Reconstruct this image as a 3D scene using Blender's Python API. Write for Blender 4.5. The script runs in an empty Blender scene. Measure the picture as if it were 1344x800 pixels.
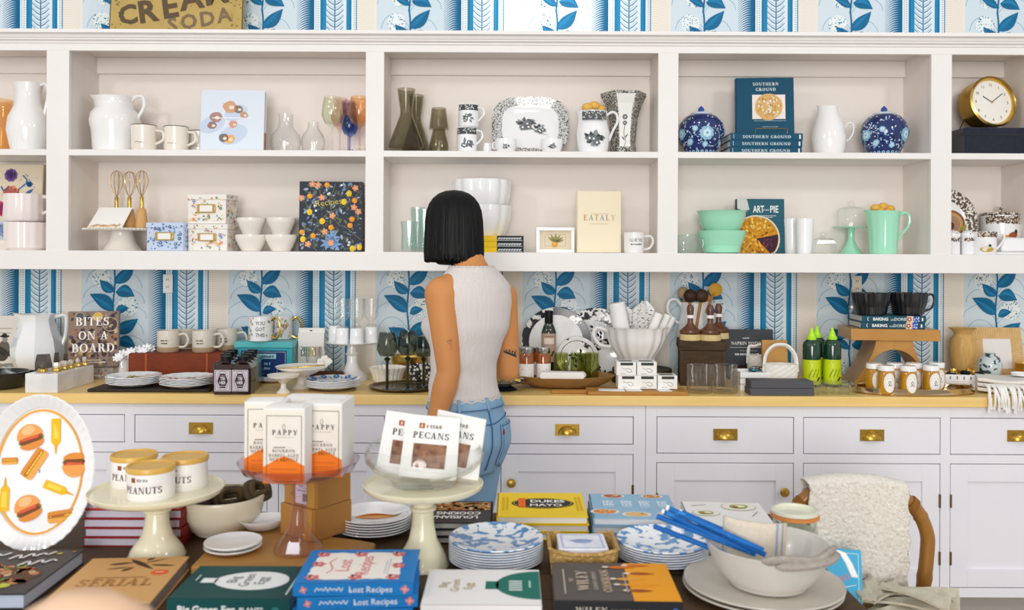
import bpy, math, random
from math import sin, cos, pi, sqrt, radians
from mathutils import Vector as V, Matrix as Mx
random.seed(7)
SC = bpy.context.scene
COL = SC.collection
F, CX, HY, EYE, RO = 1150.0, 672.0, 338.0, 1.43, 0.0045   # focal length in px of the 1344x800 frame
# ---------------- camera
cam = bpy.data.cameras.new('camera'); camo = bpy.data.objects.new('camera', cam); COL.objects.link(camo)
cam.sensor_width = 36; cam.lens = F/1344*36
cam.shift_y = -(400-HY)/1344; cam.clip_start = .05
camo.matrix_world = Mx.Translation((0, 0, EYE)) @ Mx.Rotation(RO, 4, 'Y').inverted() @ Mx.Rotation(pi/2, 4, 'X')
cam.dof.use_dof = True; cam.dof.focus_distance = 3.2; cam.dof.aperture_fstop = 3.6
SC.camera = camo
# ---------------- light
w = bpy.data.worlds.new('World'); SC.world = w; w.use_nodes = True
w.node_tree.nodes['Background'].inputs[0].default_value = (.985, .99, 1, 1)
w.node_tree.nodes['Background'].inputs[1].default_value = .62
def area(name, loc, to, size, power, col=(1, .965, .92)):
    l = bpy.data.lights.new(name, 'AREA'); l.shape = 'DISK'; l.size = size; l.energy = power; l.color = col
    o = bpy.data.objects.new(name, l); COL.objects.link(o); o.location = loc
    o.rotation_euler = (V(to)-V(loc)).to_track_quat('-Z', 'Y').to_euler()
    return o
area('ceiling_lamp_light', (-2.5, .5, 3.1), (.3, 3.7, 1.6), .4, 15)
area('ceiling_lamp_light', (.35, -.1, 3.2), (.2, 3.6, 1.4), .45, 4)
area('ceiling_lamp_light', (2.6, .5, 3.1), (-.3, 3.7, 1.6), .4, 15)
area('front_fill_light', (-.6, -4.6, 1.7), (0, 3.5, 1.4), 3.0, 240, (1, .98, .96))  # added soft fill from behind the camera, lifts shelf interiors and drawer fronts
sp = bpy.data.lights.new('wall_washer_light', 'SPOT'); sp.energy = 60; sp.spot_size = radians(36); sp.spot_blend = 1; sp.shadow_soft_size = .06; sp.color = (1, .96, .9)
so = bpy.data.objects.new('wall_washer_light', sp); COL.objects.link(so); so.location = (.12, 2.9, 3.35)
so.rotation_euler = (V((.16, 3.95, 2.62))-V(so.location)).to_track_quat('-Z', 'Y').to_euler()
SC.view_settings.view_transform = 'Standard'; SC.view_settings.look = 'None'; SC.view_settings.gamma = 1
SC.view_settings.use_curve_mapping = False
SC.view_settings.exposure = 0.06
SC.cycles.transparent_max_bounces = 40
# ---------------- picture -> place
def lvl(px, py):
    u, v = px-CX, py-HY
    return u+v*RO, v-u*RO
def P(px, py, Y):
    u, v = lvl(px, py)
    return V((u*Y/F, Y, EYE-v*Y/F))
def PX(px, Y, Z):                      # X of picture column px at depth Y, height Z
    return P(px, HY+(EYE-Z)*F/Y+(px-CX)*RO, Y).x
def Yat(px, py, Z):                    # depth of a point seen at px,py lying at height Z
    return (EYE-Z)*F/lvl(px, py)[1]
# ---------------- materials
def lin(h):
    h = h.lstrip('#'); h = h if len(h) == 6 else ''.join(x*2 for x in h); c = [int(h[i:i+2], 16)/255 for i in (0, 2, 4)]
    return [x/12.92 if x <= .04045 else ((x+.055)/1.055)**2.4 for x in c]+[1]
MATS = {}
def nm(name):
    m = bpy.data.materials.new(name); m.use_nodes = True
    nt = m.node_tree
    return m, nt, nt.nodes['Principled BSDF']
def mat(hexa, rough=.5, metal=0, mix=None, scale=20, det=3, bump=0, bscale=None, stretch=None, thr=None, coat=0, sss=0, vor=False, thick=.12, sheen=0):
    """plain or two-tone procedural material; thr makes the second tone hard-edged"""
    key = (hexa, rough, metal, mix, scale, det, bump, bscale, stretch, thr, coat, sss, vor, thick, sheen)
    if key in MATS: return MATS[key]
    m, nt, b = nm('m_'+hexa.strip('#')); L = nt.links.new; N = nt.nodes.new
    b.inputs['Base Color'].default_value = lin(hexa)
    b.inputs['Roughness'].default_value = rough; b.inputs['Metallic'].default_value = metal
    b.inputs['Coat Weight'].default_value = coat
    b.inputs['Sheen Weight'].default_value = sheen
    b.inputs['Specular IOR Level'].default_value = .5 if rough < .4 else .22
    if sss:
        b.inputs['Subsurface Weight'].default_value = sss; b.inputs['Subsurface Radius'].default_value = (.01, .004, .002)
    if mix or bump:
        tc = N('ShaderNodeTexCoord'); mp = N('ShaderNodeMapping'); L(tc.outputs['Object'], mp.inputs[0])
        if stretch: mp.inputs['Scale'].default_value = stretch
    def tex(sc):
        if vor:
            n = N('ShaderNodeTexVoronoi'); n.inputs['Scale'].default_value = sc; n.feature = 'F1'; out = n.outputs['Distance']
        else:
            n = N('ShaderNodeTexNoise'); n.inputs['Scale'].default_value = sc; n.inputs['Detail'].default_value = det; out = n.outputs[0]
        L(mp.outputs[0], n.inputs['Vector']); return out
    if mix:
        o = tex(scale); r = N('ShaderNodeValToRGB'); L(o, r.inputs[0])
        e = r.color_ramp.elements; e[0].color = lin(hexa); e[1].color = lin(mix)
        if thr is not None: e[0].position = thr; e[1].position = thr+.02
        else: e[0].position = .5-thick*2; e[1].position = .5+thick*2
        L(r.outputs[0], b.inputs['Base Color'])
    if bump:
        o = tex(bscale or scale); bn = N('ShaderNodeBump'); bn.inputs['Strength'].default_value = bump; bn.inputs['Distance'].default_value = .004
        L(o, bn.inputs['Height']); L(bn.outputs[0], b.inputs['Normal'])
    MATS[key] = m
    return m
def glass(hexa, dens=.5, rough=.03, spec=1.0):
    """thin-walled tinted glass: clear transmission plus mirror reflection at grazing angles"""
    key = ('g', hexa, dens, rough)
    if key in MATS: return MATS[key]
    m, nt, b = nm('m_glass_'+hexa.strip('#')); L = nt.links.new; N = nt.nodes.new
    nt.nodes.remove(b); out = nt.nodes['Material Output']
    t = N('ShaderNodeBsdfTransparent'); g = N('ShaderNodeBsdfGlossy'); d = N('ShaderNodeBsdfDiffuse'); f = N('ShaderNodeLayerWeight'); x = N('ShaderNodeMixShader'); x2 = N('ShaderNodeMixShader')
    pw = N('ShaderNodeMath'); pw.operation = 'POWER'; pw.inputs[1].default_value = 3.0; ma = N('ShaderNodeMath'); ma.operation = 'MULTIPLY_ADD'; ma.inputs[1].default_value = .75; ma.inputs[2].default_value = .035
    c = lin(hexa); t.inputs[0].default_value = [(1-(1-v)*dens)**.36 for v in c[:3]]+[1]
    d.inputs[0].default_value = c; x2.inputs[0].default_value = .02
    g.inputs['Roughness'].default_value = rough; f.inputs[0].default_value = .5
    L(f.outputs['Facing'], pw.inputs[0]); L(pw.outputs[0], ma.inputs[0]); L(t.outputs[0], x2.inputs[1]); L(d.outputs[0], x2.inputs[2])
    L(ma.outputs[0], x.inputs[0]); L(x2.outputs[0], x.inputs[1]); L(g.outputs[0], x.inputs[2]); L(x.outputs[0], out.inputs[0])
    MATS[key] = m
    return m
def ink():
    if 'ink' in MATS: return MATS['ink']
    m, nt, b = nm('m_printed_ink'); a = nt.nodes.new('ShaderNodeVertexColor'); a.layer_name = 'Col'
    nt.links.new(a.outputs[0], b.inputs['Base Color']); b.inputs['Roughness'].default_value = .55; b.inputs['Specular IOR Level'].default_value = .22
    MATS['ink'] = m
    return m
PAINT = mat('#efebe8', .42, mix='#f2efec', scale=6, bump=.02, bscale=60)
PAINT_BOUNCE = mat('#f0e7df', .42, mix='#f1e9e2', scale=6, bump=.02, bscale=60)  # shelf paint again for the bay interiors, warm bounced light put into its colour
CABP = mat('#eeecf1', .4, mix='#ebe9ef', scale=5, bump=.02, bscale=60)
WHITE = mat('#f4f3f1', .12, coat=.3)
WARMW = mat('#f2ece2', .2)
CREAM = mat('#efe8c8', .18, coat=.3)
PAPER = mat('#f3f1ec', .6)
PAGES = mat('#e9e6e0', .8, mix='#cfcac2', scale=300, stretch=(.02, 1, 1), thick=.2)
BRASS = mat('#bf9a45', .3, 1)
GOLD = mat('#dcb862', .25, 1)
CLEAR = glass('#eef5f3', .25)
BLACK = mat('#15161a', .4)
# ---------------- geometry
def g_box(x0, x1, y0, y1, z0, z1):
    v = [(x, y, z) for z in (z0, z1) for y in (y0, y1) for x in (x0, x1)]
    return v, [(0, 2, 3, 1), (4, 5, 7, 6), (0, 1, 5, 4), (1, 3, 7, 5), (3, 2, 6, 7), (2, 0, 4, 6)]
def g_cbox(w, d, h, z=0, x=0, y=0): return g_box(x-w/2, x+w/2, y-d/2, y+d/2, z, z+h)
def g_lathe(pr, n=32, fl=None, sp=None, sx=1, sy=1, cap=True):
    """profile [(r,z)] from base up; fl=(count,amp,z0): fluting; sp=[(angle,push,z0,width)]: spouts"""
    v, f = [], []; zt = max(p[1] for p in pr)
    for r, z in pr:
        for i in range(n):
            a = 2*pi*i/n; q = r
            if fl and z > fl[2]: q *= 1+fl[1]*(abs(cos(fl[0]*a/2))*2-1 if len(fl) > 3 else cos(fl[0]*a))
            dz = 0
            if sp:
                for an, pu, z0, wd in sp:
                    if z > z0:
                        d = (a-an+pi) % (2*pi)-pi; g = math.exp(-(d/wd)**2); t = ((z-z0)/(zt-z0))
                        q += pu*t*t*g; dz += pu*.35*t*t*g
            v.append((q*cos(a)*sx, q*sin(a)*sy, z+dz))
    m = len(pr)
    for j in range(m-1):
        for i in range(n):
            k = (i+1) % n
            f.append((j*n+i, j*n+k, (j+1)*n+k, (j+1)*n+i))
    if cap:
        if pr[0][0] > 1e-5: f.append(tuple(range(n))[::-1])
        if pr[-1][0] > 1e-5: f.append(tuple((m-1)*n+i for i in range(n)))
    return v, f
def wall(pr, t, floor=None):
    """open vessel: outer profile plus inner wall of thickness t"""
    fl = floor or t; z0 = pr[0][1]+fl
    inn = [(max(r-t, .0004), z) for r, z in reversed(pr) if z > z0]
    rl = inn[-1][0] if inn else pr[-1][0]-t
    return pr+inn+[(rl*.92, z0), (0.0003, z0)]
def g_tube(pts, r, n=8, closed=False, flat=None):
    pts = [V(p) for p in pts]; m = len(pts); rr = r if isinstance(r, (list, tuple)) else [r]*m
    v, f = [], []; T = []
    for i in range(m):
        a = pts[(i-1) % m] if closed or i else pts[0]; b = pts[(i+1) % m] if closed or i < m-1 else pts[-1]
        T.append((b-a).normalized() if (b-a).length > 1e-9 else V((0, 0, 1)))
    u = T[0].orthogonal().normalized()
    for i in range(m):
        u = (u-T[i]*u.dot(T[i])); u = u.normalized() if u.length > 1e-6 else T[i].orthogonal().normalized()
        w_ = T[i].cross(u)
        for k in range(n):
            a = 2*pi*k/n
            v.append(pts[i]+u*cos(a)*rr[i]*(flat or 1)+w_*sin(a)*rr[i])
    for j in range(m if closed else m-1):
        for k in range(n):
            l = (k+1) % n; q = (j+1) % m
            f.append((j*n+k, j*n+l, q*n+l, q*n+k))
    if not closed: f.append(tuple(range(n))[::-1]); f.append(tuple((m-1)*n+k for k in range(n)))
    return [tuple(x) for x in v], f
def crom(pts, s=6):
    pts = [V(p) for p in pts]; o = []; q = [2*pts[0]-pts[1]]+pts+[2*pts[-1]-pts[-2]]
    for i in range(1, len(q)-2):
        for k in range(s):
            t = k/s; a, b, c, d = q[i-1], q[i], q[i+1], q[i+2]
            o.append(.5*((2*b)+(c-a)*t+(2*a-5*b+4*c-d)*t*t+(3*b-a-3*c+d)*t**3))
    return o+[pts[-1]]
def g_prism(poly, y0, y1):            # poly in x,z (ccw seen from -y), extruded along y
    n = len(poly); v = [(x, y0, z) for x, z in poly]+[(x, y1, z) for x, z in poly]
    f = [tuple(range(n)), tuple(range(2*n-1, n-1, -1))]
    f += [(i, i+n, (i+1) % n+n, (i+1) % n) for i in range(n)]
    return v, f
def g_loft(rings, cap=True):
    n = len(rings[0]); v = [tuple(p) for r in rings for p in r]; f = []
    for j in range(len(rings)-1):
        for i in range(n):
            k = (i+1) % n; f.append((j*n+i, j*n+k, (j+1)*n+k, (j+1)*n+i))
    if cap: f.append(tuple(range(n))[::-1]); f.append(tuple((len(rings)-1)*n+i for i in range(n)))
    return v, f
def g_ball(r, c=(0, 0, 0), n=12, sz=1, sx=1, sy=1):
    m = max(6, n//2)
    return xf(g_lathe([(r*sin(pi*i/m)+1e-6, -r*cos(pi*i/m)*sz) for i in range(m+1)], n, sx=sx, sy=sy), Mx.Translation(c))
def xf(g, M): return [tuple(M @ V(p)) for p in g[0]], g[1]
def tr(g, x=0, y=0, z=0): return [(p[0]+x, p[1]+y, p[2]+z) for p in g[0]], g[1]
def rot(g, ax, deg): return xf(g, Mx.Rotation(radians(deg), 4, ax))
def join(*gs):
    v, f = [], []
    for g in gs:
        o = len(v); v += list(g[0]); f += [tuple(i+o for i in q) for q in g[1]]
    return v, f
def mesh(name, g, m, ang=38):
    me = bpy.data.meshes.new(name); me.from_pydata(g[0], [], g[1]); me.update()
    if m: me.materials.append(m)
    if ang: me.shade_smooth(); me.set_sharp_from_angle(angle=radians(ang))
    return me
def link(name, me, par=None, loc=None, rz=0):
    o = bpy.data.objects.new(name, me); COL.objects.link(o)
    if par: o.parent = par
    if loc is not None: o.location = loc
    if rz: o.rotation_euler = (0, 0, rz)
    return o
def part(name, g, m, par, bev=0, ang=38, sub=0, label=None, loc=None):
    o = link(name, mesh(name, g, m, ang), par, loc)
    mods(o, bev, sub)
    if label: o['label'] = label
    return o
def mods(o, bev=0, sub=0):
    if bev:
        b = o.modifiers.new('bevel', 'BEVEL'); b.width = bev; b.segments = 2; b.limit_method = 'ANGLE'; b.angle_limit = radians(40)
    if sub:
        s = o.modifiers.new('sub', 'SUBSURF'); s.levels = s.render_levels = sub
def tag(o, label, cat, group=None):
    o['label'] = label; o['category'] = cat
    if group: o['group'] = group
    return o
def thing(name, label, cat, loc=(0, 0, 0), rz=0, group=None, rx=0):
    o = bpy.data.objects.new(name, None); COL.objects.link(o); o.location = loc; o.rotation_euler = (radians(rx), 0, radians(rz))
    o.empty_display_size = .05
    return tag(o, label, cat, group)
def solo(name, label, cat, g, m, loc=(0, 0, 0), rz=0, group=None, bev=0, ang=38, sub=0, rx=0):
    o = link(name, mesh(name, g, m, ang), None, loc); o.rotation_euler = (radians(rx), 0, radians(rz))
    mods(o, bev, sub)
    return tag(o, label, cat, group)
def struct(name, g, m, par=None, bev=0):
    o = part(name, g, m, par, bev); o['kind'] = 'structure'
    return o
def dup(root, loc, label=None, rz=None, group=None):
    r = root.copy(); COL.objects.link(r); r.location = loc
    if rz is not None: r.rotation_euler[2] = radians(rz)
    if label: r['label'] = label
    if group: r['group'] = group
    for ch in list(root.children):
        c = ch.copy(); COL.objects.link(c); c.parent = r
        for g in list(ch.children):
            d = g.copy(); COL.objects.link(d); d.parent = c
    return r
# ---------------- print: flat ink polygons laid on a face
class Print:
    def __init__(s): s.p = []; s.lay = 0
    def add(s, col, poly, lay=None):
        s.p.append((col, poly, s.lay if lay is None else lay)); return s
    def nxt(s): s.lay += 1; return s
    def rect(s, col, x0, y0, x1, y1, lay=None, nx=1):
        for i in range(nx):
            a, b = x0+(x1-x0)*i/nx, x0+(x1-x0)*(i+1)/nx
            s.add(col, [(a, y0), (b, y0), (b, y1), (a, y1)], lay)
        return s
    def frame(s, col, x0, y0, x1, y1, t, lay=None, nx=1):
        s.rect(col, x0, y0, x1, y0+t, lay, nx); s.rect(col, x0, y1-t, x1, y1, lay, nx)
        s.rect(col, x0, y0+t, x0+t, y1-t, lay); s.rect(col, x1-t, y0+t, x1, y1-t, lay); return s
    def disc(s, col, x, y, rx, ry=None, n=16, lay=None, rot=0, jag=0):
        ry = ry or rx; c, d = cos(rot), sin(rot); q = []
        for i in range(n):
            a = 2*pi*i/n; k = 1+jag*random.uniform(-1, 1)
            q.append((x+k*(rx*cos(a)*c-ry*sin(a)*d), y+k*(rx*cos(a)*d+ry*sin(a)*c)))
        return s.add(col, q, lay)
    def oval(s, col, x, y, rx, ry, n=14, lay=None):     # sliced so that it can follow a curved face
        for i in range(n):
            a, b = -cos(pi*i/n), -cos(pi*(i+1)/n); h, g = sqrt(max(0, 1-a*a)), sqrt(max(0, 1-b*b))
            q = [(x+a*rx, y-h*ry), (x+b*rx, y-g*ry), (x+b*rx, y+g*ry), (x+a*rx, y+h*ry)]
            s.add(col, q[1:] if i == 0 else q[:2]+q[3:] if i == n-1 else q, lay)
        return s
    def ring(s, col, x, y, rx, ry, t, n=32, lay=None):
        for i in range(n):
            a, b = 2*pi*i/n, 2*pi*(i+1)/n
            s.add(col, [(x+(rx-t)*cos(a), y+(ry-t)*sin(a)), (x+rx*cos(a), y+ry*sin(a)), (x+rx*cos(b), y+ry*sin(b)), (x+(rx-t)*cos(b), y+(ry-t)*sin(b))], lay)
        return s
    def leaf(s, col, x, y, x2, y2, wd, bend=0, lay=None, n=6):
        a, b = V((x, y)), V((x2, y2)); d = b-a; nn = V((-d.y, d.x)).normalized(); up, dn = [], []
        for i in range(n+1):
            t = i/n; c = a+d*t+nn*bend*sin(pi*t)*1.0; h = wd*.5*sin(pi*t**.8)
            up.append(c+nn*h); dn.append(c-nn*h)
        return s.add(col, [tuple(p) for p in dn]+[tuple(p) for p in reversed(up[1:-1])], lay)
    def stroke(s, col, pts, wd, lay=None, taper=False, sm=0):
        pts = [V(p) for p in (crom([(*p, 0) for p in pts], sm) if sm else pts)]
        pts = [V((p[0], p[1])) for p in pts]; m = len(pts)
        for i in range(m-1):
            d = pts[i+1]-pts[i]
            if d.length < 1e-9: continue
            n = V((-d.y, d.x)).normalized()
            w0 = wd*.5*((1-i/m) if taper else 1); w1 = wd*.5*((1-(i+1)/m) if taper else 1)
            s.add(col, [tuple(pts[i]-n*w0), tuple(pts[i+1]-n*w1), tuple(pts[i+1]+n*w1), tuple(pts[i]+n*w0)], lay)
        return s
    def flower(s, col, mid, x, y, r, n=5, lay=None):
        l = s.lay if lay is None else lay
        for i in range(n):
            a = 2*pi*i/n+x*99; s.disc(col, x+cos(a)*r*.55, y+sin(a)*r*.55, r*.48, r*.4, 8, l, a)
        return s.disc(mid, x, y, r*.3, r*.3, 8, l+1)
    def text(s, col, t, x, y, h, al='c', serif=False, sx=1.0, rotd=0, sp=0, lay=None, bold=0):
        ps, wd = (serif_text(t, sp) if serif else sans_text(t, sp, bold)); sc = h
        off = {'c': -wd/2, 'l': 0, 'r': -wd}[al]; c, d = cos(radians(rotd)), sin(radians(rotd))
        for q in ps:
            s.add(col, [(x+((a+off)*sx*c-b*d)*sc, y+((a+off)*sx*d+b*c)*sc) for a, b in q], lay)
        return s
    def scrib(s, col, x0, x1, y, h, lay=None):      # a line of print too small to read
        x = x0; r = random.Random(int(x0*1e5)+int(y*1e5))
        while x < x1-h*.3:
            w_ = min(h*r.uniform(.4, .8), x1-x); s.rect(col, x, y, x+w_, y+h*r.uniform(.75, 1), lay); x += w_+h*r.choice((.22, .22, .5))
        return s
    def dots(s, col, x0, y0, x1, y1, n, r, lay=None):
        for i in range(n): s.disc(col, random.uniform(x0, x1), random.uniform(y0, y1), r*random.uniform(.6, 1.3), None, 6, lay)
        return s
    def build(s, name, par, fn, lift=.0005, label=None):
        """fn(u,v,h) -> point at ink height h"""
        v, f, cols = [], [], []
        for col, q, l in s.p:
            o = len(v); v += [tuple(fn(a, b, lift*(1+l))) for a, b in q]; f.append(tuple(range(o, o+len(q)))); cols.append(lin(col))
        me = bpy.data.meshes.new(name); me.from_pydata(v, [], f); me.materials.append(ink())
        ca = me.color_attributes.new('Col', 'FLOAT_COLOR', 'CORNER'); buf = []
        for pl in me.polygons: buf += cols[pl.index]*pl.loop_total
        ca.data.foreach_set('color', buf); me.update()
        o = link(name, me, par)
        if label: o['label'] = label
        return o
def plane(o, u, v):
    o, u, v = V(o), V(u).normalized(), V(v).normalized(); n = u.cross(v)
    return lambda a, b, h: o+u*a+v*b+n*h
def wrapc(r, z0=0, a0=-pi/2, rfn=None):          # around a vertical axis, facing -y by default
    def fn(a, b, h):
        q = (rfn(z0+b) if rfn else r); t = a0+a/q
        return V(((q+h)*cos(t), (q+h)*sin(t), z0+b))
    return fn
_sc = {}
def sans_text(t, sp=0, bold=0):
    k = (t, sp, bold)
    if k in _sc: return _sc[k]
    cu = bpy.data.curves.new('t', 'FONT'); cu.body = t; cu.size = 1; cu.space_character = 1+sp; cu.resolution_u = 2; cu.offset = bold
    ob = bpy.data.objects.new('t', cu); COL.objects.link(ob)
    me = ob.to_mesh(); vs = [(p.co.x, p.co.y) for p in me.vertices]; q = 1/.70
    ps = [[(vs[i][0]*q, vs[i][1]*q) for i in pl.vertices] for pl in me.polygons]
    ps = [p if sum(p[i-1][0]*p[i][1]-p[i][0]*p[i-1][1] for i in range(len(p))) > 0 else p[::-1] for p in ps]
    wd = max((p[0] for p in vs), default=0)*q
    ob.to_mesh_clear(); bpy.data.objects.remove(ob); bpy.data.curves.remove(cu)
    _sc[k] = (ps, wd)
    return _sc[k]
def _glyphs():
    T, t, s = .19, .07, .1
    def rc(x0, y0, x1, y1): return [(x0, y0), (x1, y0), (x1, y1), (x0, y1)]
    def S(x, y0=0, y1=1, a=1, b=1, w=T):
        o = [rc(x, y0, x+w, y1)]
        if a: o.append(rc(x-s, y0, x+w+s, y0+.055))
        if b: o.append(rc(x-s, y1-.055, x+w+s, y1))
        return o
    def H(y, x0, x1, w=t): return [rc(x0, y, x1, y+w)]
    def D(x0, y0, x1, y1, w): return [[(x0, y0), (x0+w, y0), (x1+w, y1), (x1, y1)]] if y1 > y0 else [[(x1, y1), (x1+w, y1), (x0+w, y0), (x0, y0)]]
    def O(cx, cy, rx, ry, a0=0, a1=360, n=14):
        o = []
        for i in range(n):
            a, b = radians(a0+(a1-a0)*i/n), radians(a0+(a1-a0)*(i+1)/n)
            o.append([(cx+(rx-T)*cos(a), cy+(ry-t)*sin(a)), (cx+rx*cos(a), cy+ry*sin(a)), (cx+rx*cos(b), cy+ry*sin(b)), (cx+(rx-T)*cos(b), cy+(ry-t)*sin(b))])
        return o
    def fs(x, w=.3): return [rc(x-w/2, 0, x+w/2, .055)]
    def ft(x, w=.3): return [rc(x-w/2, .945, x+w/2, 1)]
    G = {}
    G['A'] = (.9, D(.1, 0, .4, 1, .09)+D(.62, 0, .36, 1, .19)[:0]+[[(.58, 0), (.78, 0), (.52, 1), (.36, 1)]]+H(.3, .2, .66)+fs(.13)+fs(.69, .34))
    G['B'] = (.78, S(.12)+O(.34, .74, .33, .26, -90, 90)+O(.36, .27, .38, .27, -90, 90)+H(0, .2, .4)+H(.93, .2, .38)+H(.48, .2, .4))
    G['C'] = (.82, O(.46, .5, .42, .5, 40, 320)+[rc(.74, .66, .8, .98), rc(.74, .02, .8, .3)])
    G['D'] = (.9, S(.12)+O(.38, .5, .48, .5, -90, 90)+H(0, .2, .4)+H(.93, .2, .4))
    G['E'] = (.76, S(.12)+H(0, .2, .68)+H(.93, .2, .66)+H(.48, .25, .52)+[rc(.62, 0, .69, .26), rc(.6, .76, .67, 1), rc(.49, .38, .54, .65)])
    G['F'] = (.72, S(.12)+H(.93, .2, .66)+H(.48, .25, .52)+[rc(.6, .74, .67, 1), rc(.49, .38, .54, .65)])
    G['G'] = (.88, O(.46, .5, .42, .5, 40, 330)+[rc(.74, .66, .8, .98)]+S(.64, .06, .42, 0, 1))
    G['H'] = (.95, S(.12)+S(.64)+H(.48, .2, .7))
    G['I'] = (.45, S(.13))
    G['K'] = (.9, S(.12)+[[(.3, .42), (.38, .36), (.82, .97), (.74, 1)], [(.4, .55), (.62, 0), (.86, 0), (.55, .66)]]+fs(.74, .34)+ft(.74))
    G['L'] = (.74, S(.12)+H(0, .2, .68)+[rc(.62, 0, .69, .28)])
    G['M'] = (1.1, S(.1, 0, 1, 1, 1, .08)+S(.82)+[[(.1, 1), (.3, 1), (.57, .1), (.48, .02)], [(.48, .02), (.57, .02), (.86, 1), (.78, 1)]])
    G['N'] = (.95, S(.12, 0, 1, 1, 1, .08)+S(.74, 0, 1, 0, 1, .08)+[[(.1, 1), (.32, 1), (.82, 0), (.7, 0)]])
    G['O'] = (.94, O(.47, .5, .43, .5, n=20))
    G['P'] = (.74, S(.12)+O(.34, .72, .36, .28, -90, 90)+H(.44, .2, .36)+H(.93, .2, .36))
    G['R'] = (.86, S(.12)+O(.34, .74, .34, .26, -90, 90)+H(.48, .2, .36)+H(.93, .2, .36)+[[(.4, .5), (.6, 0), (.84, 0), (.58, .52)]]+fs(.74, .3))
    G['S'] = (.68, O(.34, .74, .29, .26, 20, 270, 10)+O(.34, .26, .3, .26, -160, 90, 10)+[rc(.56, .7, .61, .98), rc(.05, .02, .1, .3)])
    G['T'] = (.8, S(.3, 0, 1, 1, 0)+H(.93, .04, .76)+[rc(.04, .74, .11, 1), rc(.69, .74, .76, 1)])
    G['U'] = (.9, S(.12, .3, 1, 0, 1)+S(.72, .3, 1, 0, 1, .08)+O(.46, .32, .34, .32, 180, 360))
    G['W'] = (1.2, [[(.05, 1), (.25, 1), (.45, 0), (.34, 0)], [(.36, 0), (.44, 0), (.66, 1), (.58, 1)], [(.52, 1), (.7, 1), (.9, 0), (.8, 0)], [(.82, 0), (.9, 0), (1.14, 1), (1.06, 1)]]+ft(.15)+ft(1.1, .24))
    G['V'] = (.85, [[(.05, 1), (.26, 1), (.5, 0), (.4, 0)], [(.4, 0), (.48, 0), (.78, 1), (.7, 1)]]+ft(.14)+ft(.74, .24))
    G['Y'] = (.85, S(.34, 0, .45, 1, 0)+[[(.04, 1), (.26, 1), (.53, .42), (.35, .42)], [(.44, .45), (.53, .42), (.8, 1), (.72, 1)]]+ft(.14)+ft(.74, .26))
    G[' '] = (.4, []); G['&'] = G['S']; G['-'] = (.45, H(.45, .08, .38)); G['.'] = (.3, [rc(.1, 0, .22, .12)])
    return G
GL = _glyphs()
ORD = ['first', 'second', 'third', 'fourth', 'fifth', 'sixth', 'seventh', 'eighth', 'ninth', 'tenth', 'eleventh', 'twelfth', 'thirteenth']
def serif_text(t, sp=0):
    x, o = 0, []
    for ch in t:
        wd, ps = GL.get(ch, GL['I'])
        o += [[(a+x, b) for a, b in q] for q in ps]; x += wd+sp+.02
    return o, x-sp
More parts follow.
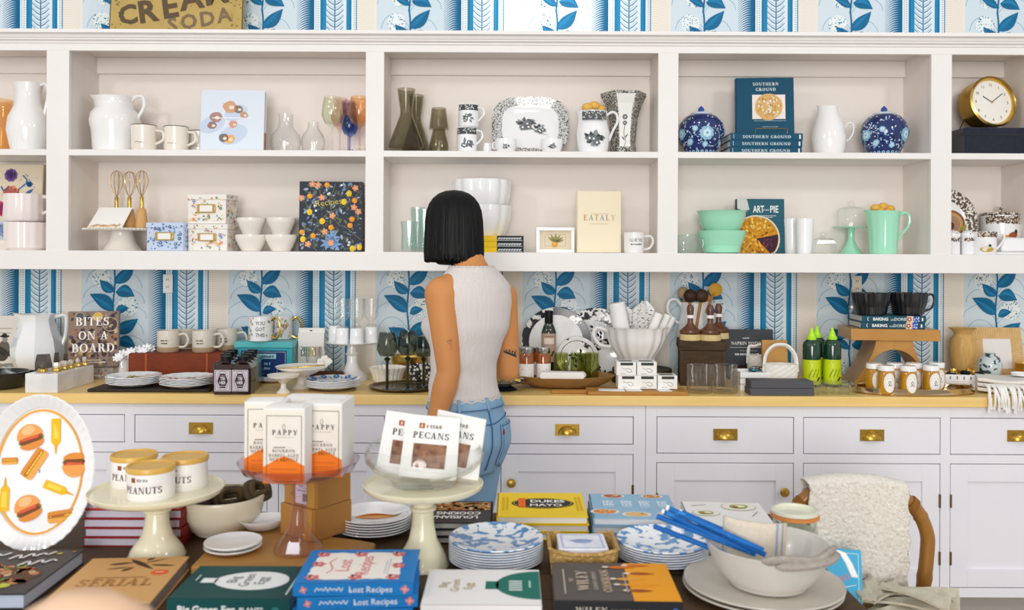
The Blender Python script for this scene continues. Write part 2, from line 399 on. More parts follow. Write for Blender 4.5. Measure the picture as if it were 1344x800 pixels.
# ================= room shell
YW, YC, YU = 3.95, 3.33, 3.65         # back wall, worktop edge, shelf face
ZC, ZM, ZB, ZT = .907, 1.874, 1.452, .76   # worktop, middle shelf, bottom shelf, table top
XL, XR = -2.6, 2.5
struct('floor', g_box(-4, 4, -2.5, YW, -.05, 0), mat('#b3aaa0', .5, mix='#a39a90', scale=4, bump=.05))
wb = struct('wall_back', g_box(-4, 4, YW, YW+.1, 0, 3.3), mat('#d5e2e9', .75, mix='#d0dee6', scale=3))
def wallpaper():
    p = Print(); B1, B2, LB, CR, WH = '#126a95', '#1f86b4', '#74b2cc', '#efe7db', '#eef0f0'
    k = YW/F; per = 193.0; PH = 112.0
    for zlo, zhi in ((.88, 1.40), (2.30, 3.0)):
        y0, y1 = (zlo-1.43)/k, (zhi-1.43)/k           # heights in wall px above the eye line
        for n in range(-4, 8):
            x0 = 25-CX+per*n                           # right edge of the dark feather band
            def X(a): return (x0+a)*k
            if X(193) < XL-.3 or X(0) > XR+.3: continue
            def rc(c, a, b, l): p.rect(c, X(a), zlo, X(b), zhi, l)
            rc(WH, 0, 8, 0); rc(B2, 8, 15, 0); rc('#dfeaf0', 15, 43, 0); rc(B2, 43, 49, 0); rc(WH, 49, 55, 0); rc(B2, 54.6, 56, 1); rc(CR, 56, 82, 0)
            rc(B1, 9.5, 10.5, 1); rc(B1, 46.5, 47.5, 1); rc(LB, 2, 2.7, 1); rc(B1, 26.4, 27.8, 2); rc(B2, 15, 15.8, 1); rc(B2, 42.2, 43, 1)
            y = y0
            while y < y1:
                z = lambda q: 1.43+(q)*k
                zc = lambda q: min(max(z(q), zlo), zhi)
                # feather: barbs from the left thickening to a solid band on the right
                pts = [(-23, -8.5), (-17, -3.2), (-11, -.2), (-5, .6), (0, -.8)]; ws = [.35, 1.0, 1.9, 3.0, 3.8]
                for i in range(4):
                    a, b = pts[i], pts[i+1]
                    p.add(B1, [(X(a[0]), zc(y+a[1]-ws[i]/2)), (X(b[0]), zc(y+b[1]-ws[i+1]/2)), (X(b[0]), zc(y+b[1]+ws[i+1]/2)), (X(a[0]), zc(y+a[1]+ws[i]/2))], 0)
                # pale barbs on the cream band
                for i, (a, b) in enumerate((((56, .5), (64, .9)), ((64, .9), (72, -1.2)), ((72, -1.2), (80, -5.5)))):
                    p.add('#e0d6c8', [(X(a[0]), zc(y+a[1]-.28)), (X(b[0]), zc(y+b[1]-.28)), (X(b[0]), zc(y+b[1]+.35)), (X(a[0]), zc(y+a[1]+.35))], 1)
                for a in (4.6, 51.5): p.rect(LB, X(a), zc(y-.7), X(a+1.6), zc(y+.7), 1)
                y += 3.0
            y = y0-12
            while y < y1:                              # wheat-ear leaves
                for sgn in (-1, 1):
                    c = 27.1; q = []
                    for a, b in ((1, 0), (6, 2.8), (11.2, 8.2), (11.2, 9.4), (6, 4.3), (1, 1.3)): q.append((X(c+sgn*a), zc(y+b)))
                    p.add(B1, q if sgn > 0 else q[::-1], 1)
                    q = [(X(c+sgn*a), zc(y+b)) for a, b in ((1, 3.4), (6, 6.0), (10.4, 10.6), (10.4, 11.2), (6, 6.7), (1, 4.1))]
                    p.add(LB, q if sgn > 0 else q[::-1], 1)
                y += 7.4
            # flowering branch
            sx_ = x0+125
            m0 = int((y0-16)//PH)-2
            for mm in range(m0, m0+9):
                yb = mm*PH-14
                def Q(a, b): return ((sx_+a)*k, 1.43+(yb-b)*k)
                zz = [Q(0, 0)[1], Q(0, 110)[1]]
                if zz[0] < zlo or zz[1] > zhi: continue
                ok = lambda q: all(zlo <= b <= zhi for a, b in q)
                class C(Print): pass
                c = Print()
                for i in range(14):
                    b = 8*i; c.stroke(B1, [Q(1.2*sin(b*.09), b), Q(1.2*sin((b+8)*.09), b+8)], 2.2*k, 2)
                for (a, b, a2, b2, wd, bend) in ((0, 22, 27, -3, 13, -2), (1, 33, -19, 17, 11, 2), (2, 33, 27, 39, 14, 4), (0, 58, -32, 36, 15, -3), (2, 60, 20, 54, 9, 2),
                                                 (1, 86, 32, 68, 14, -2), (3, 98, 29, 106, 13, 4), (0, 84, -26, 78, 12, 4), (0, 104, -22, 92, 9, -2)):
                    s_, e_ = Q(a, b), Q(a2, b2)
                    c.leaf(B1, *s_, *e_, wd*1.22*k, bend*k, 3, 7); c.leaf('#2080b2', *s_, *Q(a+(a2-a)*.93, b+(b2-b)*.93), wd*.35*k, (bend+wd*.16)*k, 4, 6)
                    c.stroke('#0f5f8f', [s_, Q(a+(a2-a)*.8, b+(b2-b)*.8-bend*.6)], .6*k, 5)
                for a, b, r in ((-17, 14, 12), (18, 52, 13), (-14, 96, 9)):
                    c.disc('#e9efee', *Q(a, b), r*k, None, 14, 1)
                    for i in range(46):
                        t, q = random.uniform(0, 6.28), r*sqrt(random.random()); c.disc(LB if i % 3 else B1, *Q(a+q*cos(t), b+q*sin(t)), random.uniform(.5, 1.1)*k, None, 5, 2)
                for i in range(5):
                    for sgn in (-1, 1):
                        b = 20+i*20+(6 if sgn > 0 else 0); R = 34+3*i % 7
                        c.stroke('#5c9dbd', [Q(0, b), Q(sgn*12, b-13), Q(sgn*26, b-15), Q(sgn*R, b-7), Q(sgn*(R+3), b+2)], .55*k, 0, False, 4)
                        c.stroke(LB, [Q(0, b+6), Q(sgn*8, b-4), Q(sgn*16, b-5)], .9*k, 0, True, 3)
                p.p += [q for q in c.p if ok(q[1])]
    o = p.build('wallpaper', wb, lambda a, b, h: V((a, YW-h, b)), .00035)
    o['kind'] = 'structure'
wallpaper()
# ================= base cabinets
YF = 3.35
def cabinet(name, label, x0, x1, cols, zd, zdoor):
    t = thing(name, label, 'cabinet', ((x0+x1)/2, YF, 0)); cx = (x0+x1)/2
    def bx(a, b, y0, y1, z0, z1): return g_box(a-cx, b-cx, y0-YF, y1-YF, z0, z1)
    z0, z1 = .14, .866
    part('carcass', join(bx(x0, x1, YF+.024, 3.94, z0, z1)), CABP, t)
    part('toe_kick', bx(x0, x1, YF+.06, 3.94, 0, z0), mat('#a8a29b', .6), t)
    # face frame: rails and stiles around the openings
    g = []; xs = [x0]+[v for c in cols for v in c[:2]]+[x1]
    for i in range(0, len(xs), 2): g.append(bx(xs[i], xs[i+1], YF, YF+.022, z0, z1))
    for c in cols:
        for a, b in ((z0, zdoor[0]), (zdoor[1], zd[0]), (zd[1], z1)): g.append(bx(c[0], c[1], YF, YF+.022, a, b))
    part('face_frame', join(*g), CABP, t, .0008)
    gp = .0028
    for c in cols:
        a, b = c[0]+gp, c[1]-gp; xc = (a+b)/2-cx
        d = part('drawer', bx(a, b, YF+.001, YF+.02, zd[0]+gp, zd[1]-gp), CABP, t, .0015)
        # cup pull
        zc = zd[0]+(zd[1]-zd[0])*.52; w_, h_ = .046, .022; pv = []
        pl = join(tr(g_box(-w_, w_, -.003, .001, 0, h_*2), xc, .001, zc-h_), )
        cup = []
        n, m = 14, 5
        vv, ff = [], []
        for j in range(m+1):
            e = pi/2*j/m
            for i in range(n+1):
                q = pi*i/n
                vv.append((xc+.035*cos(q)*cos(e)*1.0, -.002-.022*sin(e), zc-.014+.03*sin(q)*cos(e)))
        for j in range(m):
            for i in range(n): ff.append((j*(n+1)+i, j*(n+1)+i+1, (j+1)*(n+1)+i+1, (j+1)*(n+1)+i))
        part('pull', join(pl, (vv, ff)), BRASS, d, 0, 50, label='brass cup pull')
        # door with recessed panel
        dz0, dz1 = zdoor[0]+gp, zdoor[1]-gp; st = .066
        door = part('door', join(bx(a, a+st, YF+.001, YF+.021, dz0, dz1), bx(b-st, b, YF+.001, YF+.021, dz0, dz1),
                    bx(a+st, b-st, YF+.001, YF+.021, dz0, dz0+st), bx(a+st, b-st, YF+.001, YF+.021, dz1-st, dz1)), CABP, t, .001)
        part('panel', bx(a+st, b-st, YF+.012, YF+.018, dz0+st, dz1-st), CABP, door)
        kx, hx = (b-.038, a) if c[2] == 'r' else (a+.038, b)
        part('knob', tr(rot(g_lathe([(.0001, 0), (.006, 0), (.006, .012), (.016, .017), (.018, .024), (.012, .031), (.0005, .033)], 16), 'X', 90), kx-cx, .001, dz1-.105), BRASS, door)
        for zz in (dz1-.14, dz0+.11): part('hinge', tr(g_tube([(0, 0, 0), (0, 0, .05)], .0042, 8), hx-cx, -.001, zz-.025), mat('#6d5a38', .35, 1), door)
    return t
def xc(px): return PX(px, YF, .6)
def zc_(py): return EYE-(py-HY)*YF/F
xm = xc(847)
LC = [(xc(-200), xc(-26), 'r'), (xc(-12), xc(163.5), 'l'), (xc(176), xc(351), 'r'), (xc(365), xc(505), 'l'), (xc(518), xc(645), 'r'), (xc(657), xc(831.5), 'l')]
RC = [(xc(861.5), xc(1042), 'r'), (xc(1054), xc(1234.5), 'l'), (xc(1247), xc(1428), 'r'), (xc(1440), xc(1580), 'l')]
cabinet('base_cabinet', 'long pale grey base cabinet left of the centre seam with shallower drawers', XL, xm-.0008, LC, (zc_(582.6), zc_(545.7)), (zc_(769), zc_(595)))
cabinet('base_cabinet', 'pale grey base cabinet right of the centre seam with deeper drawers, behind the bamboo chair', xm+.0008, XR, RC, (zc_(594), zc_(545.3)), (zc_(768.5), zc_(605.5)))
WOODC = mat('#f6d58c', .35, mix='#ecc470', scale=4, stretch=(1, 14, 14), det=4, thick=.14, coat=.15)
solo('worktop', 'long honey-coloured wooden worktop running along the base cabinets', 'counter', g_box(XL, XR, YC, YW-.002, .869, ZC), WOODC, bev=.002)
# ================= open shelving
def xu(px): return PX(px, YU, 1.8)
ST = [(-330, -300), (60.5, 90), (479.5, 503.5), (863.5, 890), (1222, 1249), (1361, 1390)]
shelf = thing('wall_shelf', 'white painted built-in open shelving with crown moulding across the wallpapered wall', 'shelf', (0, YU, ZB))
def sb(a, b, y0, y1, z0, z1): return g_box(a, b, y0-YU, y1-YU, z0-ZB, z1-ZB)
x0, x1 = xu(-330), xu(1390)
for a, b in ST:
    part('stile', sb(xu(a), xu(b), YU, YU+.02, 1.376, 2.30), PAINT, shelf, .0015)
    part('side_panel', sb(xu(a)+.008, xu(b)-.008, YU+.02, YW-.004, 1.40, 2.315), PAINT_BOUNCE, shelf)
part('back_panel', sb(x0, x1, YW-.018, YW-.003, 1.40, 2.33), PAINT_BOUNCE, shelf)
part('bottom_rail', sb(x0, x1, YU-.002, YU+.018, 1.373, ZB), PAINT, shelf, .002)
part('header', sb(x0, x1, YU-.001, YU+.02, 2.284, 2.34), PAINT, shelf, .0015)
part('ceiling_board', sb(x0, x1, YU+.02, YW-.004, 2.315, 2.335), PAINT_BOUNCE, shelf)
for i in range(len(ST)-1):
    a, b = xu(ST[i][1])-.009, xu(ST[i+1][0])+.009
    part('shelf_board', sb(a+.001, b-.001, YU+.002, YW-.018, ZM-.026, ZM), PAINT, shelf, .002)
    part('bottom_board', sb(a+.001, b-.001, YU+.018, YW-.018, 1.42, ZB), PAINT, shelf)
    part('nailer', sb(a+.001, b-.001, YW-.04, YW-.018, 2.243, 2.315), PAINT_BOUNCE, shelf, .002)
cr = [(0, 2.312), (-.008, 2.315), (-.008, 2.321), (-.022, 2.326), (-.022, 2.331), (-.028, 2.333), (-.034, 2.343), (-.05, 2.348), (-.05, 2.362), (.296, 2.362), (.296, 2.34), (0, 2.34)]
v, f = g_prism([(a, b-ZB) for a, b in cr], x0, x1)
part('crown_moulding', ([(p[1], p[0], p[2]) for p in v], [q[::-1] for q in f]), PAINT, shelf, 0, 20)
# outlets
def outlet(px, py, label, col):
    c = P(px, py, YW); t = thing('wall_outlet', label, 'outlet', (c.x, YW-.002, c.z))
    part('cover_plate', g_box(-.022, .022, -.006, -.001, -.042, .042), mat(col, .35), t, .002)
    for z in (-.017, .017):
        s = part('socket', tr(rot(g_lathe([(.0125, 0), (.0125, .003), (.0115, .004)], 16), 'X', 90), 0, -.005, z), mat(col, .3), t)
        for x in (-.004, .004): part('slot', tr(g_box(-.0012, .0012, -.0006, 0, -.0035, .0035), x, -.0092, z+.002), BLACK, s)
outlet(221, 372, 'white wall outlet on the wallpaper above the left mugs', '#f0efec')
outlet(1124, 374, 'cream wall outlet on the wallpaper above the black mugs', '#eadfce')
# ================= object builders
def zpy(px, py, Y): return P(px, py, Y).z
def base(px, Y, Z): return (PX(px, Y, Z), Y, Z)
def prof_m(px, Y, Z, prof, lift=0):
    k = Y/F; o = []
    for i, (r, py) in enumerate(prof): o.append((max(r*k, .0003), 0 if i == 0 else zpy(px, py, Y)-Z))
    for i in range(1, len(o)):                      # nothing traced may dip below what it stands on
        if o[i][1] < .0006*i: o[i] = (o[i][0], .0006*i)
    return o
def vessel(name, label, cat, px, Y, Z, prof, m, group=None, handle=None, ht=3.2, hm=None, t=.003, fl=None, sp=None, n=32, rz=0, solid=False, sx=1, sy=1, floor=None, bname='body', flat=None, rim=None):
    """round vessel traced from picture columns/rows; handle = [(dx,py)...] swung by rz around the axis"""
    k = Y/F; pr = prof_m(px, Y, Z, prof)
    g = g_lathe(pr if solid else wall(pr, t, floor), n, fl, sp, sx, sy)
    loc = base(px, Y, Z)
    if not handle and not rim: return solo(name, label, cat, g, m, loc, rz, group)
    th = thing(name, label, cat, loc, rz, group); part(bname, g, m, th)
    if handle:
        pts = crom([(dx*k, 0, zpy(px, py, Y)-Z) for dx, py in handle], 5)
        part('handle', g_tube(pts, ht*k*.5, 8), hm or m, th)
    if rim:
        r, z = pr[-1]; part('rim', g_tube([((r-t/2)*cos(a*pi/12), (r-t/2)*sin(a*pi/12), z) for a in range(24)], t*.75, 6, True), rim, th)
    return th
def book(label, loc, W, H, T, cov, pose='stand', rz=0, lean=0, group=None, name='book', pages=None, paperback=False, spm=None, cat='book'):
    flat = pose == 'flat'
    def mp(x, y, z): return V((x, z-H/2, T-y)) if flat else V((x, y, z))
    z = loc[2]+(T*sin(radians(lean)) if not flat else 0)
    t = thing(name, label, cat, (loc[0], loc[1], z), rz, group, -lean if not flat else 0)
    b = .0008 if paperback else .0026; ov = .0004 if paperback else .003
    def bx(*a): v, f = g_box(*a); v = [tuple(mp(*p)) for p in v]; return v, ([q[::-1] for q in f] if flat and False else f)
    part('cover', join(bx(-W/2, W/2, 0, b, 0, H), bx(-W/2, W/2, T-b, T, 0, H)), cov, t, 0)
    part('spine', bx(-W/2-.001, -W/2+.003, 0, T, 0, H), spm or cov, t, .001)
    part('pages', bx(-W/2+.003, W/2-ov, b, T-b, ov, H-ov), pages or PAGES, t)
    fr = lambda a, c, h: mp(a-W/2, -h, c)
    spn = lambda a, c, h: mp(-W/2-.001-h, T-c, H-a)
    return t, fr, spn
def sprig(p, col, x, y, s, lay=0, n=7, cols=None):
    for i in range(n):
        a = random.uniform(0, 6.28); q = s*random.uniform(.25, .9); xx, yy = x+cos(a)*q, y+sin(a)*q*.7
        p.leaf(random.choice(cols or [col]), x+cos(a)*q*.3, y+sin(a)*q*.2, xx, yy, s*.26, s*.08, lay)
    for i in range(3): p.flower(col, '#ffffff', x+random.uniform(-.4, .4)*s, y+random.uniform(-.35, .35)*s, s*.25, 5, lay+1)
TOILE = mat('#5d6365', .15, mix='#d9d9d4', scale=170, det=4, thr=.46, coat=.3)
TOILED = mat('#4a4944', .15, mix='#c3c1b6', scale=180, det=4, thr=.5, coat=.3)
BROWNT = mat('#5c4636', .15, mix='#efe9de', scale=95, det=4, thr=.5, coat=.3)
JADE = mat('#a5e6c6', .12, coat=.4)
MILK = mat('#f6f7f8', .1, coat=.5)
SMOKE = glass('#857a34', .74)
PALEG = glass('#cfe9e6', .3)
YS = 3.78
# ================= middle shelf, leftmost bay
o = vessel('ewer', 'large white ewer at the left frame edge on the middle shelf', 'pitcher', 38, 3.76, ZM, [(21, 197), (23, 192), (27, 172), (25, 155), (17, 138), (15, 122), (17, 110)], WHITE, sp=[(pi, .018, .16, .6)], handle=[(12, 113), (24, 111), (27, 125), (23, 145), (22, 158)], ht=4, rz=-8)
solo('glass_vase', 'amber orange glass vase half hidden behind the large white ewer', 'vase', g_lathe(wall(prof_m(1, 3.86, ZM, [(13, 197), (14, 180), (13, 165), (15, 140), (16, 131)]), .003)), glass('#f8bc3c', .62), base(-1, 3.86, ZM))
# ================= middle shelf, second bay
vessel('ewer', 'white ewer with tall curled spout beside the enamel mugs', 'pitcher', 151, 3.77, ZM, [(27, 198), (28, 190), (29, 175), (32, 160), (30, 150), (23, 142), (22, 134), (24, 128)], WHITE, sp=[(pi, .035, .14, .5)], handle=[(18, 135), (27, 127), (36, 127), (38, 140), (30, 155), (29, 165)], ht=5)
EN = mat('#f0e8da', .2, coat=.3); RIMK = mat('#3a352c', .3)
for px, Y, top, lab in ((189, 3.70, 165, 'cream enamel mug with dark rim standing against the white ewer'), (231, 3.74, 167, 'cream enamel mug with dark rim, middle one of the row of three'), (262, 3.84, 173, 'cream enamel mug half hidden behind the fig cookbook')):
    m = vessel('enamel_mug', lab, 'mug', px, Y, ZM, [(14.5, 197), (15.5, 194), (16, top)], EN, 'enamel mugs', [(15, top+6), (24, top+8), (25, top+18), (15, top+24)], 3.4, rim=RIMK)
    p = Print(); p.stroke('#8d8578', [(-.018, .03), (-.008, .034), (0, .03), (.01, .032), (.02, .029)], .0018, sm=3); p.build('lettering', m, wrapc(16.8*Y/F))
t, fr, sn = book('white cookbook with a photo of cut figs on its cover, standing on the middle shelf', base(304, 3.745, ZM), .272, .268, .03, mat('#e9eff6', .35), lean=4, spm=mat('#8fb4c6', .4), rz=0)
p = Print(); p.rect('#dfe8f2', .0, .0, .27, .268)
p.nxt()
for x, y, r in ((.05, .12, .045), (.15, .17, .04), (.14, .075, .05)): p.disc('#c9d6ea', x, y, r*1.3, r*.8, 14, rot=.4)
p.nxt()
for x, y, r, c in ((.065, .15, .026, '#b08c86'), (.05, .115, .02, '#9c7c78'), (.125, .195, .03, '#d5a583'), (.16, .185, .02, '#8b7b72'), (.14, .12, .018, '#d89e86'), (.1, .06, .022, '#7c7480'), (.125, .055, .024, '#eab070'), (.185, .16, .018, '#c49a80')):
    p.disc(c, x, y, r, r*.85, 12, jag=.12); p.disc('#f1dfcf', x+.006, y-.002, r*.4, r*.3, 8, p.lay+1)
p.nxt().nxt()
p.text('THE ART OF THE SEASON', .14, .128, .006, serif=True, col='#ffffff') if False else p.rect('#ffffff', .05, .145, .22, .148)
p.build('cover_print', t, fr)
part('spine_band', g_box(.1365, .138, .002, .028, .0, .085), mat('#a8784a', .4), t)
# clear carafes and coloured wine glasses
CARAFE = glass('#f4f8f8', .12)
for px, pr, lab in ((375, [(17, 197), (20, 188), (19, 178), (10, 168), (9, 158), (10, 150)], 'squat clear glass carafe beside the fig cookbook'), (411, [(13, 197), (16, 186), (14, 178), (7, 168), (7, 160)], 'small clear glass carafe left of the coloured wine glasses')):
    vessel('glass_carafe', lab, 'carafe', px, 3.8, ZM, pr, CARAFE, 'clear carafes', t=.0025)
def wineglass(label, px, Y, Z, pyb, pyt, r, gm, group, bowl=.55, fr=.8, st=.0035, stm=None):
    h = zpy(px, pyt, Y)-Z; k = Y/F; R = r*k; s = h*(1-bowl)
    pr = [(R*fr, 0), (R*fr, .002), (.006, .007), (st, .02), (st, s-.01), (st*2, s), (R*.7, s+h*.07), (R, s+h*bowl*.38), (R*.92, s+h*bowl*.7), (R*.76, h)]
    inn = [(R*.75, h-.001), (R*.9, s+h*bowl*.7), (R*.97, s+h*bowl*.38), (R*.66, s+h*.085), (.0003, s+.012)]
    if stm:
        t = thing('wine_glass', label, 'wine glass', base(px, Y, Z), 0, group); part('bowl', g_lathe(pr[6:]+inn, 28), gm, t); part('stem', g_lathe(pr[:6]+[(st*2.6, s+.004), (.0005, s+.012)], 24), stm, t); return t
    pr += inn
    return solo('wine_glass', label, 'wine glass', g_lathe(pr, 28), gm, base(px, Y, Z), 0, group)
for px, Y, top, r, c, d, lab in ((436, 3.72, 127, 14, '#d9e6b4', .45, 'pale green wine glass at the front left of the coloured glasses'), (446, 3.83, 129, 12, '#f0b0a0', .55, 'coral pink wine glass behind the pale green one'),
                             (457, 3.895, 133, 11.5, '#9a62a8', .75, 'purple wine glass at the back of the coloured glasses'), (459, 3.765, 152, 11, '#3a78d4', .85, 'short cobalt blue wine glass in front of the purple one'), (472, 3.70, 127, 15, '#f9b64e', .7, 'amber orange wine glass beside the white shelf post')):
    wineglass(lab, px, Y, ZM, 197, top, r, glass(c, d), 'coloured wine glasses')
p = Print(); p.rect('#f4f1ec', 0, 0, .07, .05); p.nxt()
for i in range(4): p.rect('#b9b4ae', .03, .012+i*.008, .06, .0135+i*.008)
p.stroke('#14243e', [(.008, .0), (.008, .022), (.001, .034)], .006, sm=3); p.stroke('#14243e', [(.008, .02), (.016, .034)], .005)
t = thing('price_card', 'small printed card with dark antler mark behind the amber wine glass', 'card', (PX(468, 3.9, ZM)-.035, 3.905, ZM))
part('card', g_box(0, .07, 0, .0012, 0, .05), PAPER, t); p.build('card_print', t, plane((0, 0, 0), (1, 0, 0), (0, 0, 1)))
# ================= middle shelf, third bay
prc = [(17, 197), (23, 193), (22, 188), (8.5, 152), (8, 145), (12, 117)]
for px, Y, lab in ((533, 3.715, 'tall smoky olive glass carafe at the front of the pair'), (546, 3.865, 'tall smoky olive glass carafe standing behind its twin')):
    q = prc if Y < 3.8 else [(r*.85, py+8 if i else py) for i, (r, py) in enumerate(prc)]
    vessel('hourglass_carafe', lab, 'carafe', px, Y, ZM, q, SMOKE, 'smoky carafes', t=.003, floor=.02)
vessel('tumbler', 'smoky olive tumbler, lower of the two stacked', 'tumbler', 576, 3.76, ZM, [(12.5, 197), (13, 192), (8, 170)], SMOKE, 'smoky tumblers', t=.003, floor=.008)
zt = zpy(576, 170, 3.76)
vessel('tumbler', 'smoky olive tumbler, upper of the two stacked, upside down', 'tumbler', 576, 3.76, zt+.001, [(13, 170), (12.5, 166), (9.5, 142)], SMOKE, 'smoky tumblers', t=.003)
def toile_mug(px, Y, Z, pb, pt, lab):
    k = Y/F; m = vessel('floral_mug', lab, 'mug', px, Y, Z, [(12.5, pb), (13.5, pb-2), (13.5, pt)], MILK, 'black floral mugs', [(13, pt+4), (21, pt+6), (22, pt+14), (14, pt+22)], 2.6, rz=-25)
    h = zpy(px, pt, Y)-Z; p = Print()
    p.rect('#4b5053', -.05, h*.72, .05, h*.97, nx=10); p.nxt()
    for i in range(22): p.disc('#dfe0dc', random.uniform(-.045, .045), random.uniform(h*.75, h*.95), .003, .0025, 6)
    sprig(p, '#6d7476', 0, h*.36, h*.40, cols=['#4b5153', '#80878a'], n=14); p.build('transfer_print', m, wrapc(13.5*k, 0, -pi/2+radians(25)))
toile_mug(613, 3.75, ZM, 197, 168, 'black floral mug, lower of the stack of two')
toile_mug(615, 3.75, zpy(613, 168, 3.75)+.002, 167, 138, 'black floral mug, upper of the stack of two')
def platter(label, px, Y, Z, w_, top, rimm, lean=12, pts=8):
    k = Y/F; W = w_*k; H = (zpy(px, top, Y)-Z)/cos(radians(lean)); t = thing('platter', label, 'platter', base(px, Y, Z), 0, None, -lean)
    def ring(s, y):
        o = []
        for i in range(48):
            a = 2*pi*i/48; c, d = cos(a), sin(a); q = (abs(c)**3.2+abs(d)**3.2)**(-1/3.2); wv = 1+.012*cos(24*a)*(s > .9)
            o.append((c*q*W/2*s*wv, y, H/2+d*q*H/2*s*wv))
        return o
    part('rim', g_loft([ring(1, -.012), ring(.99, -.015), ring(.74, -.004)], False), rimm, t)
    part('well', g_loft([ring(.74, -.004), ring(.68, .0), ring(.3, .001), ring(.01, .001)], False), MILK, t)
    part('back', g_loft([ring(1, -.012)[::-1], ring(.72, .002)[::-1], ring(.66, .006)[::-1], ring(.01, .006)[::-1]], False), MILK, t)
    return t, W, H
t, W, H = platter('large octagonal black and white transferware platter leaning on the shelf back', 696, 3.82, ZM, 101, 125, TOILE)
p = Print(); sprig(p, '#7b8083', -.02, .01, .06, cols=['#656b6d', '#9aa0a2'], n=22); sprig(p, '#7a8083', .045, -.01, .045, cols=['#656b6d', '#9aa0a2'], n=12); p.stroke('#555', [(-.03, .01), (0, -.005), (.04, -.03), (.08, -.04)], .006, sm=3, taper=True)
p.build('transfer_print', t, lambda a, b, h: V((a, -.003-h, H/2+b)))
for px, lab, w_ in ((664, 'small white floral cup in front of the platter, left one', 14.5), (724, 'small white floral cup in front of the platter, right one', 14.5)):
    m = vessel('small_cup', lab, 'cup', px, 3.7, ZM, [(11, 198), (14, 194), (w_, 190), (w_, 183)], MILK, 'small floral cups', [(-13, 186), (-17, 188), (-17, 194), (-13, 195)], 1.6)
    p = Print(); sprig(p, '#6d7476', 0, .022, .024, n=10, cols=['#3b4143', '#6d7476']); p.build('transfer_print', m, wrapc(14.7*3.7/F))
vessel('creamer', 'tiny white creamer between the mugs and the platter', 'creamer', 640, 3.74, ZM, [(5, 197), (6, 194), (5, 190), (5.5, 188)], MILK, handle=[(5, 189), (9, 190), (6, 195)], ht=1.6)
m = vessel('floral_pitcher', 'white pitcher with black floral print holding yellow sponges', 'pitcher', 778, 3.74, ZM, [(19, 198), (21, 192), (22, 175), (19, 160), (18, 155), (19, 147)], MILK, handle=[(17, 152), (25, 147), (31, 150), (32, 160), (26, 172), (21, 185)], ht=3.4, sp=[(pi, .014, .11, .5)])
p = Print(); h0 = zpy(778, 160, 3.74)-ZM; h1 = zpy(778, 147, 3.74)-ZM; p.rect('#5a5f60', -.055, h0, .055, h1-.006, nx=12); p.nxt(); p.dots('#d8d8d2', -.05, h0, .05, h1-.006, 40, .0026)
sprig(p, '#6d7476', 0, .06, .062, n=26, cols=['#3b4143', '#6d7476', '#8f9698']); p.build('transfer_print', m, wrapc(22.4*3.74/F))
YEL = mat('#f0c46a', .8, mix='#e7ad4a', scale=40, bump=.5)
for i, (dx, py, r) in enumerate(((-7, 141, 9), (2, 139, 9), (10, 143, 8), (0, 147, 9))):
    solo('sponge', ('leftmost', 'middle', 'rightmost', 'lowest front')[i]+' round yellow sponge in the mouth of the floral pitcher', 'sponge', g_ball(r*3.74/F*.85, n=14, sz=.8), YEL, P(778+dx, py, 3.74+.012*(i-1)), 0, 'yellow sponges')
# hexagonal vase
k = 3.8/F; t = thing('hexagonal_vase', 'tall flared hexagonal vase with dark patterned panels', 'vase', base(818, 3.8, ZM))
pv = prof_m(818, 3.8, ZM, [(17, 198), (17, 194), (16, 190), (17, 175), (19, 155), (24, 138), (30, 127), (30, 123)])
hexr = lambda r, z: [(r*cos(pi/3*i), r*sin(pi/3*i), z) for i in range(6)]
part('body', g_loft([hexr(r, z) for r, z in pv]+[hexr(r-.004, z) for r, z in reversed(pv[1:])]), TOILED, t, ang=20)
p = Print(); zz = pv[-1][1]
pl = [(r*cos(pi/6), z) for r, z in pv]
for (ra, za), (rb, zb) in zip(pv[1:6], pv[2:7]):
    p.add('#efeeea', [(-ra*.42, za), (ra*.42, za), (rb*.42, zb), (-rb*.42, zb)], 0)
for y, s in ((.11, .012), (.085, .01)): p.flower('#6f7476', '#ddd', 0, y+.05, s, 6, 1)
p.stroke('#6f7476', [(0, .13), (-.004, .09), (.004, .06), (-.002, .035)], .0025, 1, sm=4); p.leaf('#6f7476', 0, .07, .014, .09, .006, 0, 1); p.leaf('#6f7476', 0, .06, -.014, .08, .006, 0, 1)
def hexfn(a, b, h):
    for (ra, za), (rb, zb) in zip(pv, pv[1:]):
        if za-1e-6 <= b <= zb+1e-6:
            r = ra+(rb-ra)*((b-za)/max(zb-za, 1e-6)); return V((a, -(r*cos(pi/6))-h-.0006, b))
    return V((a, -pv[-1][0], b))
p.build('transfer_print', t, hexfn)
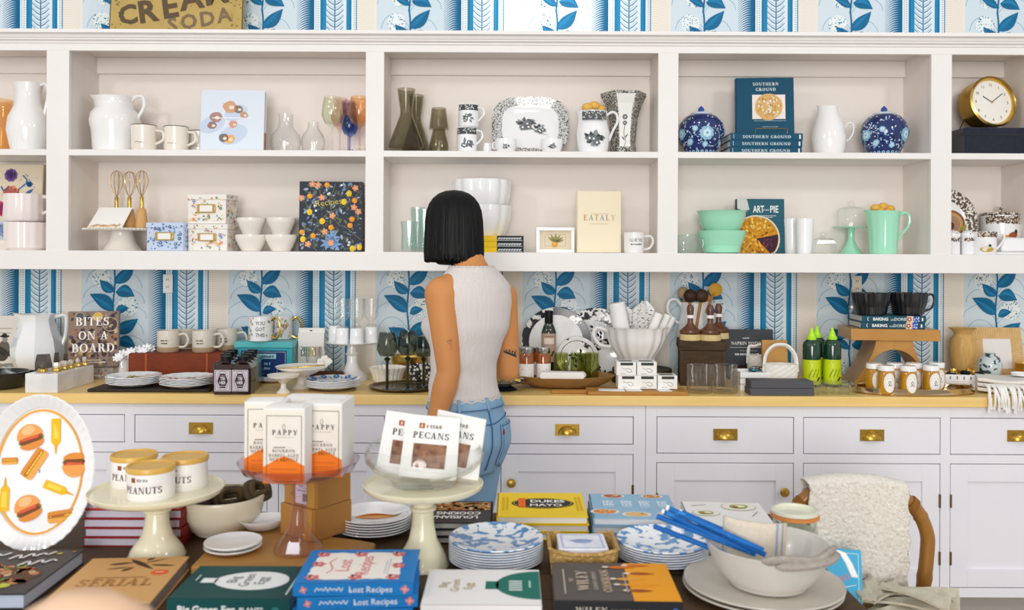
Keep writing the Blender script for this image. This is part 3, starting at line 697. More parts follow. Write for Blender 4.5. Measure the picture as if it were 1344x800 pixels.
# ================= middle shelf, fourth bay
NAVY = mat('#16347e', .1, coat=.5)
def gjar(px, Y, Z, label, seed):
    random.seed(seed)
    t = thing('ginger_jar', label, 'jar', base(px, Y, Z), 0, 'blue ginger jars')
    pr = prof_m(px, Y, Z, [(18, 201), (22, 196), (28, 184), (30, 174), (28, 163), (21, 154), (13, 150)])
    part('body', g_lathe(pr, 40), mat('#152f74', .1, mix='#0d2054', scale=12, coat=.5), t)
    zl = pr[-1][1]; k = Y/F
    li = part('lid', g_lathe([(14*k, zl-.004), (14*k, zl+.003), (10*k, zl+.009), (4*k, zl+.011), (.0004, zl+.011)], 28), mat('#c9d8e6', .12, coat=.4), t)
    part('finial', g_lathe([(3.4*k, zl+.011), (4.4*k, zl+.017), (3.6*k, zl+.026), (.0004, zl+.037)], 16), mat('#2455a8', .12, coat=.4), li)
    p = Print()
    def rf(z):
        for (ra, za), (rb, zb) in zip(pr, pr[1:]):
            if z <= zb: return ra+(rb-ra)*((max(z, 0)-za)/max(zb-za, 1e-6))
        return pr[-1][0]
    H = pr[-1][1]
    for i in range(16): a = -.14+.28*i/15; p.disc('#a9cbe0', a, .012, .007, .006, 8); p.disc('#24559a', a, .012, .003, .003, 6, 1)
    for (x, y, s) in ((.035+(seed-4)*.03, .085, .03), (-.065, .05, .015), (.0, .04, .012), (-.045, .105, .013), (.08, .042, .013), (-.115, .085, .024), (.12, .095, .018), (-.165, .06, .02), (.16, .055, .02)):
        p.flower('#8fc4dd', '#d8ecf4', x, y, s, 8, 2); p.flower('#d5e8f2', '#6aa6cc', x, y, s*.6, 6, 4)
        s > .02 and p.ring('#bcd3e6', x+.02, y-.015, s*1.5, s*1.3, .0013, 20, 1)
    for i in range(190):
        x, y, a = random.uniform(-.17, .17), random.uniform(.025, H-.012), random.uniform(0, 6.28); l = random.uniform(.006, .013)
        p.leaf(random.choice(['#cddff0', '#9fc0dd', '#e3edf5']), x, y, x+l*cos(a), y+l*sin(a), .005, .0015, 0, 4)
    o = p.build('painted_flowers', t, wrapc(0, 0, -pi/2, rf), .0006)
    random.seed(11)
gjar(920, 3.78, ZM, 'blue and white ginger jar left of the teal cookbooks', 3)
gjar(1160, 3.78, ZM, 'blue and white ginger jar right of the white pitcher', 5)
TEAL = mat('#0b4d68', .5)
z = ZM
for i in range(3):
    T = (zpy(1000, 175, 3.72)-ZM)/3-.0004; w_ = 95*3.7/F
    t, fr, sn = book(('lowest', 'middle', 'topmost')[i]+' of three teal cookbooks lying flat under the standing one', (PX(1006, 3.72, ZM)-.006+.002*i, 3.80, z), .18, w_, T, TEAL, 'flat', rz=90, group='stacked teal cookbooks', pages=mat('#e5e2e0', .8))
    p = Print(); p.text('#dce8ec', 'SOUTHERN GROUND', w_/2, T*.27, T*.42, serif=True, sx=1.2, sp=.08); p.rect('#dce8ec', .012, T*.2, .0135, T*.85); p.rect('#dce8ec', w_-.016, T*.2, w_-.009, T*.8); p.build('spine_lettering', t, sn)
    z += T+.0004
W = 75*3.76/F; H = zpy(1005, 102, 3.78)-z; t, fr, sn = book('teal cookbook with a crusty loaf on the cover standing on three flat copies', (PX(1005, 3.76, z), 3.765, z), W, H, .026, TEAL, lean=5, rz=-4)
p = Print(); p.text('#e6eef0', 'SOUTHERN', W/2+.004, H*.86, .014, serif=True, sp=.12); p.text('#e6eef0', 'GROUND', W/2+.004, H*.765, .014, serif=True, sp=.12)
p.rect('#efe6df', W*.28, H*.27, W*.85, H*.70); p.nxt(); p.disc('#d9b06d', W*.565, H*.485, W*.24, W*.24, 24, jag=.03); p.nxt()
for i in range(70):
    a, q = random.uniform(0, 6.28), W*.21*sqrt(random.random()); p.disc(random.choice(['#f5ead6', '#f5ead6', '#c8964c']), W*.565+q*cos(a), H*.485+q*sin(a), .0035, .0055, 6)
p.rect('#a9c4cc', W*.3, H*.235, W*.86, H*.242); p.rect('#a9c4cc', W*.45, H*.13, W*.72, H*.137); p.build('cover_print', t, fr)
ez = z; t = thing('wire_easel', 'small gold wire easel holding the standing teal cookbook', 'easel', (PX(1012, 3.74, z), 3.75, z))
part('wire', g_tube([(-.068, -.012, .0), (-.068, -.014, .024), (.068, -.014, .024), (.068, -.012, .0)], .0016, 6), GOLD, t)
for q in (-.068, .068): part('foot', g_tube([(q, -.012, .002), (q, .10, .002)], .0016, 6), GOLD, t)
vessel('dove_pitcher', 'white porcelain pitcher with swan-like tall lip between the teal books and the right ginger jar', 'pitcher', 1088, 3.78, ZM, [(18, 201), (21, 195), (22, 183), (20, 168), (15, 155), (11, 146), (10, 140)], WHITE, sp=[(pi*.95, .012, .1, .6), (pi*.5, .02, .14, 1.2)], handle=[(19, 172), (24, 162), (31, 162), (32, 172), (27, 182), (20, 186)], ht=2.2)
# ================= middle shelf, right bay: clock on a box
vb = mat('#1d222e', .9, mix='#262c3a', scale=60, sheen=.3)
zb = zpy(1296, 169, 3.74)
t = thing('storage_box', 'black velvet covered storage box under the brass clock', 'box', (PX(1302, 3.8, ZM), 3.8, ZM)); w_ = 108*3.74/F
part('box', g_cbox(w_-.012, .2, zb-ZM-.03), vb, t, .003); part('lid', g_cbox(w_, .212, .029, zb-ZM-.0295), vb, t, .004)
k = 3.72/F; R = 34.5*k; cz = zpy(1297, 133, 3.72)-zb-.003
t = thing('desk_clock', 'round brass desk clock with white dial on the black velvet box', 'clock', (PX(1300, 3.76, zb), 3.78, zb+.0015), 10, rx=0)
ck = lambda g: tr(rot(g, 'X', 90-8), 0, 0, R+.001)
part('case', ck(g_lathe([(R*.93, -.05), (R*.97, -.045), (R*.97, .02), (R, .024), (R, .034), (R*.93, .04), (R*.86, .03), (R*.85, .022)], 56, cap=False)), GOLD, t)
part('back_plate', ck(g_lathe([(.0005, -.052), (R*.93, -.05)], 40, cap=False)), mat('#8a6a2c', .4, 1), t)
dl = part('dial', ck(g_lathe([(R*.86, .022), (.0005, .022)], 48, cap=False)), mat('#f4f1ea', .4), t)
A = Mx.Rotation(radians(82), 4, 'X')
dfn = lambda a, b, h: A @ V((a, b, .0225+h))+V((0, 0, R+.001))
p = Print()
for i in range(12):
    a = pi/2-2*pi*(i+1)/12; p = Print(); p.text('#4d463a', str(i+1), R*.68*cos(a), R*.68*sin(a)-.006, .012); p.build('numeral', dl, dfn)
p = Print(); p.stroke('#3b3222', [(0, 0), (-R*.36, R*.22)], .004, 1); p.build('hour_hand', dl, dfn)
p = Print(); p.stroke('#3b3222', [(0, 0), (R*.5, R*.36)], .0032, 2); p.disc('#b8913c', 0, 0, .005, None, 12, 3); p.build('minute_hand', dl, dfn)
part('leg', g_tube([(-.07, .03, .09), (-.095, .06, -.0005)], .0025, 6), mat('#5a4424', .4, 1), t)
# ================= bottom shelf, leftmost bay
t = thing('tea_towel_pack', 'cream tea towel pack with purple and coral flowers standing at the left edge', 'tea towel', base(20, 3.86, ZB), 0, None, -4)
k = 3.86/F; H = zpy(20, 214, 3.86)-ZB; part('cloth', g_box(-30*k, 32*k, 0, .012, 0, H), mat('#e6d9bf', .8), t, .003)
p = Print()
for x, y, r, c, m_ in ((-.033, H-.05, .03, '#7b5c9e', '#3b2f63'), (-.03, H-.135, .04, '#e58a72', '#c8506a'), (-.075, H-.2, .035, '#d0487a', '#8d2d68'), (.05, H-.09, .014, '#3f86b8', '#1d4d8a'), (-.06, .09, .04, '#bcd0e8', '#6f8fc0'), (.03, .1, .03, '#e9a59a', '#c8506a')):
    p.flower(c, m_, x, y, r, 9); p.dots(m_, x-r*.6, y-r*.6, x+r*.6, y+r*.6, 14, .003, p.lay+2)
p.stroke('#2f6fae', [(-.04, H-.1), (-.06, H-.12), (-.075, H-.1)], .007, sm=4); p.stroke('#2f6fae', [(.02, H-.05), (.04, H-.08), (0, H-.12), (.03, H-.15)], .006, sm=4); p.leaf('#2f6fae', .03, H-.14, .07, H-.11, .015)
p.dots('#7b5c9e', .0, H-.17, .09, H-.04, 16, .003); p.build('flower_print', t, plane((0, 0, 0), (1, 0, 0), (0, 0, 1)))
PINK = mat('#f5e9e6', .2, coat=.3)
zz = zpy(35, 291, 3.74)
vessel('batter_jug', 'pale pink fluted jug, lower of the stacked pair', 'jug', 36, 3.74, ZB, [(24, 330), (27, 325), (27.5, 292)], PINK, 'pale pink jugs', [(26, 300), (36, 302), (36, 316), (26, 320)], 5, fl=(16, .018, .0), n=64)
vessel('batter_jug', 'pale pink fluted jug, upper of the stacked pair', 'jug', 32, 3.74, zz+.001, [(23, 291), (25, 287), (24, 268), (25, 255)], PINK, 'pale pink jugs', [(24, 258), (33, 260), (33, 275), (24, 280)], 5, fl=(16, .018, .0), n=64)
vessel('small_cup', 'small white cup at the left edge on the bottom shelf', 'cup', 5, 3.68, ZB, [(6, 330), (8, 326), (9, 316)], WARMW)
# ================= bottom shelf, second bay
zs = zpy(158, 301, 3.78); k = 3.78/F
t = thing('cake_stand', 'white beaded cake stand carrying the whisks and a recipe card', 'cake stand', base(160, 3.78, ZB))
part('pedestal', g_lathe(prof_m(160, 3.78, ZB, [(25, 330), (24, 328), (17, 318), (13, 306), (14, 303)]), 32), WARMW, t)
part('plate', g_lathe([(14*k, zs-ZB-.006), (44*k, zs-ZB-.006), (47*k, zs-ZB+.002), (46*k, zs-ZB+.004), (43*k, zs-ZB), (.0005, zs-ZB-.001)], 48), WARMW, t)
bd = part('bead_trim', join(*[g_ball(.0042, (46.5*k*cos(2*pi*i/60), 46.5*k*sin(2*pi*i/60), zs-ZB-.0005), 6) for i in range(60)]), WARMW, t); bd['kind'] = 'stuff'
def whisk(px, Y, top, wood, lab):
    k = Y/F; z0 = zs; h = zpy(px, top, Y)-z0; t = thing('whisk', lab, 'whisk', (PX(px, Y, z0), Y, z0), random.uniform(0, 60), 'gold whisks')
    part('grip', g_lathe([(.0005, 0), (7*k, .002), (8*k, .02), (5.5*k, h*.33), (3*k, h*.37)], 16), mat('#dcae74', .5, mix='#cf9d62', scale=20, stretch=(8, 8, 1)), t)
    part('ferrule', g_lathe([(2.6*k, h*.37), (2.6*k, h*.55), (2*k, h*.56)], 12), GOLD, t)
    ws = []
    for i in range(4):
        a = pi*i/4; pts = [(0, h*.55), (3, h*.62), (7.5, h*.76), (8.2, h*.86), (5.5, h*.96), (0, h)]
        q = [(x*k*cos(a), x*k*sin(a), z) for x, z in pts]+[(-x*k*cos(a), -x*k*sin(a), z) for x, z in reversed(pts[:-1])]
        part('wire', g_tube(crom(q, 4), .0011, 5), GOLD, t)
for a in ((153, 3.86, 224, 1, 'gold wire whisk standing behind the recipe card, left one'), (170, 3.80, 225, 1, 'gold wire whisk with white tag, middle of three'), (186, 3.75, 224, 1, 'gold wire whisk with pale wooden grip, right of three')): whisk(*a)
k = 3.7/F; t = thing('recipe_card', 'white recipe card with orange border resting on the cake stand', 'card', (PX(139, 3.71, zs), 3.715, zs+.003), 0, None, -30)
part('card', ([(-26*k, 0, 0), (20*k, 0, 0), (27*k, 0, .105), (-17*k, 0, .105), (-26*k, .002, 0), (20*k, .002, 0), (27*k, .002, .105), (-17*k, .002, .105)], [(0, 1, 2, 3), (7, 6, 5, 4), (0, 4, 5, 1), (1, 5, 6, 2), (2, 6, 7, 3), (3, 7, 4, 0)]), PAPER, t)
p = Print()
for i in range(12): p.flower(random.choice(['#e99a4a', '#f0c06a', '#b98b3a']), '#fff', -.07+i*.011, .012+random.uniform(-.004, .006), .006)
p.stroke('#b08a3c', [(-.055, .004), (-.05, .014), (.03, .014), (.034, .004)], .002, sm=3); p.build('border_print', t, plane((0, 0, 0), (1, 0, 0), (0, 0, 1)))
def tin(px, Y, Z, w_, top, label, base_, cols, group='floral recipe tins'):
    k = Y/F; W = w_*k; H = zpy(px, top, Y)-Z; D = .12; t = thing('recipe_tin', label, 'tin box', base(px, Y+D/2-.02, Z), -6, group)
    mb = mat(base_, .3); part('box', g_cbox(W-.006, D-.006, H*.82), mb, t, .003); part('lid', g_cbox(W, D, H*.19, H*.81), mb, t, .003)
    for fn, w2, nm_ in ((plane((-W/2, -D/2, 0), (1, 0, 0), (0, 0, 1)), W, 'front'), (plane((W/2, -D/2, 0), (0, 1, 0), (0, 0, 1)), D, 'side')):
        p = Print()
        for i in range(64 if nm_ == 'front' else 44):
            x, y = random.uniform(.012, w2-.012), random.uniform(.01, H-.008)
            if nm_ == 'front' and abs(x-W/2) < .042 and abs(y-H*.52) < .02: continue
            c = random.choice(cols); r = random.uniform(.003, .008)
            if random.random() < .45: p.leaf(c, x, y, x+random.uniform(-.012, .012), y+random.uniform(-.01, .012), .006)
            elif random.random() < .5: p.flower(c, '#fff3d8', x, y, r)
            else: p.disc(c, x, y, r*.4, None, 7)
        p.build('floral_print', t, fn, .0008)
    f = part('label_frame', join(g_box(-.04, .04, -D/2-.004, -D/2-.001, H*.37, H*.66)), GOLD, t, .003)
    part('label_card', g_box(-.028, .028, -D/2-.0046, -D/2-.002, H*.41, H*.62), PAPER, f)
tin(225, 3.7, ZB, 52, 292, 'blue floral recipe tin with gold label frame', '#c9d6ee', ['#2f74b8', '#1d5c8c', '#4ba0cf', '#5b6b9c', '#3d8d9b'])
OR = ['#e98a3c', '#f3c34e', '#4f8a63', '#7f8fd0', '#d6654a', '#98a8a0', '#f0dc9a']
tin(280, 3.72, ZB, 55, 294, 'white floral recipe tin, lower of the stacked pair', '#f1ede6', OR)
tin(279, 3.73, zpy(280, 294, 3.72)+.001, 54, 255, 'white floral recipe tin, upper of the stacked pair', '#f1ede6', OR)
def ribbowl(px, Y, Z, pb, pt, r, lab):
    return vessel('ramekin', lab, 'bowl', px, Y, Z, [(r*.55, pb), (r*.72, pb-6), (r*.93, pb-15), (r, pt+4), (r, pt)], WARMW, 'white ribbed bowls', fl=(30, .012, .004), n=90, t=.003)
for px, Y, tg in ((330, 3.74, 'left'), (369, 3.74, 'middle'), (385, 3.88, 'right rear')):
    ribbowl(px, Y, ZB, 331, 308, 20.5, f'white ribbed bowl at the bottom of the {tg} stack'); zt = zpy(px, 308, Y)
    ribbowl(px, Y, zt-.004, 308, 286, 18.5, f'white ribbed bowl at the top of the {tg} stack')
W = 82*3.76/F; H = zpy(434, 239, 3.76)-ZB
t, fr, sn = book('navy recipe binder with orange fruit and flowers on its cover', base(434, 3.735, ZB), W, H, .045, mat('#27303f', .45), lean=3, rz=3, pages=mat('#d8b86a', .4), name='recipe_binder', cat='binder')
p = Print(); random.seed(21)
p.stroke('#7c8466', [(.0, .03), (.05, .07), (.08, .12), (.12, .16), (.2, .2), (.26, .26)], .002, sm=5); p.stroke('#7c8466', [(.1, 0), (.12, .06), (.1, .11), (.05, .16), (.02, .22)], .002, sm=5); p.stroke('#7c8466', [(.26, .05), (.2, .1), (.16, .12), (.13, .2), (.15, .29)], .002, sm=5)
for i in range(230):
    x, y, a = random.uniform(.012, W-.012), random.uniform(.012, H-.012), random.uniform(0, 6.28); l = random.uniform(.012, .026)
    x2, y2 = min(max(x+l*cos(a), .003), W-.003), min(max(y+l*sin(a), .003), H-.003)
    p.leaf(random.choice(['#56604f', '#6d7350', '#5f6a5c', '#7b94b8', '#a9b9c9', '#5b5242']), x, y, x2, y2, l*.42)
p.nxt(); p.dots('#8aa0c4', .005, .005, W-.005, H-.005, 90, .0022)
for x, y in ((.14, .06), (.12, .035), (.15, .03)):
    for i in range(7): a = i*.9; p.leaf('#7ea3cf', x, y, x+.035*cos(a), max(y+.035*sin(a), .003), .011)
p.nxt()
for x, y in ((.16, .90), (.42, .80), (.6, .86)): pass
for u, v, c in ((.43, .95, 'o'), (.16, .79, 'o'), (.78, .83, 'l'), (.70, .71, 'l'), (.87, .73, 'o'), (.16, .56, 'l'), (.36, .43, 'l'), (.50, .34, 'o'), (.83, .46, 'o'), (.80, .37, 'o'), (.22, .22, 'o'), (.06, .17, 'l'), (.84, .03, 'l'), (.95, .06, 'l'), (.02, .27, 'o')):
    y = min(max(v*H, .012), H-.012); x = min(max(u*W, .012), W-.012); p.disc('#f09c25' if c == 'o' else '#f2c81e', x, y, .0115, .0115 if c == 'o' else .0135, 14); p.disc('#f8bf52' if c == 'o' else '#f8df63', x-.003, y+.003, .004, None, 8, p.lay+1)
for u, v in ((.29, .95), (.20, .96), (.35, .77), (.88, .91), (.86, .63), (.93, .57), (.52, .51), (.40, .28), (.50, .12), (.14, .1), (.03, .76)): p.flower('#f0a07a', '#f6d27a', u*W, min(v*H, H-.012), .014, 5)
for u, v in ((.47, .83), (.45, .82), (.66, .95), (.26, .58), (.24, .65), (.07, .24), (.79, .13), (.78, .09)): p.disc('#f0f0ee', u*W, v*H, .005, None, 8)
p.nxt().nxt(); p.text('#e0cf6e', 'Recipes', W*.46, H*.66, .026, rotd=7, bold=-.008)
p.build('cover_print', t, fr, .0004)
for z in (.05, H-.012): part('corner_clip', g_tube(crom([(W/2-.004, .006, z), (W/2+.006, .022, z), (W/2-.004, .04, z)], 4), .002, 6), GOLD, t)
# ================= bottom shelf, third bay
AQ = glass('#8fd8cf', .25)
for px, Y, top, r, lab in ((537, 3.74, 290, 10.5, 'aqua glass tumbler at the left behind the woman'), (548, 3.88, 272, 9, 'tall aqua glass vase at the back beside the woman'), (557, 3.78, 274, 9, 'tall aqua glass vase touching the woman’s hair in view')):
    vessel('aqua_glass', lab.replace('’', "'"), 'glass', px, Y, ZB, [(r*.9, 331), (r, 325), (r*.95, top+16), (r*1.05, top)], AQ, 'aqua glassware', t=.003, floor=.014, fl=(10, .02, .02), n=50)
vessel('scalloped_bowl', 'large white scalloped bowl, lower of the stack behind the woman', 'bowl', 632, 3.8, ZB, [(20, 331), (22, 322), (27, 312), (33, 300), (37, 285), (38, 270)], MILK, 'scalloped bowls', fl=(12, .03, .02, 1), n=96, t=.004)
vessel('scalloped_bowl', 'large white scalloped bowl, upper of the stack behind the woman', 'bowl', 632, 3.8, zpy(632, 278, 3.8), [(28, 278), (32, 272), (36, 260), (37.5, 243), (37, 237)], MILK, 'scalloped bowls', fl=(12, .03, .01, 1), n=96, t=.004)
z = ZB
for i in range(3):
    W = 62*3.7/F; T = (zpy(656, 331-7.3*(i+1), 3.69)-ZB)-(z-ZB) if i else zpy(656, 324, 3.69)-ZB
    t, fr, sn = book(('lowest', 'middle', 'topmost')[i]+' of three yellow and black spined books in front of the scalloped bowls', (PX(656, 3.69, ZB), 3.712, z), .07, W, T-.0006, mat('#f2c811', .4), 'flat', rz=90, group='yellow and black books', name='small_book')
    p = Print(); p.rect('#23272d', W*.44, 0, W, T-.0006); p.nxt()
    for q in range(9): p.leaf('#cfd6da', W*(.46+q*.055), T*.35, W*(.52+q*.055), T*.62, T*.3, .001)
    p.rect('#e9edf0', W*.44, T*.12, W*.97, T*.2); p.build('spine_print', t, sn)
    z += T
k = 3.72/F; W = 50*k; H = zpy(729, 298, 3.72)-ZB; t = thing('picture_frame', 'small white framed botanical print of a lemon', 'frame', base(729, 3.72, ZB), 0, None, -3)
part('frame', join(g_box(-W/2, W/2, 0, .025, 0, .014), g_box(-W/2, W/2, 0, .025, H-.014, H), g_box(-W/2, -W/2+.014, 0, .025, .014, H-.014), g_box(W/2-.014, W/2, 0, .025, .014, H-.014)), MILK, t, .0015)
part('picture', g_box(-W/2+.01, W/2-.01, .018, .023, .01, H-.01), mat('#e3d3b8', .7), t)
p = Print(); p.frame('#b3a184', -.045, .028, .045, H-.028, .0012); p.nxt()
for a in (2.5, 2.1, 1.5, 1.0, .6, .3): p.leaf('#93935a', 0, .045, .04*cos(a), .045+.04*sin(a), .011)
p.nxt(); p.disc('#dba03a', -.002, .036, .013, .012, 16); p.disc('#ecbf5c', -.005, .039, .005, None, 10, p.lay+1); p.build('botanical_print', t, plane((0, .018, 0), (1, 0, 0), (0, 0, 1)))
W = 58*3.74/F; H = zpy(786, 251, 3.74)-ZB; CRM = mat('#f3e7c8', .2, coat=.3)
t, fr, sn = book('tall glossy cream cookbook with multicoloured title', base(786, 3.74, ZB), W, H, .045, CRM, lean=2, rz=2)
p = Print(); cs = ['#d98a6a', '#7fb09a', '#d9a05a', '#8fa9c0', '#c98a80', '#cdbf8a']
for i, ch in enumerate('EATALY'): p.text(cs[i], ch, W*(.2+.125*i), H*.525, .024, serif=True)
p.rect('#c9b68c', W*.33, H*.63, W*.72, H*.637); p.rect('#c9b68c', W*.3, H*.465, W*.7, H*.472); p.build('cover_lettering', t, fr)
m = vessel('slogan_mug', 'white mug with black slogan at the right end of its shelf bay', 'mug', 832, 3.73, ZB, [(12.5, 332), (13.2, 330), (13.5, 305)], WHITE, handle=[(13, 310), (22, 310), (25, 317), (21, 325), (13, 327)], ht=3.4)
p = Print(); p.text('#4a4f52', 'I LOVE YOU', 0.004, .048, .014, sx=.55); p.scrib('#4a4f52', -.02, .028, .034, .006); p.build('lettering', m, wrapc(13.5*3.73/F))
# ================= bottom shelf, fourth bay
m = vessel('glass_mug', 'clear pressed glass mug left of the jade bowls', 'mug', 902, 3.74, ZB, [(13, 333), (14, 330), (15.5, 308)], PALEG, handle=[(14, 312), (20, 313), (20, 324), (13, 328)], ht=2.6, t=.003)
vessel('jade_bowl', 'jade green mixing bowl, lower of the stack of two', 'bowl', 947, 3.78, ZB, [(17, 334), (18, 332), (27, 320), (31, 307), (32, 303)], JADE, 'jade bowls', t=.004, n=48)
vessel('jade_bowl', 'jade green mixing bowl, upper of the stack of two', 'bowl', 947, 3.78, zpy(947, 305, 3.78), [(22, 304), (24, 301), (30, 287), (31, 279), (33, 277)], JADE, 'jade bowls', t=.004, n=48)
W = 62*3.84/F; H = zpy(998, 261, 3.84)-ZB; t, fr, sn = book('teal pie cookbook with a golden pie on the cover behind the jade bowls', base(999, 3.84, ZB), W, H, .03, mat('#1d5468', .4), lean=3, spm=mat('#26282a', .5))
p = Print(); p.rect('#2a6072', 0, 0, W, H); p.nxt()
for i in range(9): p.rect('#1d4a5b', 0, H*.08*i, W, H*.08*i+.002)
p.add('#cfd3cd', [(0, H*.82), (W*.12, H*.78), (W*.26, H*.8), (W*.22, H*.95), (W*.2, H), (0, H)]); p.nxt()
cx_, cy_, R = W*.4, H*.27, W*.5
def clip(q): return [(min(max(a, .001), W-.001), min(max(b, .001), H-.001)) for a, b in q]
n0 = len(p.p); p.disc('#e9dcc4', cx_, cy_, R, R, 36); p.nxt(); p.disc('#c98a1e', cx_, cy_, R*.94, R*.94, 36); p.nxt(); p.add('#3c2030', [(cx_, cy_)]+[(cx_+R*.93*cos(a), cy_+R*.93*sin(a)) for a in (-.9, -.6, -.3, 0, .2)]); p.nxt()
for i in range(120):
    a, q = random.uniform(.25, 5.3), R*.86*sqrt(random.random()); p.disc(random.choice(['#f0b43c', '#e89a1c', '#f6cf6a', '#a4661a', '#f3bd48']), cx_+q*cos(a), cy_+q*sin(a), .008, .005, 7, rot=a)
p.dots('#c0506a', cx_+R*.3, cy_-R*.4, cx_+R*.7, cy_, 20, .002)
p.p[n0:] = [(c, clip(q), l) for c, q, l in p.p[n0:]]
p.nxt(); p.text('#f2f4f2', 'ART', W*.45, H*.75, .03, sx=.6, bold=.02); p.text('#f2f4f2', 'of the', W*.6, H*.78, .009); p.text('#f2f4f2', 'PIE', W*.78, H*.75, .03, sx=.7, bold=.02); p.rect('#d8dedd', W*.38, H*.685, W*.82, H*.695); p.rect('#d8dedd', W*.45, H*.655, W*.75, H*.665); p.build('cover_print', t, fr)
for px, Y, lab in ((1039, 3.86, 'white milk glass tumbler partly hidden by its neighbour'), (1056, 3.76, 'white milk glass tumbler left of the glass cloche')):
    vessel('milk_tumbler', lab, 'tumbler', px, Y, ZB, [(9.5, 334), (10, 328), (11.5, 300), (12, 287)], MILK, 'milk glass tumblers', t=.003)
t = thing('butter_cloche', 'small square clear glass butter dish with knob', 'dish', base(1080, 3.74, ZB)); k = 3.74/F
part('cover', g_loft([[(x*s, y*s, z) for x, y in ((-.046, -.046), (.046, -.046), (.046, .046), (-.046, .046))] for s, z in ((1, .004), (.98, .03), (.8, .062), (.3, .07))]), CLEAR, t, .004); part('knob', g_ball(.013, (0, 0, .083), 14), CLEAR, t)
part('dish', g_cbox(.104, .104, .004), CLEAR, t, .001)
k = 3.845/F; zs2 = zpy(1117, 298.5, 3.845)-ZB; t = thing('cake_stand', 'small jade glass cake stand under a clear dome', 'cake stand', base(1117, 3.845, ZB))
part('pedestal', g_lathe(prof_m(1117, 3.845, ZB, [(14, 334), (13.5, 331), (7, 322), (4, 314), (4, 302), (5, 299.5)]), 28), JADE, t)
part('plate', g_lathe([(4*k, zs2-.004), (23*k, zs2-.002), (24.5*k, zs2+.003), (23*k, zs2+.003), (.0005, zs2)], 40), JADE, t)
t = thing('glass_dome', 'clear glass dome with ball knob over the small jade cake stand', 'dome', (PX(1117, 3.845, ZB), 3.845, ZB+zs2+.004))
hd = zpy(1117, 272, 3.845)-ZB-zs2-.004
part('dome', g_lathe([(17.5*k, 0), (17.5*k, hd*.8), (15*k, hd*.95), (8*k, hd*1.02), (.0005, hd*1.03)], 36), CLEAR, t); part('knob', g_ball(4.6*k, (0, 0, hd*1.03+3.6*k), 14), CLEAR, t)
m = vessel('jade_pitcher', 'jade green fluted pitcher filled with yellow sponges', 'pitcher', 1159, 3.735, ZB, [(17, 334), (18, 330), (17.5, 320), (19, 300), (20, 282), (21, 277)], JADE, handle=[(19, 284), (28, 279), (34, 284), (33, 296), (25, 306), (18, 315)], ht=4, sp=[(pi, .014, .12, .5)], fl=(14, .012, .01), n=70)
for i, (dx, py, r) in enumerate(((-10, 273, 8), (0, 271, 8), (9, 274, 8), (-4, 277, 8), (6, 278, 8))):
    solo('sponge', ('leftmost', 'topmost', 'rightmost', 'front left', 'front right')[i]+' yellow sponge in the mouth of the jade pitcher', 'sponge', g_ball(r*3.76/F*.82, n=14, sz=.8), YEL, P(1159+dx, py, 3.76+.014*(i % 3-1)), 0, 'sponges in the jade pitcher')
# ================= bottom shelf, right bay
k = 3.86/F; R = 44*k; t = thing('turkey_plate', 'large plate with brown transfer rim and a turkey, half hidden by the right shelf post', 'plate', base(1240, 3.85, ZB), 0, None, -8)
pc = lambda g: tr(rot(g, 'X', 90), 0, 0, R)
part('rim', pc(g_lathe([(R, .018), (R*.98, .02), (R*.66, .008)], 56, cap=False)), BROWNT, t); part('well', pc(g_lathe([(R*.66, .008), (R*.6, .004), (.0005, .004)], 48, cap=False)), MILK, t); part('back', pc(g_lathe([(.0005, 0), (R*.6, 0), (R, .018)], 48, cap=False)), MILK, t)
p = Print(); p.ring('#4f3d30', 0, 0, R*.995, R*.995, .002, 48, 1)
p.disc('#8a5a34', .035, -.01, .06, .06, 24); p.nxt(); p.disc('#c79a6a', .035, -.01, .05, .05, 24); p.nxt(); p.disc('#a88468', .035, -.012, .036, .036, 20); p.nxt(); p.disc('#5c3a2a', .02, -.02, .026, .02, 14); p.leaf('#9a9a3a', .07, -.04, .1, -.02, .02)
p.build('turkey_print', t, lambda a, b, h: V((a, -.006-h-.011*max(0, (sqrt(a*a+b*b)/R-.66)/.34), R+b)), .0012)
m = vessel('biscuit_canister', 'lidded canister with brown rim band and painted duck', 'canister', 1313, 3.852, ZB, [(22, 333), (23, 330), (23.5, 283)], MILK, rim=None, t=.003); k = 3.84/F
li = solo('canister_lid', 'round white lid with knob on the duck canister', 'lid', join(g_lathe([(24*k, .0005), (25*k, .004), (24*k, .012), (10*k, .018), (.0005, .018)], 36), g_lathe([(2.5*k, .017), (2*k, .028), (4*k, .036), (.0005, .042)], 14)), BROWNT, (PX(1313, 3.852, ZB), 3.852, zpy(1313, 283, 3.852)))
p = Print(); h = zpy(1313, 283, 3.852)-ZB; p.rect('#ded3c4', -.1, h-.035, .1, h-.004, nx=18); p.nxt(); p.dots('#5c4636', -.1, h-.036, .1, h-.002, 220, .0034); p.build('transfer_band', m, wrapc(23.6*k)); p = Print(); p.disc('#a8552a', .012, .085, .022, .014, 14, rot=.3); p.disc('#1f4a3c', .026, .1, .008, .01, 10); p.disc('#d59a4a', -.02, .078, .016, .008, 10); p.build('duck_print', m, wrapc(23.6*k))
for px, lab in ((1251, 'white shaker with brown transfer band, left of the pair'), (1270, 'white shaker with brown transfer band, right of the pair')):
    m = vessel('shaker', lab, 'shaker', px, 3.71, ZB, [(8, 335), (8.3, 333), (8.3, 310), (8.8, 309), (8.5, 306), (5, 303), (.5, 302)], MILK, 'transferware shakers', solid=True); p = Print(); h = zpy(px, 312, 3.71)-ZB; p.rect('#d9cdbd', -.024, h-.014, .024, h, nx=8); p.nxt(); p.dots('#5c4636', -.024, h-.015, .024, h, 40, .0022); p.dots('#5c4636', -.008, h+.016, .008, h+.02, 4, .0018); p.build('transfer_band', m, wrapc(8.35*3.71/F))
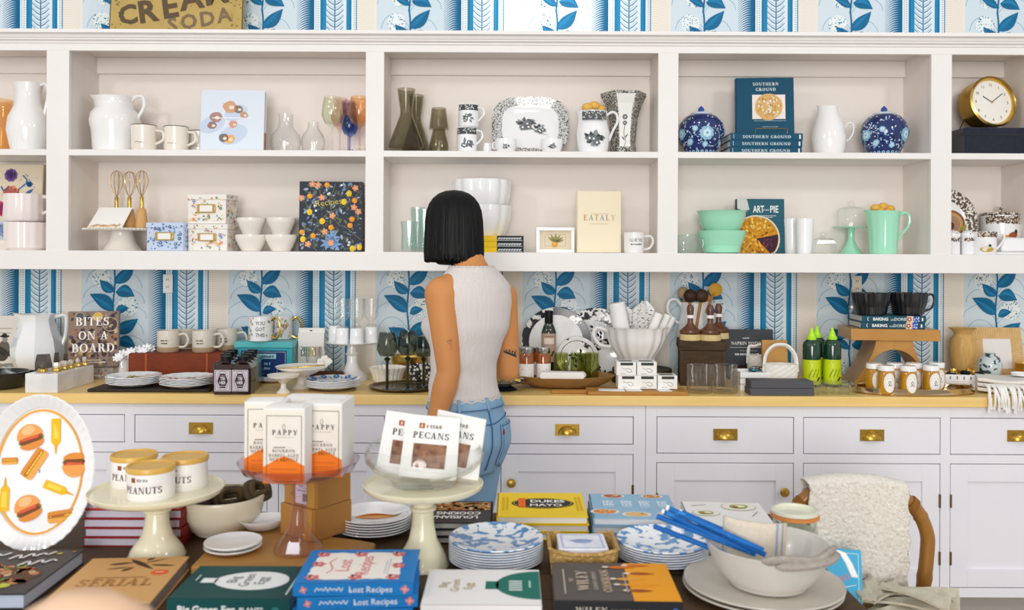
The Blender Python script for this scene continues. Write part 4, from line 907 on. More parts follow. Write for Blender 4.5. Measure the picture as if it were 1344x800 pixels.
m = vessel('duck_mug', 'white mug with brown band and a painted duck in grass', 'mug', 1292, 3.69, ZB, [(13.5, 335), (14, 333), (14.5, 304)], MILK, handle=[(14, 308), (22, 306), (26, 312), (20, 322), (14, 328)], ht=3); k = 3.72/F
p = Print(); h = zpy(1292, 304, 3.69)-ZB; p.rect('#d9cdbd', -.05, h-.022, .05, h-.001, nx=12); p.nxt(); p.dots('#5c4636', -.05, h-.023, .05, h-.002, 90, .0026); p.build('transfer_band', m, wrapc(14.5*k)); p = Print(); p.disc('#c8a33a', -.012, .022, .028, .011, 14); p.nxt(); p.disc('#e9dfc0', -.014, .03, .016, .007, 12); p.disc('#1f3f3c', -.002, .037, .006, None, 10); p.build('duck_print', m, wrapc(14.5*k))
t = thing('covered_dish', 'low covered butter dish with painted bird at the right frame edge', 'dish', base(1332, 3.735, ZB)); k = 3.735/F
part('base', g_cbox(60*k, .07, .012), MILK, t, .004); part('cover', g_loft([[(x*s, y*s, z) for x, y in ((-.082, -.045), (.082, -.045), (.082, .045), (-.082, .045))] for s, z in ((1, .0125), (.97, .04), (.84, .07), (.6, .074))]), MILK, t, .008)
p = Print(); p.disc('#c8a33a', -.01, .044, .03, .007, 12); p.disc('#2f4a4a', .0, .05, .012, .006, 10, 1); p.dots('#4f3d30', -.08, .016, .08, .022, 80, .0028); p.build('bird_print', t, lambda a, b, h: V((a, -.0345-h+.09*max(0, b-.02), b)), .002)
# ================= worktop, left end
def YK(px, py): return Yat(px, py, ZC)
DK = mat('#23251f', .25, coat=.2)
t = thing('poster_card', 'black and white photo print of two old-time figures leaning behind the white ewer', 'print', base(8, 3.90, ZC), 0, None, -3)
k = 3.9/F; H = zpy(8, 414, 3.9)-ZC; part('card', g_box(-24*k, 23*k, 0, .003, 0, H), mat('#e2ddd6', .6), t)
p = Print(); p.text('#5a544d', 'The', 17*k, H-.075, .02, serif=True); p.rect('#b9b2a8', -14*k, H-.06, 6*k, H-.055); p.rect('#b9b2a8', -10*k, H-.08, 4*k, H-.075)
for cx in (-.012, .052):
    p.leaf('#4c463f', cx-.035, .06, cx+.03, .1, .05); p.disc('#6b645b', cx, .11, .024, .035, 12, jag=.1); p.nxt(); p.disc('#97908a', cx+.002, .15, .012, .014, 12); p.disc('#3e3933', cx, .163, .022, .006, 10); p.disc('#3e3933', cx, .168, .011, .009, 10); p.leaf('#3d3832', cx-.03, .12, cx+.035, .07, .02); p.lay = 0
for i in range(6): p.disc('#8d8781', -.06+i*.03, .035, .018, .01, 8, 2, jag=.2)
p.build('photo_print', t, plane((0, 0, 0), (1, 0, 0), (0, 0, 1)))
m = vessel('ewer', 'white octagonal ewer standing on the worktop left of the bites cookbook', 'pitcher', 49, 3.80, ZC, [(22, 488), (24, 485), (31, 472), (32, 460), (29, 445), (23, 432), (20, 420), (23, 412)], MILK, n=8, sp=[(pi, .02, .2, .5)], handle=[(20, 416), (30, 414), (34, 418), (33, 440), (28, 456)], ht=5, rz=22)
for f in m.children[0].data.polygons: pass
t = thing('black_bowl', 'wide black bowl of glass bits at the left frame edge', 'bowl', base(-2, 3.47, ZC))
part('bowl', g_lathe(wall(prof_m(-2, 3.47, ZC, [(20, 514), (28, 510), (34, 500), (37, 487)]), .005), 40), DK, t)
for i in range(7):
    a = i*2.4; solo('glass_shard', ORD[i]+' clear glass piece in the wide black bowl', 'glass', rot(g_cbox(.05, .03, .004), 'Y', 20+i*7), PALEG, P(-2+9*cos(a)*1.6, 489-2*(i % 3), 3.47+.05*sin(a)), i*50, 'glass pieces in the black bowl')
solo('dark_slate', 'dark slate block behind the marble stopper stand', 'slate', g_cbox(.09, .02, .05), mat('#2b2f2d', .6), (PX(44, 3.62, ZC), 3.62, ZC), 0)
MARB = mat('#f1efec', .2, mix='#e0dedb', scale=9, det=5, thick=.06)
def mblock(cx, cy, w_, d, h, rz, lab):
    return solo('marble_block', lab, 'block', g_cbox(w_, d, h), MARB, (cx, cy, ZC), rz, 'marble stopper stands', bev=.0015)
hm = .0725; bx0 = PX(54.5, 3.345, ZC)
mblock(bx0, 3.342+.073, .124, .144, hm, 0, 'white marble block with gold stoppers nearest the frame edge')
mblock(bx0, 3.342+.073+.1455, .124, .144, hm, 0, 'white marble block directly behind the front marble block')
AG = mat('#6b625a', .25, mix='#3e3935', scale=30)
STP = [(56, 492, 3.40, 'd'), (74, 490, 3.42, 'n'), (84, 484, 3.475, 'n'), (92, 480, 3.52, 'c'), (102, 478, 3.575, 'c'), (111, 477, 3.61, 'n')]
for i, (px, py, Y, kd) in enumerate(STP):
    t = thing('bottle_stopper', ('gold bottle stopper with dark agate slice at the front of the marble block', 'squat gold bottle stopper second from the front', 'gold bottle stopper third along the marble', 'gold stopper with small glass point, fourth along', 'gold stopper with clear peak, fifth along the marble', 'gold bottle stopper at the rear of the marble')[i], 'stopper', (PX(px, Y, ZC+hm), Y, ZC+hm), 20*i, 'gold bottle stoppers')
    part('collar', g_lathe([(.014, 0), (.019, .003), (.017, .011), (.011, .014), (.0005, .014)], 20), GOLD, t)
    part('crystal', g_loft([[(r*cos(a*1.047)*sx, r*sin(a*1.047)*.6, z) for a in range(6)] for r, z, sx in ((.009, .012, 1), (.014, .022, 1), (.012 if kd == 'n' else .004, .034, 1))]), mat('#d8d0c0', .15, coat=.5) if kd != 'd' else AG, t, ang=10)
for px, Y, w_, top, lab in ((57, 3.535, 21, 464, 'wide dark agate slice standing upright in front of the white ewer'), (74, 3.66, 6, 462, 'narrow dark agate point beside the wide agate slice'), (88, 3.74, 9, 463, 'small dark striped agate slice near the bites cookbook')):
    k = Y/F; H = zpy(px, top, Y)-ZC
    solo('agate_slice', lab, 'agate', g_prism([(-w_*k/2, 0), (w_*k/2, 0), (w_*k*.55, H*.6), (w_*k*.36, H), (-w_*k*.4, H*.98), (-w_*k*.52, H*.7)], -.004, .004), AG, (PX(px, Y, ZC), Y, ZC), 0, 'agate slices', bev=.001)
zbk = zpy(137, 482, 3.72)-ZC
t, fr, sn = book('grey food book lying flat under the standing bites cookbook', (PX(131, 3.76, ZC), 3.775, ZC), .13, .16, zbk, mat('#77706a', .5, mix='#a59a8e', scale=60), 'flat', rz=90, name='book')
p = Print(); p.rect('#c8bfb2', .02, .012, .12, .02); p.dots('#5b534c', .01, .01, .15, zbk-.006, 20, .003); p.disc('#c0504a', .11, zbk*.5, .006); p.build('spine_print', t, sn)
W = 60*3.74/F; H = zpy(124, 409, 3.74)-ZC-zbk
t, fr, sn = book('cookbook with white title over photos of grazing boards, standing on the worktop', (PX(126, 3.74, ZC)-.003, 3.72, ZC+zbk+.001), W, H, .045, mat('#8a7a72', .4), rz=16, lean=2, pages=mat('#c3c3d0', .7))
p = Print(); random.seed(5); p.rect('#8f7868', 0, 0, W, H); p.nxt()
cl = ['#5a4554', '#6d4a4a', '#c9a56a', '#cbb592', '#6d6a50', '#3f3542', '#a8744a', '#8a7a8a', '#6b4d5d', '#4a3a44', '#7a6a62']
for i in range(170):
    x, y, r = random.uniform(.008, W-.008), random.uniform(.008, H-.008), random.uniform(.004, .013); r = min(r, x, y, W-x, H-y); p.disc(random.choice(cl), x, y, r, r*random.uniform(.6, 1), 8, rot=random.random()*3)
p.nxt()
for x, y, r, c in ((.045, H-.02, .017, '#4a5560'), (.115, H-.022, .019, '#d8b45a'), (W-.032, H-.055, .03, '#4e3f45')): p.disc(c, x, y, r, r, 18); p.ring('#d9c49a', x, y, r, r, .002, 20, p.lay+1)
for i in range(16): p.disc(random.choice(cl), W-.032+random.uniform(-.02, .02), H-.055+random.uniform(-.02, .02), .006, .004, 7, p.lay+1)
p.nxt().nxt(); sc = W/.2
p.text('#f8f6f2', 'BITES', W*.48, H*.745, .037*sc, serif=True, sp=.03); p.text('#f8f6f2', 'ON A', W*.5, H*.495, .036*sc, serif=True, sp=.03); p.text('#f8f6f2', 'BOARD', W*.5, H*.265, .038*sc, serif=True, sp=.02)
p.rect('#e8e2a8', W*.35, H*.115, W*.65, H*.13); p.rect('#efece4', W*.3, H*.075, W*.75, H*.09); p.build('cover_print', t, fr); random.seed(12)
m = vessel('milk_jug', 'small white milk jug filled with white wooden petals', 'jug', 161, 3.80, ZC, [(9, 492), (10, 490), (9.5, 475), (8, 468)], MILK, handle=[(8, 472), (14, 473), (14, 482), (9, 486)], ht=2.6)
for i in range(9):
    px, py = 156+i*5.2, 472-i*1.3-3*(i % 2)
    solo('paper_flower', ORD[i]+' white carved flower from the left above the milk jug', 'flower', join(*[rot(rot(tr(g_ball(.013, (0, 0, 0), 8, sz=.3, sy=.5), .014), 'Y', -25), 'Z', 45*a) for a in range(8)]+[g_ball(.006, (0, 0, .004), 8)]), MILK, P(px, py-2, 3.70+.025*(i % 3)), 0, 'white carved flowers', rx=50)
# slate board with two plate stacks
bd = solo('serving_board', 'long dark slate serving board under two stacks of plates', 'board', g_prism([(-.235, 0), (.2, 0), (.235, .0), (.235, .012), (-.235, .012)], -.085, .085), mat('#2d2622', .45, mix='#3a302a', scale=14), (PX(206, 3.45, ZC), 3.45, ZC), 0, bev=.004)
def plates(px, Y, Z, r, n, step, mbot, topm, labs, group, name='plate', scal=None, prt=None):
    k = Y/F; R = r*k; x = PX(px, Y, Z)
    th = min(.0022, step*.45)
    pr = [(R*.5, 0), (R*.62, .001), (R*.98, R*.14), (R, R*.15), (R*.985, R*.15+th), (R*.62, .003+th), (.0005, .003+th)]
    g = g_lathe(pr, 48, fl=scal, cap=True); me = mesh(name, g, mbot)
    for i in range(n):
        o = link(name, me if i < n-1 or not topm else mesh(name, g, topm), None, (x, Y, Z+i*step), random.uniform(0, 6))
        tag(o, labs[0] if i == n-1 else ORD[n-1-i]+' plate from the top '+labs[1], 'plate', group)
    if prt: prt(o, R)
    return Z+n*step+R*.15
SPK = mat('#f1eee8', .15, mix='#d9a45a', scale=26, det=2, thr=.63, coat=.3)
for px, Y, tg, seedc in ((176, 3.46, 'left', ['#c9b43c', '#8a9a4a', '#d9a45a']), (246, 3.44, 'right', ['#d8562e', '#e2823c', '#a9432a'])):
    def pf(o, R, cs=seedc):
        p = Print()
        for i in range(5): p.flower(random.choice(cs), '#f3e2b8', random.uniform(-.6, .6)*R, random.uniform(-.5, .5)*R, R*.17, 5)
        p.stroke('#7c8a5a', [(-R*.5, 0), (0, R*.2), (R*.5, -R*.1)], .002, sm=4)
        p.build('floral_print', o, lambda a, b, h: V((a, b, .0055+h+max(0, sqrt(a*a+b*b)-R*.62)*.42)), .0006)
    plates(px, Y, ZC+.0125, 34.6, 5, .0062, MILK, None, (f'scalloped white plate with flowers on top of the {tg} stack on the slate board', f'of the {tg} scalloped stack on the slate board'), f'{tg} stack of scalloped plates', 'scalloped_plate', (14, .025, .002), pf)
# old leather book with mugs
LEA = mat('#8c3f1e', .5, mix='#6f2d17', scale=14, det=5, bump=.3, bscale=60, thick=.2)
zl = zpy(240, 461, 3.74)-ZC
t = thing('leather_case', 'large red-brown leather bound antique volume lying flat under the mugs', 'book', (PX(243, 3.74, ZC), 3.80, ZC), 3); w_ = 133*3.7/F
part('cover', join(g_cbox(w_, .25, .012), g_cbox(w_, .25, .012, zl-.012)), LEA, t, .003); part('spine', g_box(-w_/2, w_/2, -.135, -.12, .0, zl), LEA, t, .006)
part('pages', g_cbox(w_-.02, .235, zl-.024, .012, 0, .003), PAGES, t); [part('raised_band', g_box(x-.004, x+.004, -.1375, -.13, .001, zl-.001), mat('#a8572c', .45), t) for x in (-.14, .11)]
STN = mat('#e6dfd2', .3, mix='#ddd5c6', scale=80); CLAY = mat('#b09a78', .6)
for px, Y, pb, pt, lab, tx in ((221, 3.735, 462, 433, 'stoneware mug with unglazed base at the front left on the leather volume', ("MOM'S", 'LATTE')), (240, 3.86, 460, 432, 'stoneware mug mostly hidden behind the front left one', None), (267, 3.735, 462, 433, 'stoneware mug at the front right on the leather volume', ('COFFEE', 'YES')), (298, 3.83, 458, 431, 'stoneware mug behind at the right end of the leather volume', ('MOM &', 'LATTE'))):
    m = vessel('stoneware_mug', lab, 'mug', px, Y, ZC+zl+.0005, [(13, pb), (14, pb-3), (14.2, pt)], STN, 'stoneware mugs', [(13.5, pt+6), (22, pt+5), (26, pt+13), (22, pt+21), (13.5, pt+22)], 3.4)
    k = Y/F; part('unglazed_base', g_lathe([(13.2*k, .0003), (14.35*k, 2.5*k), (14.4*k, 6.5*k), (14.2*k, 6.6*k)], 32, cap=False), CLAY, m)
    if tx:
        p = Print(); h = zpy(px, pt, Y)-ZC-zl; p.scrib('#4b443c', -.016, .016, h*.52, .006); p.scrib('#4b443c', -.014, .014, h*.39, .006); p.build('lettering', m, wrapc(14.3*k))
# teal tin with botanical mugs
TT = mat('#2fa7b4', .3); zt = zpy(345, 448, 3.74)-ZC; w_ = 76*3.74/F
t = thing('tea_tin', 'turquoise tin box with navy label carrying the botanical mugs', 'tin box', (PX(346, 3.74, ZC), 3.83, ZC), 0)
part('box', g_cbox(w_, .19, zt*.83), TT, t, .003); part('lid', g_cbox(w_+.006, .196, zt*.17, zt*.83), mat('#58bcc0', .28), t, .004)
p = Print(); W, H = w_, zt*.83; p.rect('#16356f', -W*.38, 0.004, W*.4, H*.92); p.nxt(); p.frame('#d9e2ea', -W*.36, .008, W*.38, H*.88, .0015); p.rect('#9fd0dc', -W*.2, H*.66, W*.22, H*.82); p.nxt(); p.scrib('#16356f', -W*.17, W*.19, H*.70, .009); p.scrib('#8fb8d8', -W*.1, W*.14, H*.46, .012); p.scrib('#8fb8d8', -W*.1, W*.12, H*.32, .01); p.ring('#8fb8d8', W*.28, H*.25, .012, .012, .0025, 16); p.build('label_print', t, plane((0, -.095, 0), (1, 0, 0), (0, 0, 1)), .0006)
for px, Y, r, lab in ((342, 3.76, 15, 'botanical mug with gold handle and black capital letters, front one on the tin'), (368, 3.88, 16, 'botanical mug with gold handle behind the lettered one')):
    z0 = ZC+zt+.001; m = vessel('botanical_mug', lab, 'mug', px, Y, z0, [(14, 448), (15.5, 446), (15.8, 415)], MILK, 'botanical mugs', [(15, 420), (22, 416), (27, 424), (27, 436), (22, 443), (15, 440)], 3.2, GOLD, rz=-12 if px == 342 else 0)
    p = Print(); h = zpy(px, 415, Y)-z0; k = Y/F
    for i in range(46):
        x, y = random.uniform(-.055, .055), random.uniform(.008, h-.008)
        if px == 342 and -.016 < x < .04: continue
        c = random.choice(['#e2702e', '#f0b93c', '#4f8a63', '#8a9a5a', '#d98a6a', '#5d6a62'])
        (p.leaf(c, x, y, x+random.uniform(-.01, .01), min(y+.01, h), .006) if i % 2 else p.flower(c, '#fff', x, y, .006))
    p.nxt().nxt()
    if px == 342:
        for j, s_ in enumerate(('YOU', 'GOT', 'THIS')): p.text('#2e3230', s_, .012, h*(.68-.24*j), .016, sx=.8)
    p.build('botanical_print', m, wrapc(15.7*k, 0, -pi/2+(radians(12) if px == 342 else 0)))
# maple syrup bottles
SY = glass('#2a0d05', .93); SYR = mat('#2c0f07', .15, coat=.6)
def syrup(px, Y, lab):
    t = thing('syrup_bottle', lab, 'bottle', base(px, Y, ZC), 0, 'square syrup bottles'); k = 3.4/F; h = 48*k; a = 13.2*k
    sq = lambda s, z: [(x*a*s, y*a*s, z) for x, y in ((-1, -.8), (-.8, -1), (.8, -1), (1, -.8), (1, .8), (.8, 1), (-.8, 1), (-1, .8))]
    part('body', g_loft([sq(.95, 0), sq(1, .003), sq(1, h*.70), sq(.8, h*.79), sq(.42, h*.84), sq(.4, h*.88)]), SYR, t, ang=30)
    part('cap', g_lathe([(.42*a, h*.86), (.52*a, h*.87), (.52*a, h*.995), (.48*a, h), (.0004, h)], 20), BLACK, t)
    p = Print(); W = a*.80; p.rect('#d9d0d6', -W, h*.09, W, h*.66); p.nxt(); p.frame('#54434e', -W*.9, h*.11, W*.9, h*.64, .0012); p.disc('#3a2a33', 0, h*.37, W*.62, h*.22, 6); p.ring('#54434e', 0, h*.37, W*.74, h*.26, .001, 16); p.nxt(); p.text('#f1ecee', 'TRI', 0, h*.39, h*.085, sx=.75, bold=.02); p.text('#f1ecee', 'HER', 0, h*.28, h*.085, sx=.75, bold=.02); p.rect('#d9d0d6', -W*.4, h*.22, W*.4, h*.235); p.rect('#d9d0d6', -W*.3, h*.5, W*.3, h*.51)
    p.build('label_print', t, plane((0, -a, 0), (1, 0, 0), (0, 0, 1)), .0006); return t
LB_ = [['front left square syrup bottle with black cap', 'second syrup bottle in the left file', 'third syrup bottle in the left file', 'rear syrup bottle of the left file'], ['front right square syrup bottle with black cap', 'second syrup bottle in the right file', 'third syrup bottle in the right file', 'rear syrup bottle of the right file']]
s0 = None
for c, px in enumerate((296.5, 323.5)):
    for r in range(4):
        Y = YK(px, 518)+.045+r*.08; x = PX(px, 3.4, ZC)-.012*r
        if s0 is None: s0 = syrup(px, Y, LB_[0][0])
        else: dup(s0, (x, Y, ZC), LB_[c][r])
# footed dishes, plates, pencils, coupes
Y0 = YK(160+5, 517)
Y1 = YK(162, 517)+.03
vessel('footed_dish', 'tiny white footed dish at the front of the worktop left of the patterned plates', 'dish', 372, 3.37, ZC, [(9, 516), (9, 514), (4, 509), (3.5, 503), (8, 499), (20, 494), (21, 491), (20, 491), (8, 496), (.2, 497)], WARMW, solid=True, n=40)
t = thing('cake_stand', 'low white footed stand holding a gold cake knife', 'cake stand', base(396, 3.5, ZC)); k = 3.5/F
part('stand', g_lathe(prof_m(396, 3.5, ZC, [(14, 511), (13, 508), (7, 502), (7, 494), (16, 490), (33, 482), (34, 480), (32, 481), (14, 486), (.2, 487)]), 44), WARMW, t)
zd = zpy(396, 484, 3.5)
solo('cake_knife', 'gold cake knife resting across the low white footed stand', 'knife', rot(g_loft([[(x, -w2, 0), (x, w2, 0), (x, w2, .004), (x, -w2, .004)] for x, w2 in ((-.085, .004), (-.07, .006), (-.005, .006), (.0, .011), (.08, .012), (.1, .002))]), 'Y', -4), GOLD, (PX(394, 3.48, zd), 3.46, zd+.011), 6)
solo('white_saucer', 'white saucer partly hidden behind the syrup bottles', 'saucer', g_lathe([(.03, 0), (.06, .012), (.061, .014), (.03, .004), (.0005, .004)], 36), MILK, (PX(357, 3.66, ZC), 3.66, ZC))
for i in range(5):
    px, py = 421+5*(i % 3), 474-4*(i//2)
    solo('shell_flower', ORD[i]+' cream shell flower of the cluster on the low footed stand', 'flower', join(*[rot(tr(g_ball(.009, (0, 0, 0), 8, sz=.4), .009), 'Z', 72*a) for a in range(5)]), WARMW, P(px, py+4, 3.56+.01*i), 0, 'cream shell flowers', rx=50)
t = thing('wooden_bowl', 'dark wooden oval bowl behind the low footed stand', 'bowl', base(428, 3.68, ZC)); part('bowl', g_lathe(wall(prof_m(428, 3.68, ZC, [(14, 505), (20, 500), (24, 488)]), .006), 36, sy=.6), mat('#6f4a2c', .5, mix='#553520', scale=20, stretch=(1, 6, 6)), t)
BLF = mat('#f2f2f0', .15, mix='#3e74b4', scale=42, det=2, thr=.58, coat=.3)
def pfb(o, R):
    p = Print()
    for i in range(11):
        a = 2*pi*i/11; p.flower('#3c78b8', '#cfe0f0', R*.8*cos(a), R*.8*sin(a), R*.12, 6); p.leaf('#5c96c8', R*.68*cos(a+.2), R*.68*sin(a+.2), R*.8*cos(a+.36), R*.8*sin(a+.36), R*.07)
    p.build('blue_flower_rim', o, lambda a, b, h: V((a, b, .0055+h+max(0, sqrt(a*a+b*b)-R*.62)*.42)), .0008)
plates(436.5, 3.46, ZC+.004, 36.5, 5, .0055, MILK, None, ('blue flowered white plate on top of the stack left of the wine glasses', 'of the blue flowered stack by the round tray'), 'blue flowered plates', 'flowered_plate', None, pfb)
solo('plate_mat', 'thin round wooden mat under the blue flowered plates', 'mat', g_lathe([(.085, 0), (.092, .001), (.092, .0035), (.0005, .0035)], 40), mat('#a98a62', .5), (PX(436.5, 3.46, ZC), 3.46, ZC))
t = thing('pencil_box', 'white card carrier with a window showing coloured pencils', 'box', base(409, 3.82, ZC)); k = 3.82/F; H = zpy(409, 430, 3.82)-ZC
part('box', g_cbox(34*k, .03, H*.9), PAPER, t, .001); part('handle_panel', g_box(-17*k, 17*k, -.002, .002, H*.9, H), PAPER, t)
p = Print(); p.rect('#e0ddd6', -15*k, H*.42, 14*k, H*.63)
cs = ['#1f4a4e', '#3d7a5a', '#5fa06a', '#a9b85a', '#e0d36a', '#d9a84a', '#c98a5a', '#e8cfb0', '#b86a5a']
for i, c in enumerate(cs): p.rect(c, (-13+i*2.9)*k, H*.43, (-10.8+i*2.9)*k, H*.62, 1)
p.disc('#6b655c', 0, H*.95, .006, .003, 10); p.build('window_print', t, plane((0, -.015, 0), (1, 0, 0), (0, 0, 1)), .0006)
for px, Y, lab in ((396, 3.70, 'clear coupe glass at the left in front of the pencil carrier'), (411, 3.66, 'clear coupe glass in the middle in front of the pencil carrier'), (424, 3.72, 'clear coupe glass at the right in front of the pencil carrier')):
    vessel('coupe_glass', lab, 'glass', px, Y, ZC, [(8, 499), (7, 497.5), (2.5, 494), (1.6, 484), (9, 474), (11, 462), (10.5, 455)], CLEAR, 'clear coupe glasses', t=.002)
# tall white stand with votive glasses
zp = zpy(462, 449, 3.74); t = thing('cake_stand', 'tall white pedestal cake stand with clear votive glasses on top', 'cake stand', base(462, 3.74, ZC)); k = 3.74/F
part('pedestal', g_lathe(prof_m(462, 3.74, ZC, [(22, 500), (22, 497), (18, 491), (10, 484), (7, 474), (7, 466), (9, 464), (7, 462), (6, 452)]), 40), WHITE, t)
part('plate', g_lathe([(6*k, zp-ZC-.008), (33*k, zp-ZC-.004), (36*k, zp-ZC+.003), (35*k, zp-ZC+.003), (.0005, zp-ZC)], 52), WHITE, t)
for px, Y, lab in ((440, 3.80, 'leftmost clear cylinder over a white candle on the tall stand'), (449, 3.70, 'second clear cylinder over a white candle from the left'), (468, 3.69, 'third clear cylinder over a white candle from the left'), (487, 3.76, 'rightmost clear cylinder over a white candle on the tall stand')):
    t = thing('votive_glass', lab, 'candle', (PX(px, Y, zp), Y, zp+.0006), 0, 'votive glasses'); k = Y/F
    part('candle', g_lathe([(8.4*k, 0), (9*k, .003), (8.5*k, 19*k), (8*k, 20*k), (.0005, 20*k)], 28), MILK, t)
    h = zpy(px, 392, Y)-zp; part('glass', g_lathe([(8*k, 20.2*k), (3*k, 24*k), (3*k, 27*k), (9*k, 34*k), (9.4*k, h), (9.1*k, h), (8.7*k, 34*k)], 28, cap=False), CLEAR, t)
# tray with smoky wine glasses
TRY = mat('#7a6a4a', .25, 1, mix='#5a5038', scale=14)
ty = 3.50; solo('silver_tray', 'round antiqued metal tray under the smoky wine glasses', 'tray', g_lathe([(.10, 0), (.125, .001), (.135, .012), (.139, .013), (.14, .011), (.128, .003), (.0005, .002)], 56, sx=1.02), TRY, (PX(531, ty, ZC), ty, ZC))
SMK = glass('#6d714e', .82)
for px, Y, lab, tp in ((508, 3.455, 'smoky grey wine glass at the left on the round tray', 436), (535, 3.45, 'smoky grey wine glass beside the woman on the round tray', 434), (556, 3.55, 'smoky grey wine glass mostly behind the arm of the woman', 440)):
    wineglass(lab, px, Y, ZC+.003, 511, tp, 14, SMK, 'smoky wine glasses', .48, .75, .0055, mat('#2c2d1f', .08, coat=.5))
vessel('fluted_bowl', 'white bowl fluted like a cake paper, behind the left smoky wine glass', 'bowl', 509, 3.69, ZC, [(13, 502), (14, 501), (21, 488), (24, 481)], WARMW, fl=(22, .05, .003, 1), n=132, t=.002)
solo('gold_bowl', 'shiny gold bowl behind the smoky wine glasses', 'bowl', g_lathe(wall(prof_m(538, 3.845, ZC, [(14, 492), (20, 484), (24, 474), (25, 466)]), .003), 40), GOLD, base(538, 3.845, ZC))
vessel('patterned_bowl', 'small white bowl with black geometric pattern beside the woman', 'bowl', 553, 3.68, ZC, [(10, 499), (16, 494), (17.5, 485), (17.5, 478)], mat('#f0eeea', .2, mix='#3a3a38', scale=70, vor=True, thr=.42))
solo('gold_tray', 'low gold rimmed dark dish beside the right elbow of the woman', 'dish', g_lathe([(.05, 0), (.055, .002), (.03, .018), (.03, .022), (.09, .034), (.093, .036), (.03, .027), (.0005, .026)], 40), mat('#20252f', .25, coat=.3), (PX(661, 3.47, ZC), 3.47, ZC))
solo('gold_cloth', 'crumpled gold foil ribbon heaped on the dark footed dish', 'ribbon', join(*[rot(g_tube(crom([(-.07, 0, 0), (-.03, .02, .012), (.02, -.02, .003), (.06, .01, .01)], 5), .008, 6, flat=.4), 'Z', 40*i) for i in range(5)]), GOLD, (PX(661, 3.47, ZC), 3.47, ZC+.04))
solo('white_teacup', 'white teacup with dark bird behind the right elbow of the woman', 'cup', g_lathe(wall([(.02, 0), (.035, .012), (.045, .05), (.046, .06)], .003), 32), mat('#eef0f2', .15, mix='#3c4450', scale=30, thr=.6), (PX(664, 3.72, ZC), 3.74, ZC))
# jam jars in a dough bowl, oil bottle, plates
WD = mat('#a88250', .55, mix='#8f693a', scale=10, stretch=(1.5, 8, 8), det=4, thick=.2)
k = 3.57/F; zw = 14*k
t = thing('dough_bowl', 'long carved wooden dough bowl holding jam jars and green glasses', 'bowl', (PX(741, 3.57, ZC), 3.57, ZC))
pr = [(.10, 0), (.14, .006), (.175, .022), (.2, .048)]
part('bowl', g_lathe(pr+[(.193, .05), (.17, .028), (.13, .014), (.0005, .012)], 56, sx=1.03, sy=.66), WD, t)
zin = ZC+.0125
JAM = mat('#a25a1c', .12, mix='#8a4412', scale=30, coat=.7)
for px, Y, lab in ((691, 3.53, 'amber jam jar with white label nearest the woman'), (713, 3.55, 'amber jam jar with white label second from the woman'), (688, 3.635, 'amber jam jar behind the one nearest the woman'), (708, 3.655, 'amber jam jar at the back beside the oil bottle')):
    t = thing('jam_jar', lab, 'jar', (PX(px, Y, zin), Y, zin+.006), 0, 'amber jam jars'); k = 3.54/F; h = zpy(px, 455, Y)-zin-.006; r = 9.8*k
    part('jar', g_lathe([(r*.92, 0), (r, .004), (r, h*.78), (r*.85, h*.85), (.0005, h*.85)], 32), JAM, t)
    part('lid', g_lathe([(r*.93, h*.84), (r*.96, h*.85), (r*.96, h*.985), (r*.9, h), (.0005, h)], 32), mat('#d4d6d6', .25, 1), t)
    p = Print(); p.rect('#f3f0ea', -r*1.25, h*.14, r*1.25, h*.55, nx=12); p.nxt(); p.rect('#5a524a', -r*.6, h*.38, r*.4, h*.41); p.rect('#b0a89e', -r*.6, h*.28, r*.6, h*.295); p.rect('#b0a89e', -r*.6, h*.22, r*.5, h*.235); p.build('label', t, wrapc(r), .0006)
t = thing('oil_bottle', 'tall dark green olive oil bottle behind the jam jars', 'bottle', base(720, 3.75, ZC+.001)); Y = 3.75; k = Y/F
pr = prof_m(720, Y, ZC, [(9.5, 492), (9.8, 490), (9.8, 436), (8, 430), (5.2, 424), (5, 408)])
part('bottle', g_lathe(pr, 32), mat('#1f2a18', .1, coat=.6), t); zc0 = zpy(720, 424, Y)-ZC; part('cap', g_lathe([(5.3*k, zc0), (5.5*k, zc0+.002), (5.5*k, pr[-1][1]+.001), (.0005, pr[-1][1]+.001)], 24), BLACK, t)
p = Print(); z0, z1 = zpy(720, 474, Y)-ZC, zpy(720, 437, Y)-ZC; p.rect('#b79a86', -9.8*k*1.2, z0, 9.8*k*1.2, z1, nx=10); p.nxt(); p.rect('#e3d3c2', -.022, z1-.045, .022, z1-.02, nx=6); p.rect('#8a6a55', -.018, z1-.014, .018, z1-.011, nx=4)
for a in ((-.008, .03), (.006, .024), (.012, .036), (-.012, .018)): p.leaf('#33402a', a[0], z0+a[1], a[0]+.014, z0+a[1]+.012, .009)
p.build('label_print', t, wrapc(9.85*k), .0006)
def stand_plate(px, py, Y, r, label, m, prt=None, z=ZC, lean=14, nm_='plate', group=None):
    k = Y/F; R = r*k; t = thing(nm_, label, 'plate', (PX(px, Y, z), Y, z+.002), 0, group, -lean); pc = lambda g: tr(rot(g, 'X', 90), 0, 0, R)
    part('rim', pc(g_lathe([(R, .014), (R*.99, .016), (R*.62, .006)], 48, cap=False)), m, t); part('well', pc(g_lathe([(R*.62, .006), (R*.56, .003), (.0005, .003)], 48, cap=False)), MILK, t); part('back', pc(g_lathe([(.0005, 0), (R*.58, 0), (R, .014)], 48, cap=False)), MILK, t)
    if prt:
        p = Print(); prt(p, R); p.build('print', t, lambda a, b, h: V((a, -.0045-h-.0115*max(0, sqrt(a*a+b*b)/R-.6)/.38, R+b)), .0008)
BWP = mat('#15161a', .15, mix='#f3f2ee', scale=62, det=2, thr=.5, coat=.3)
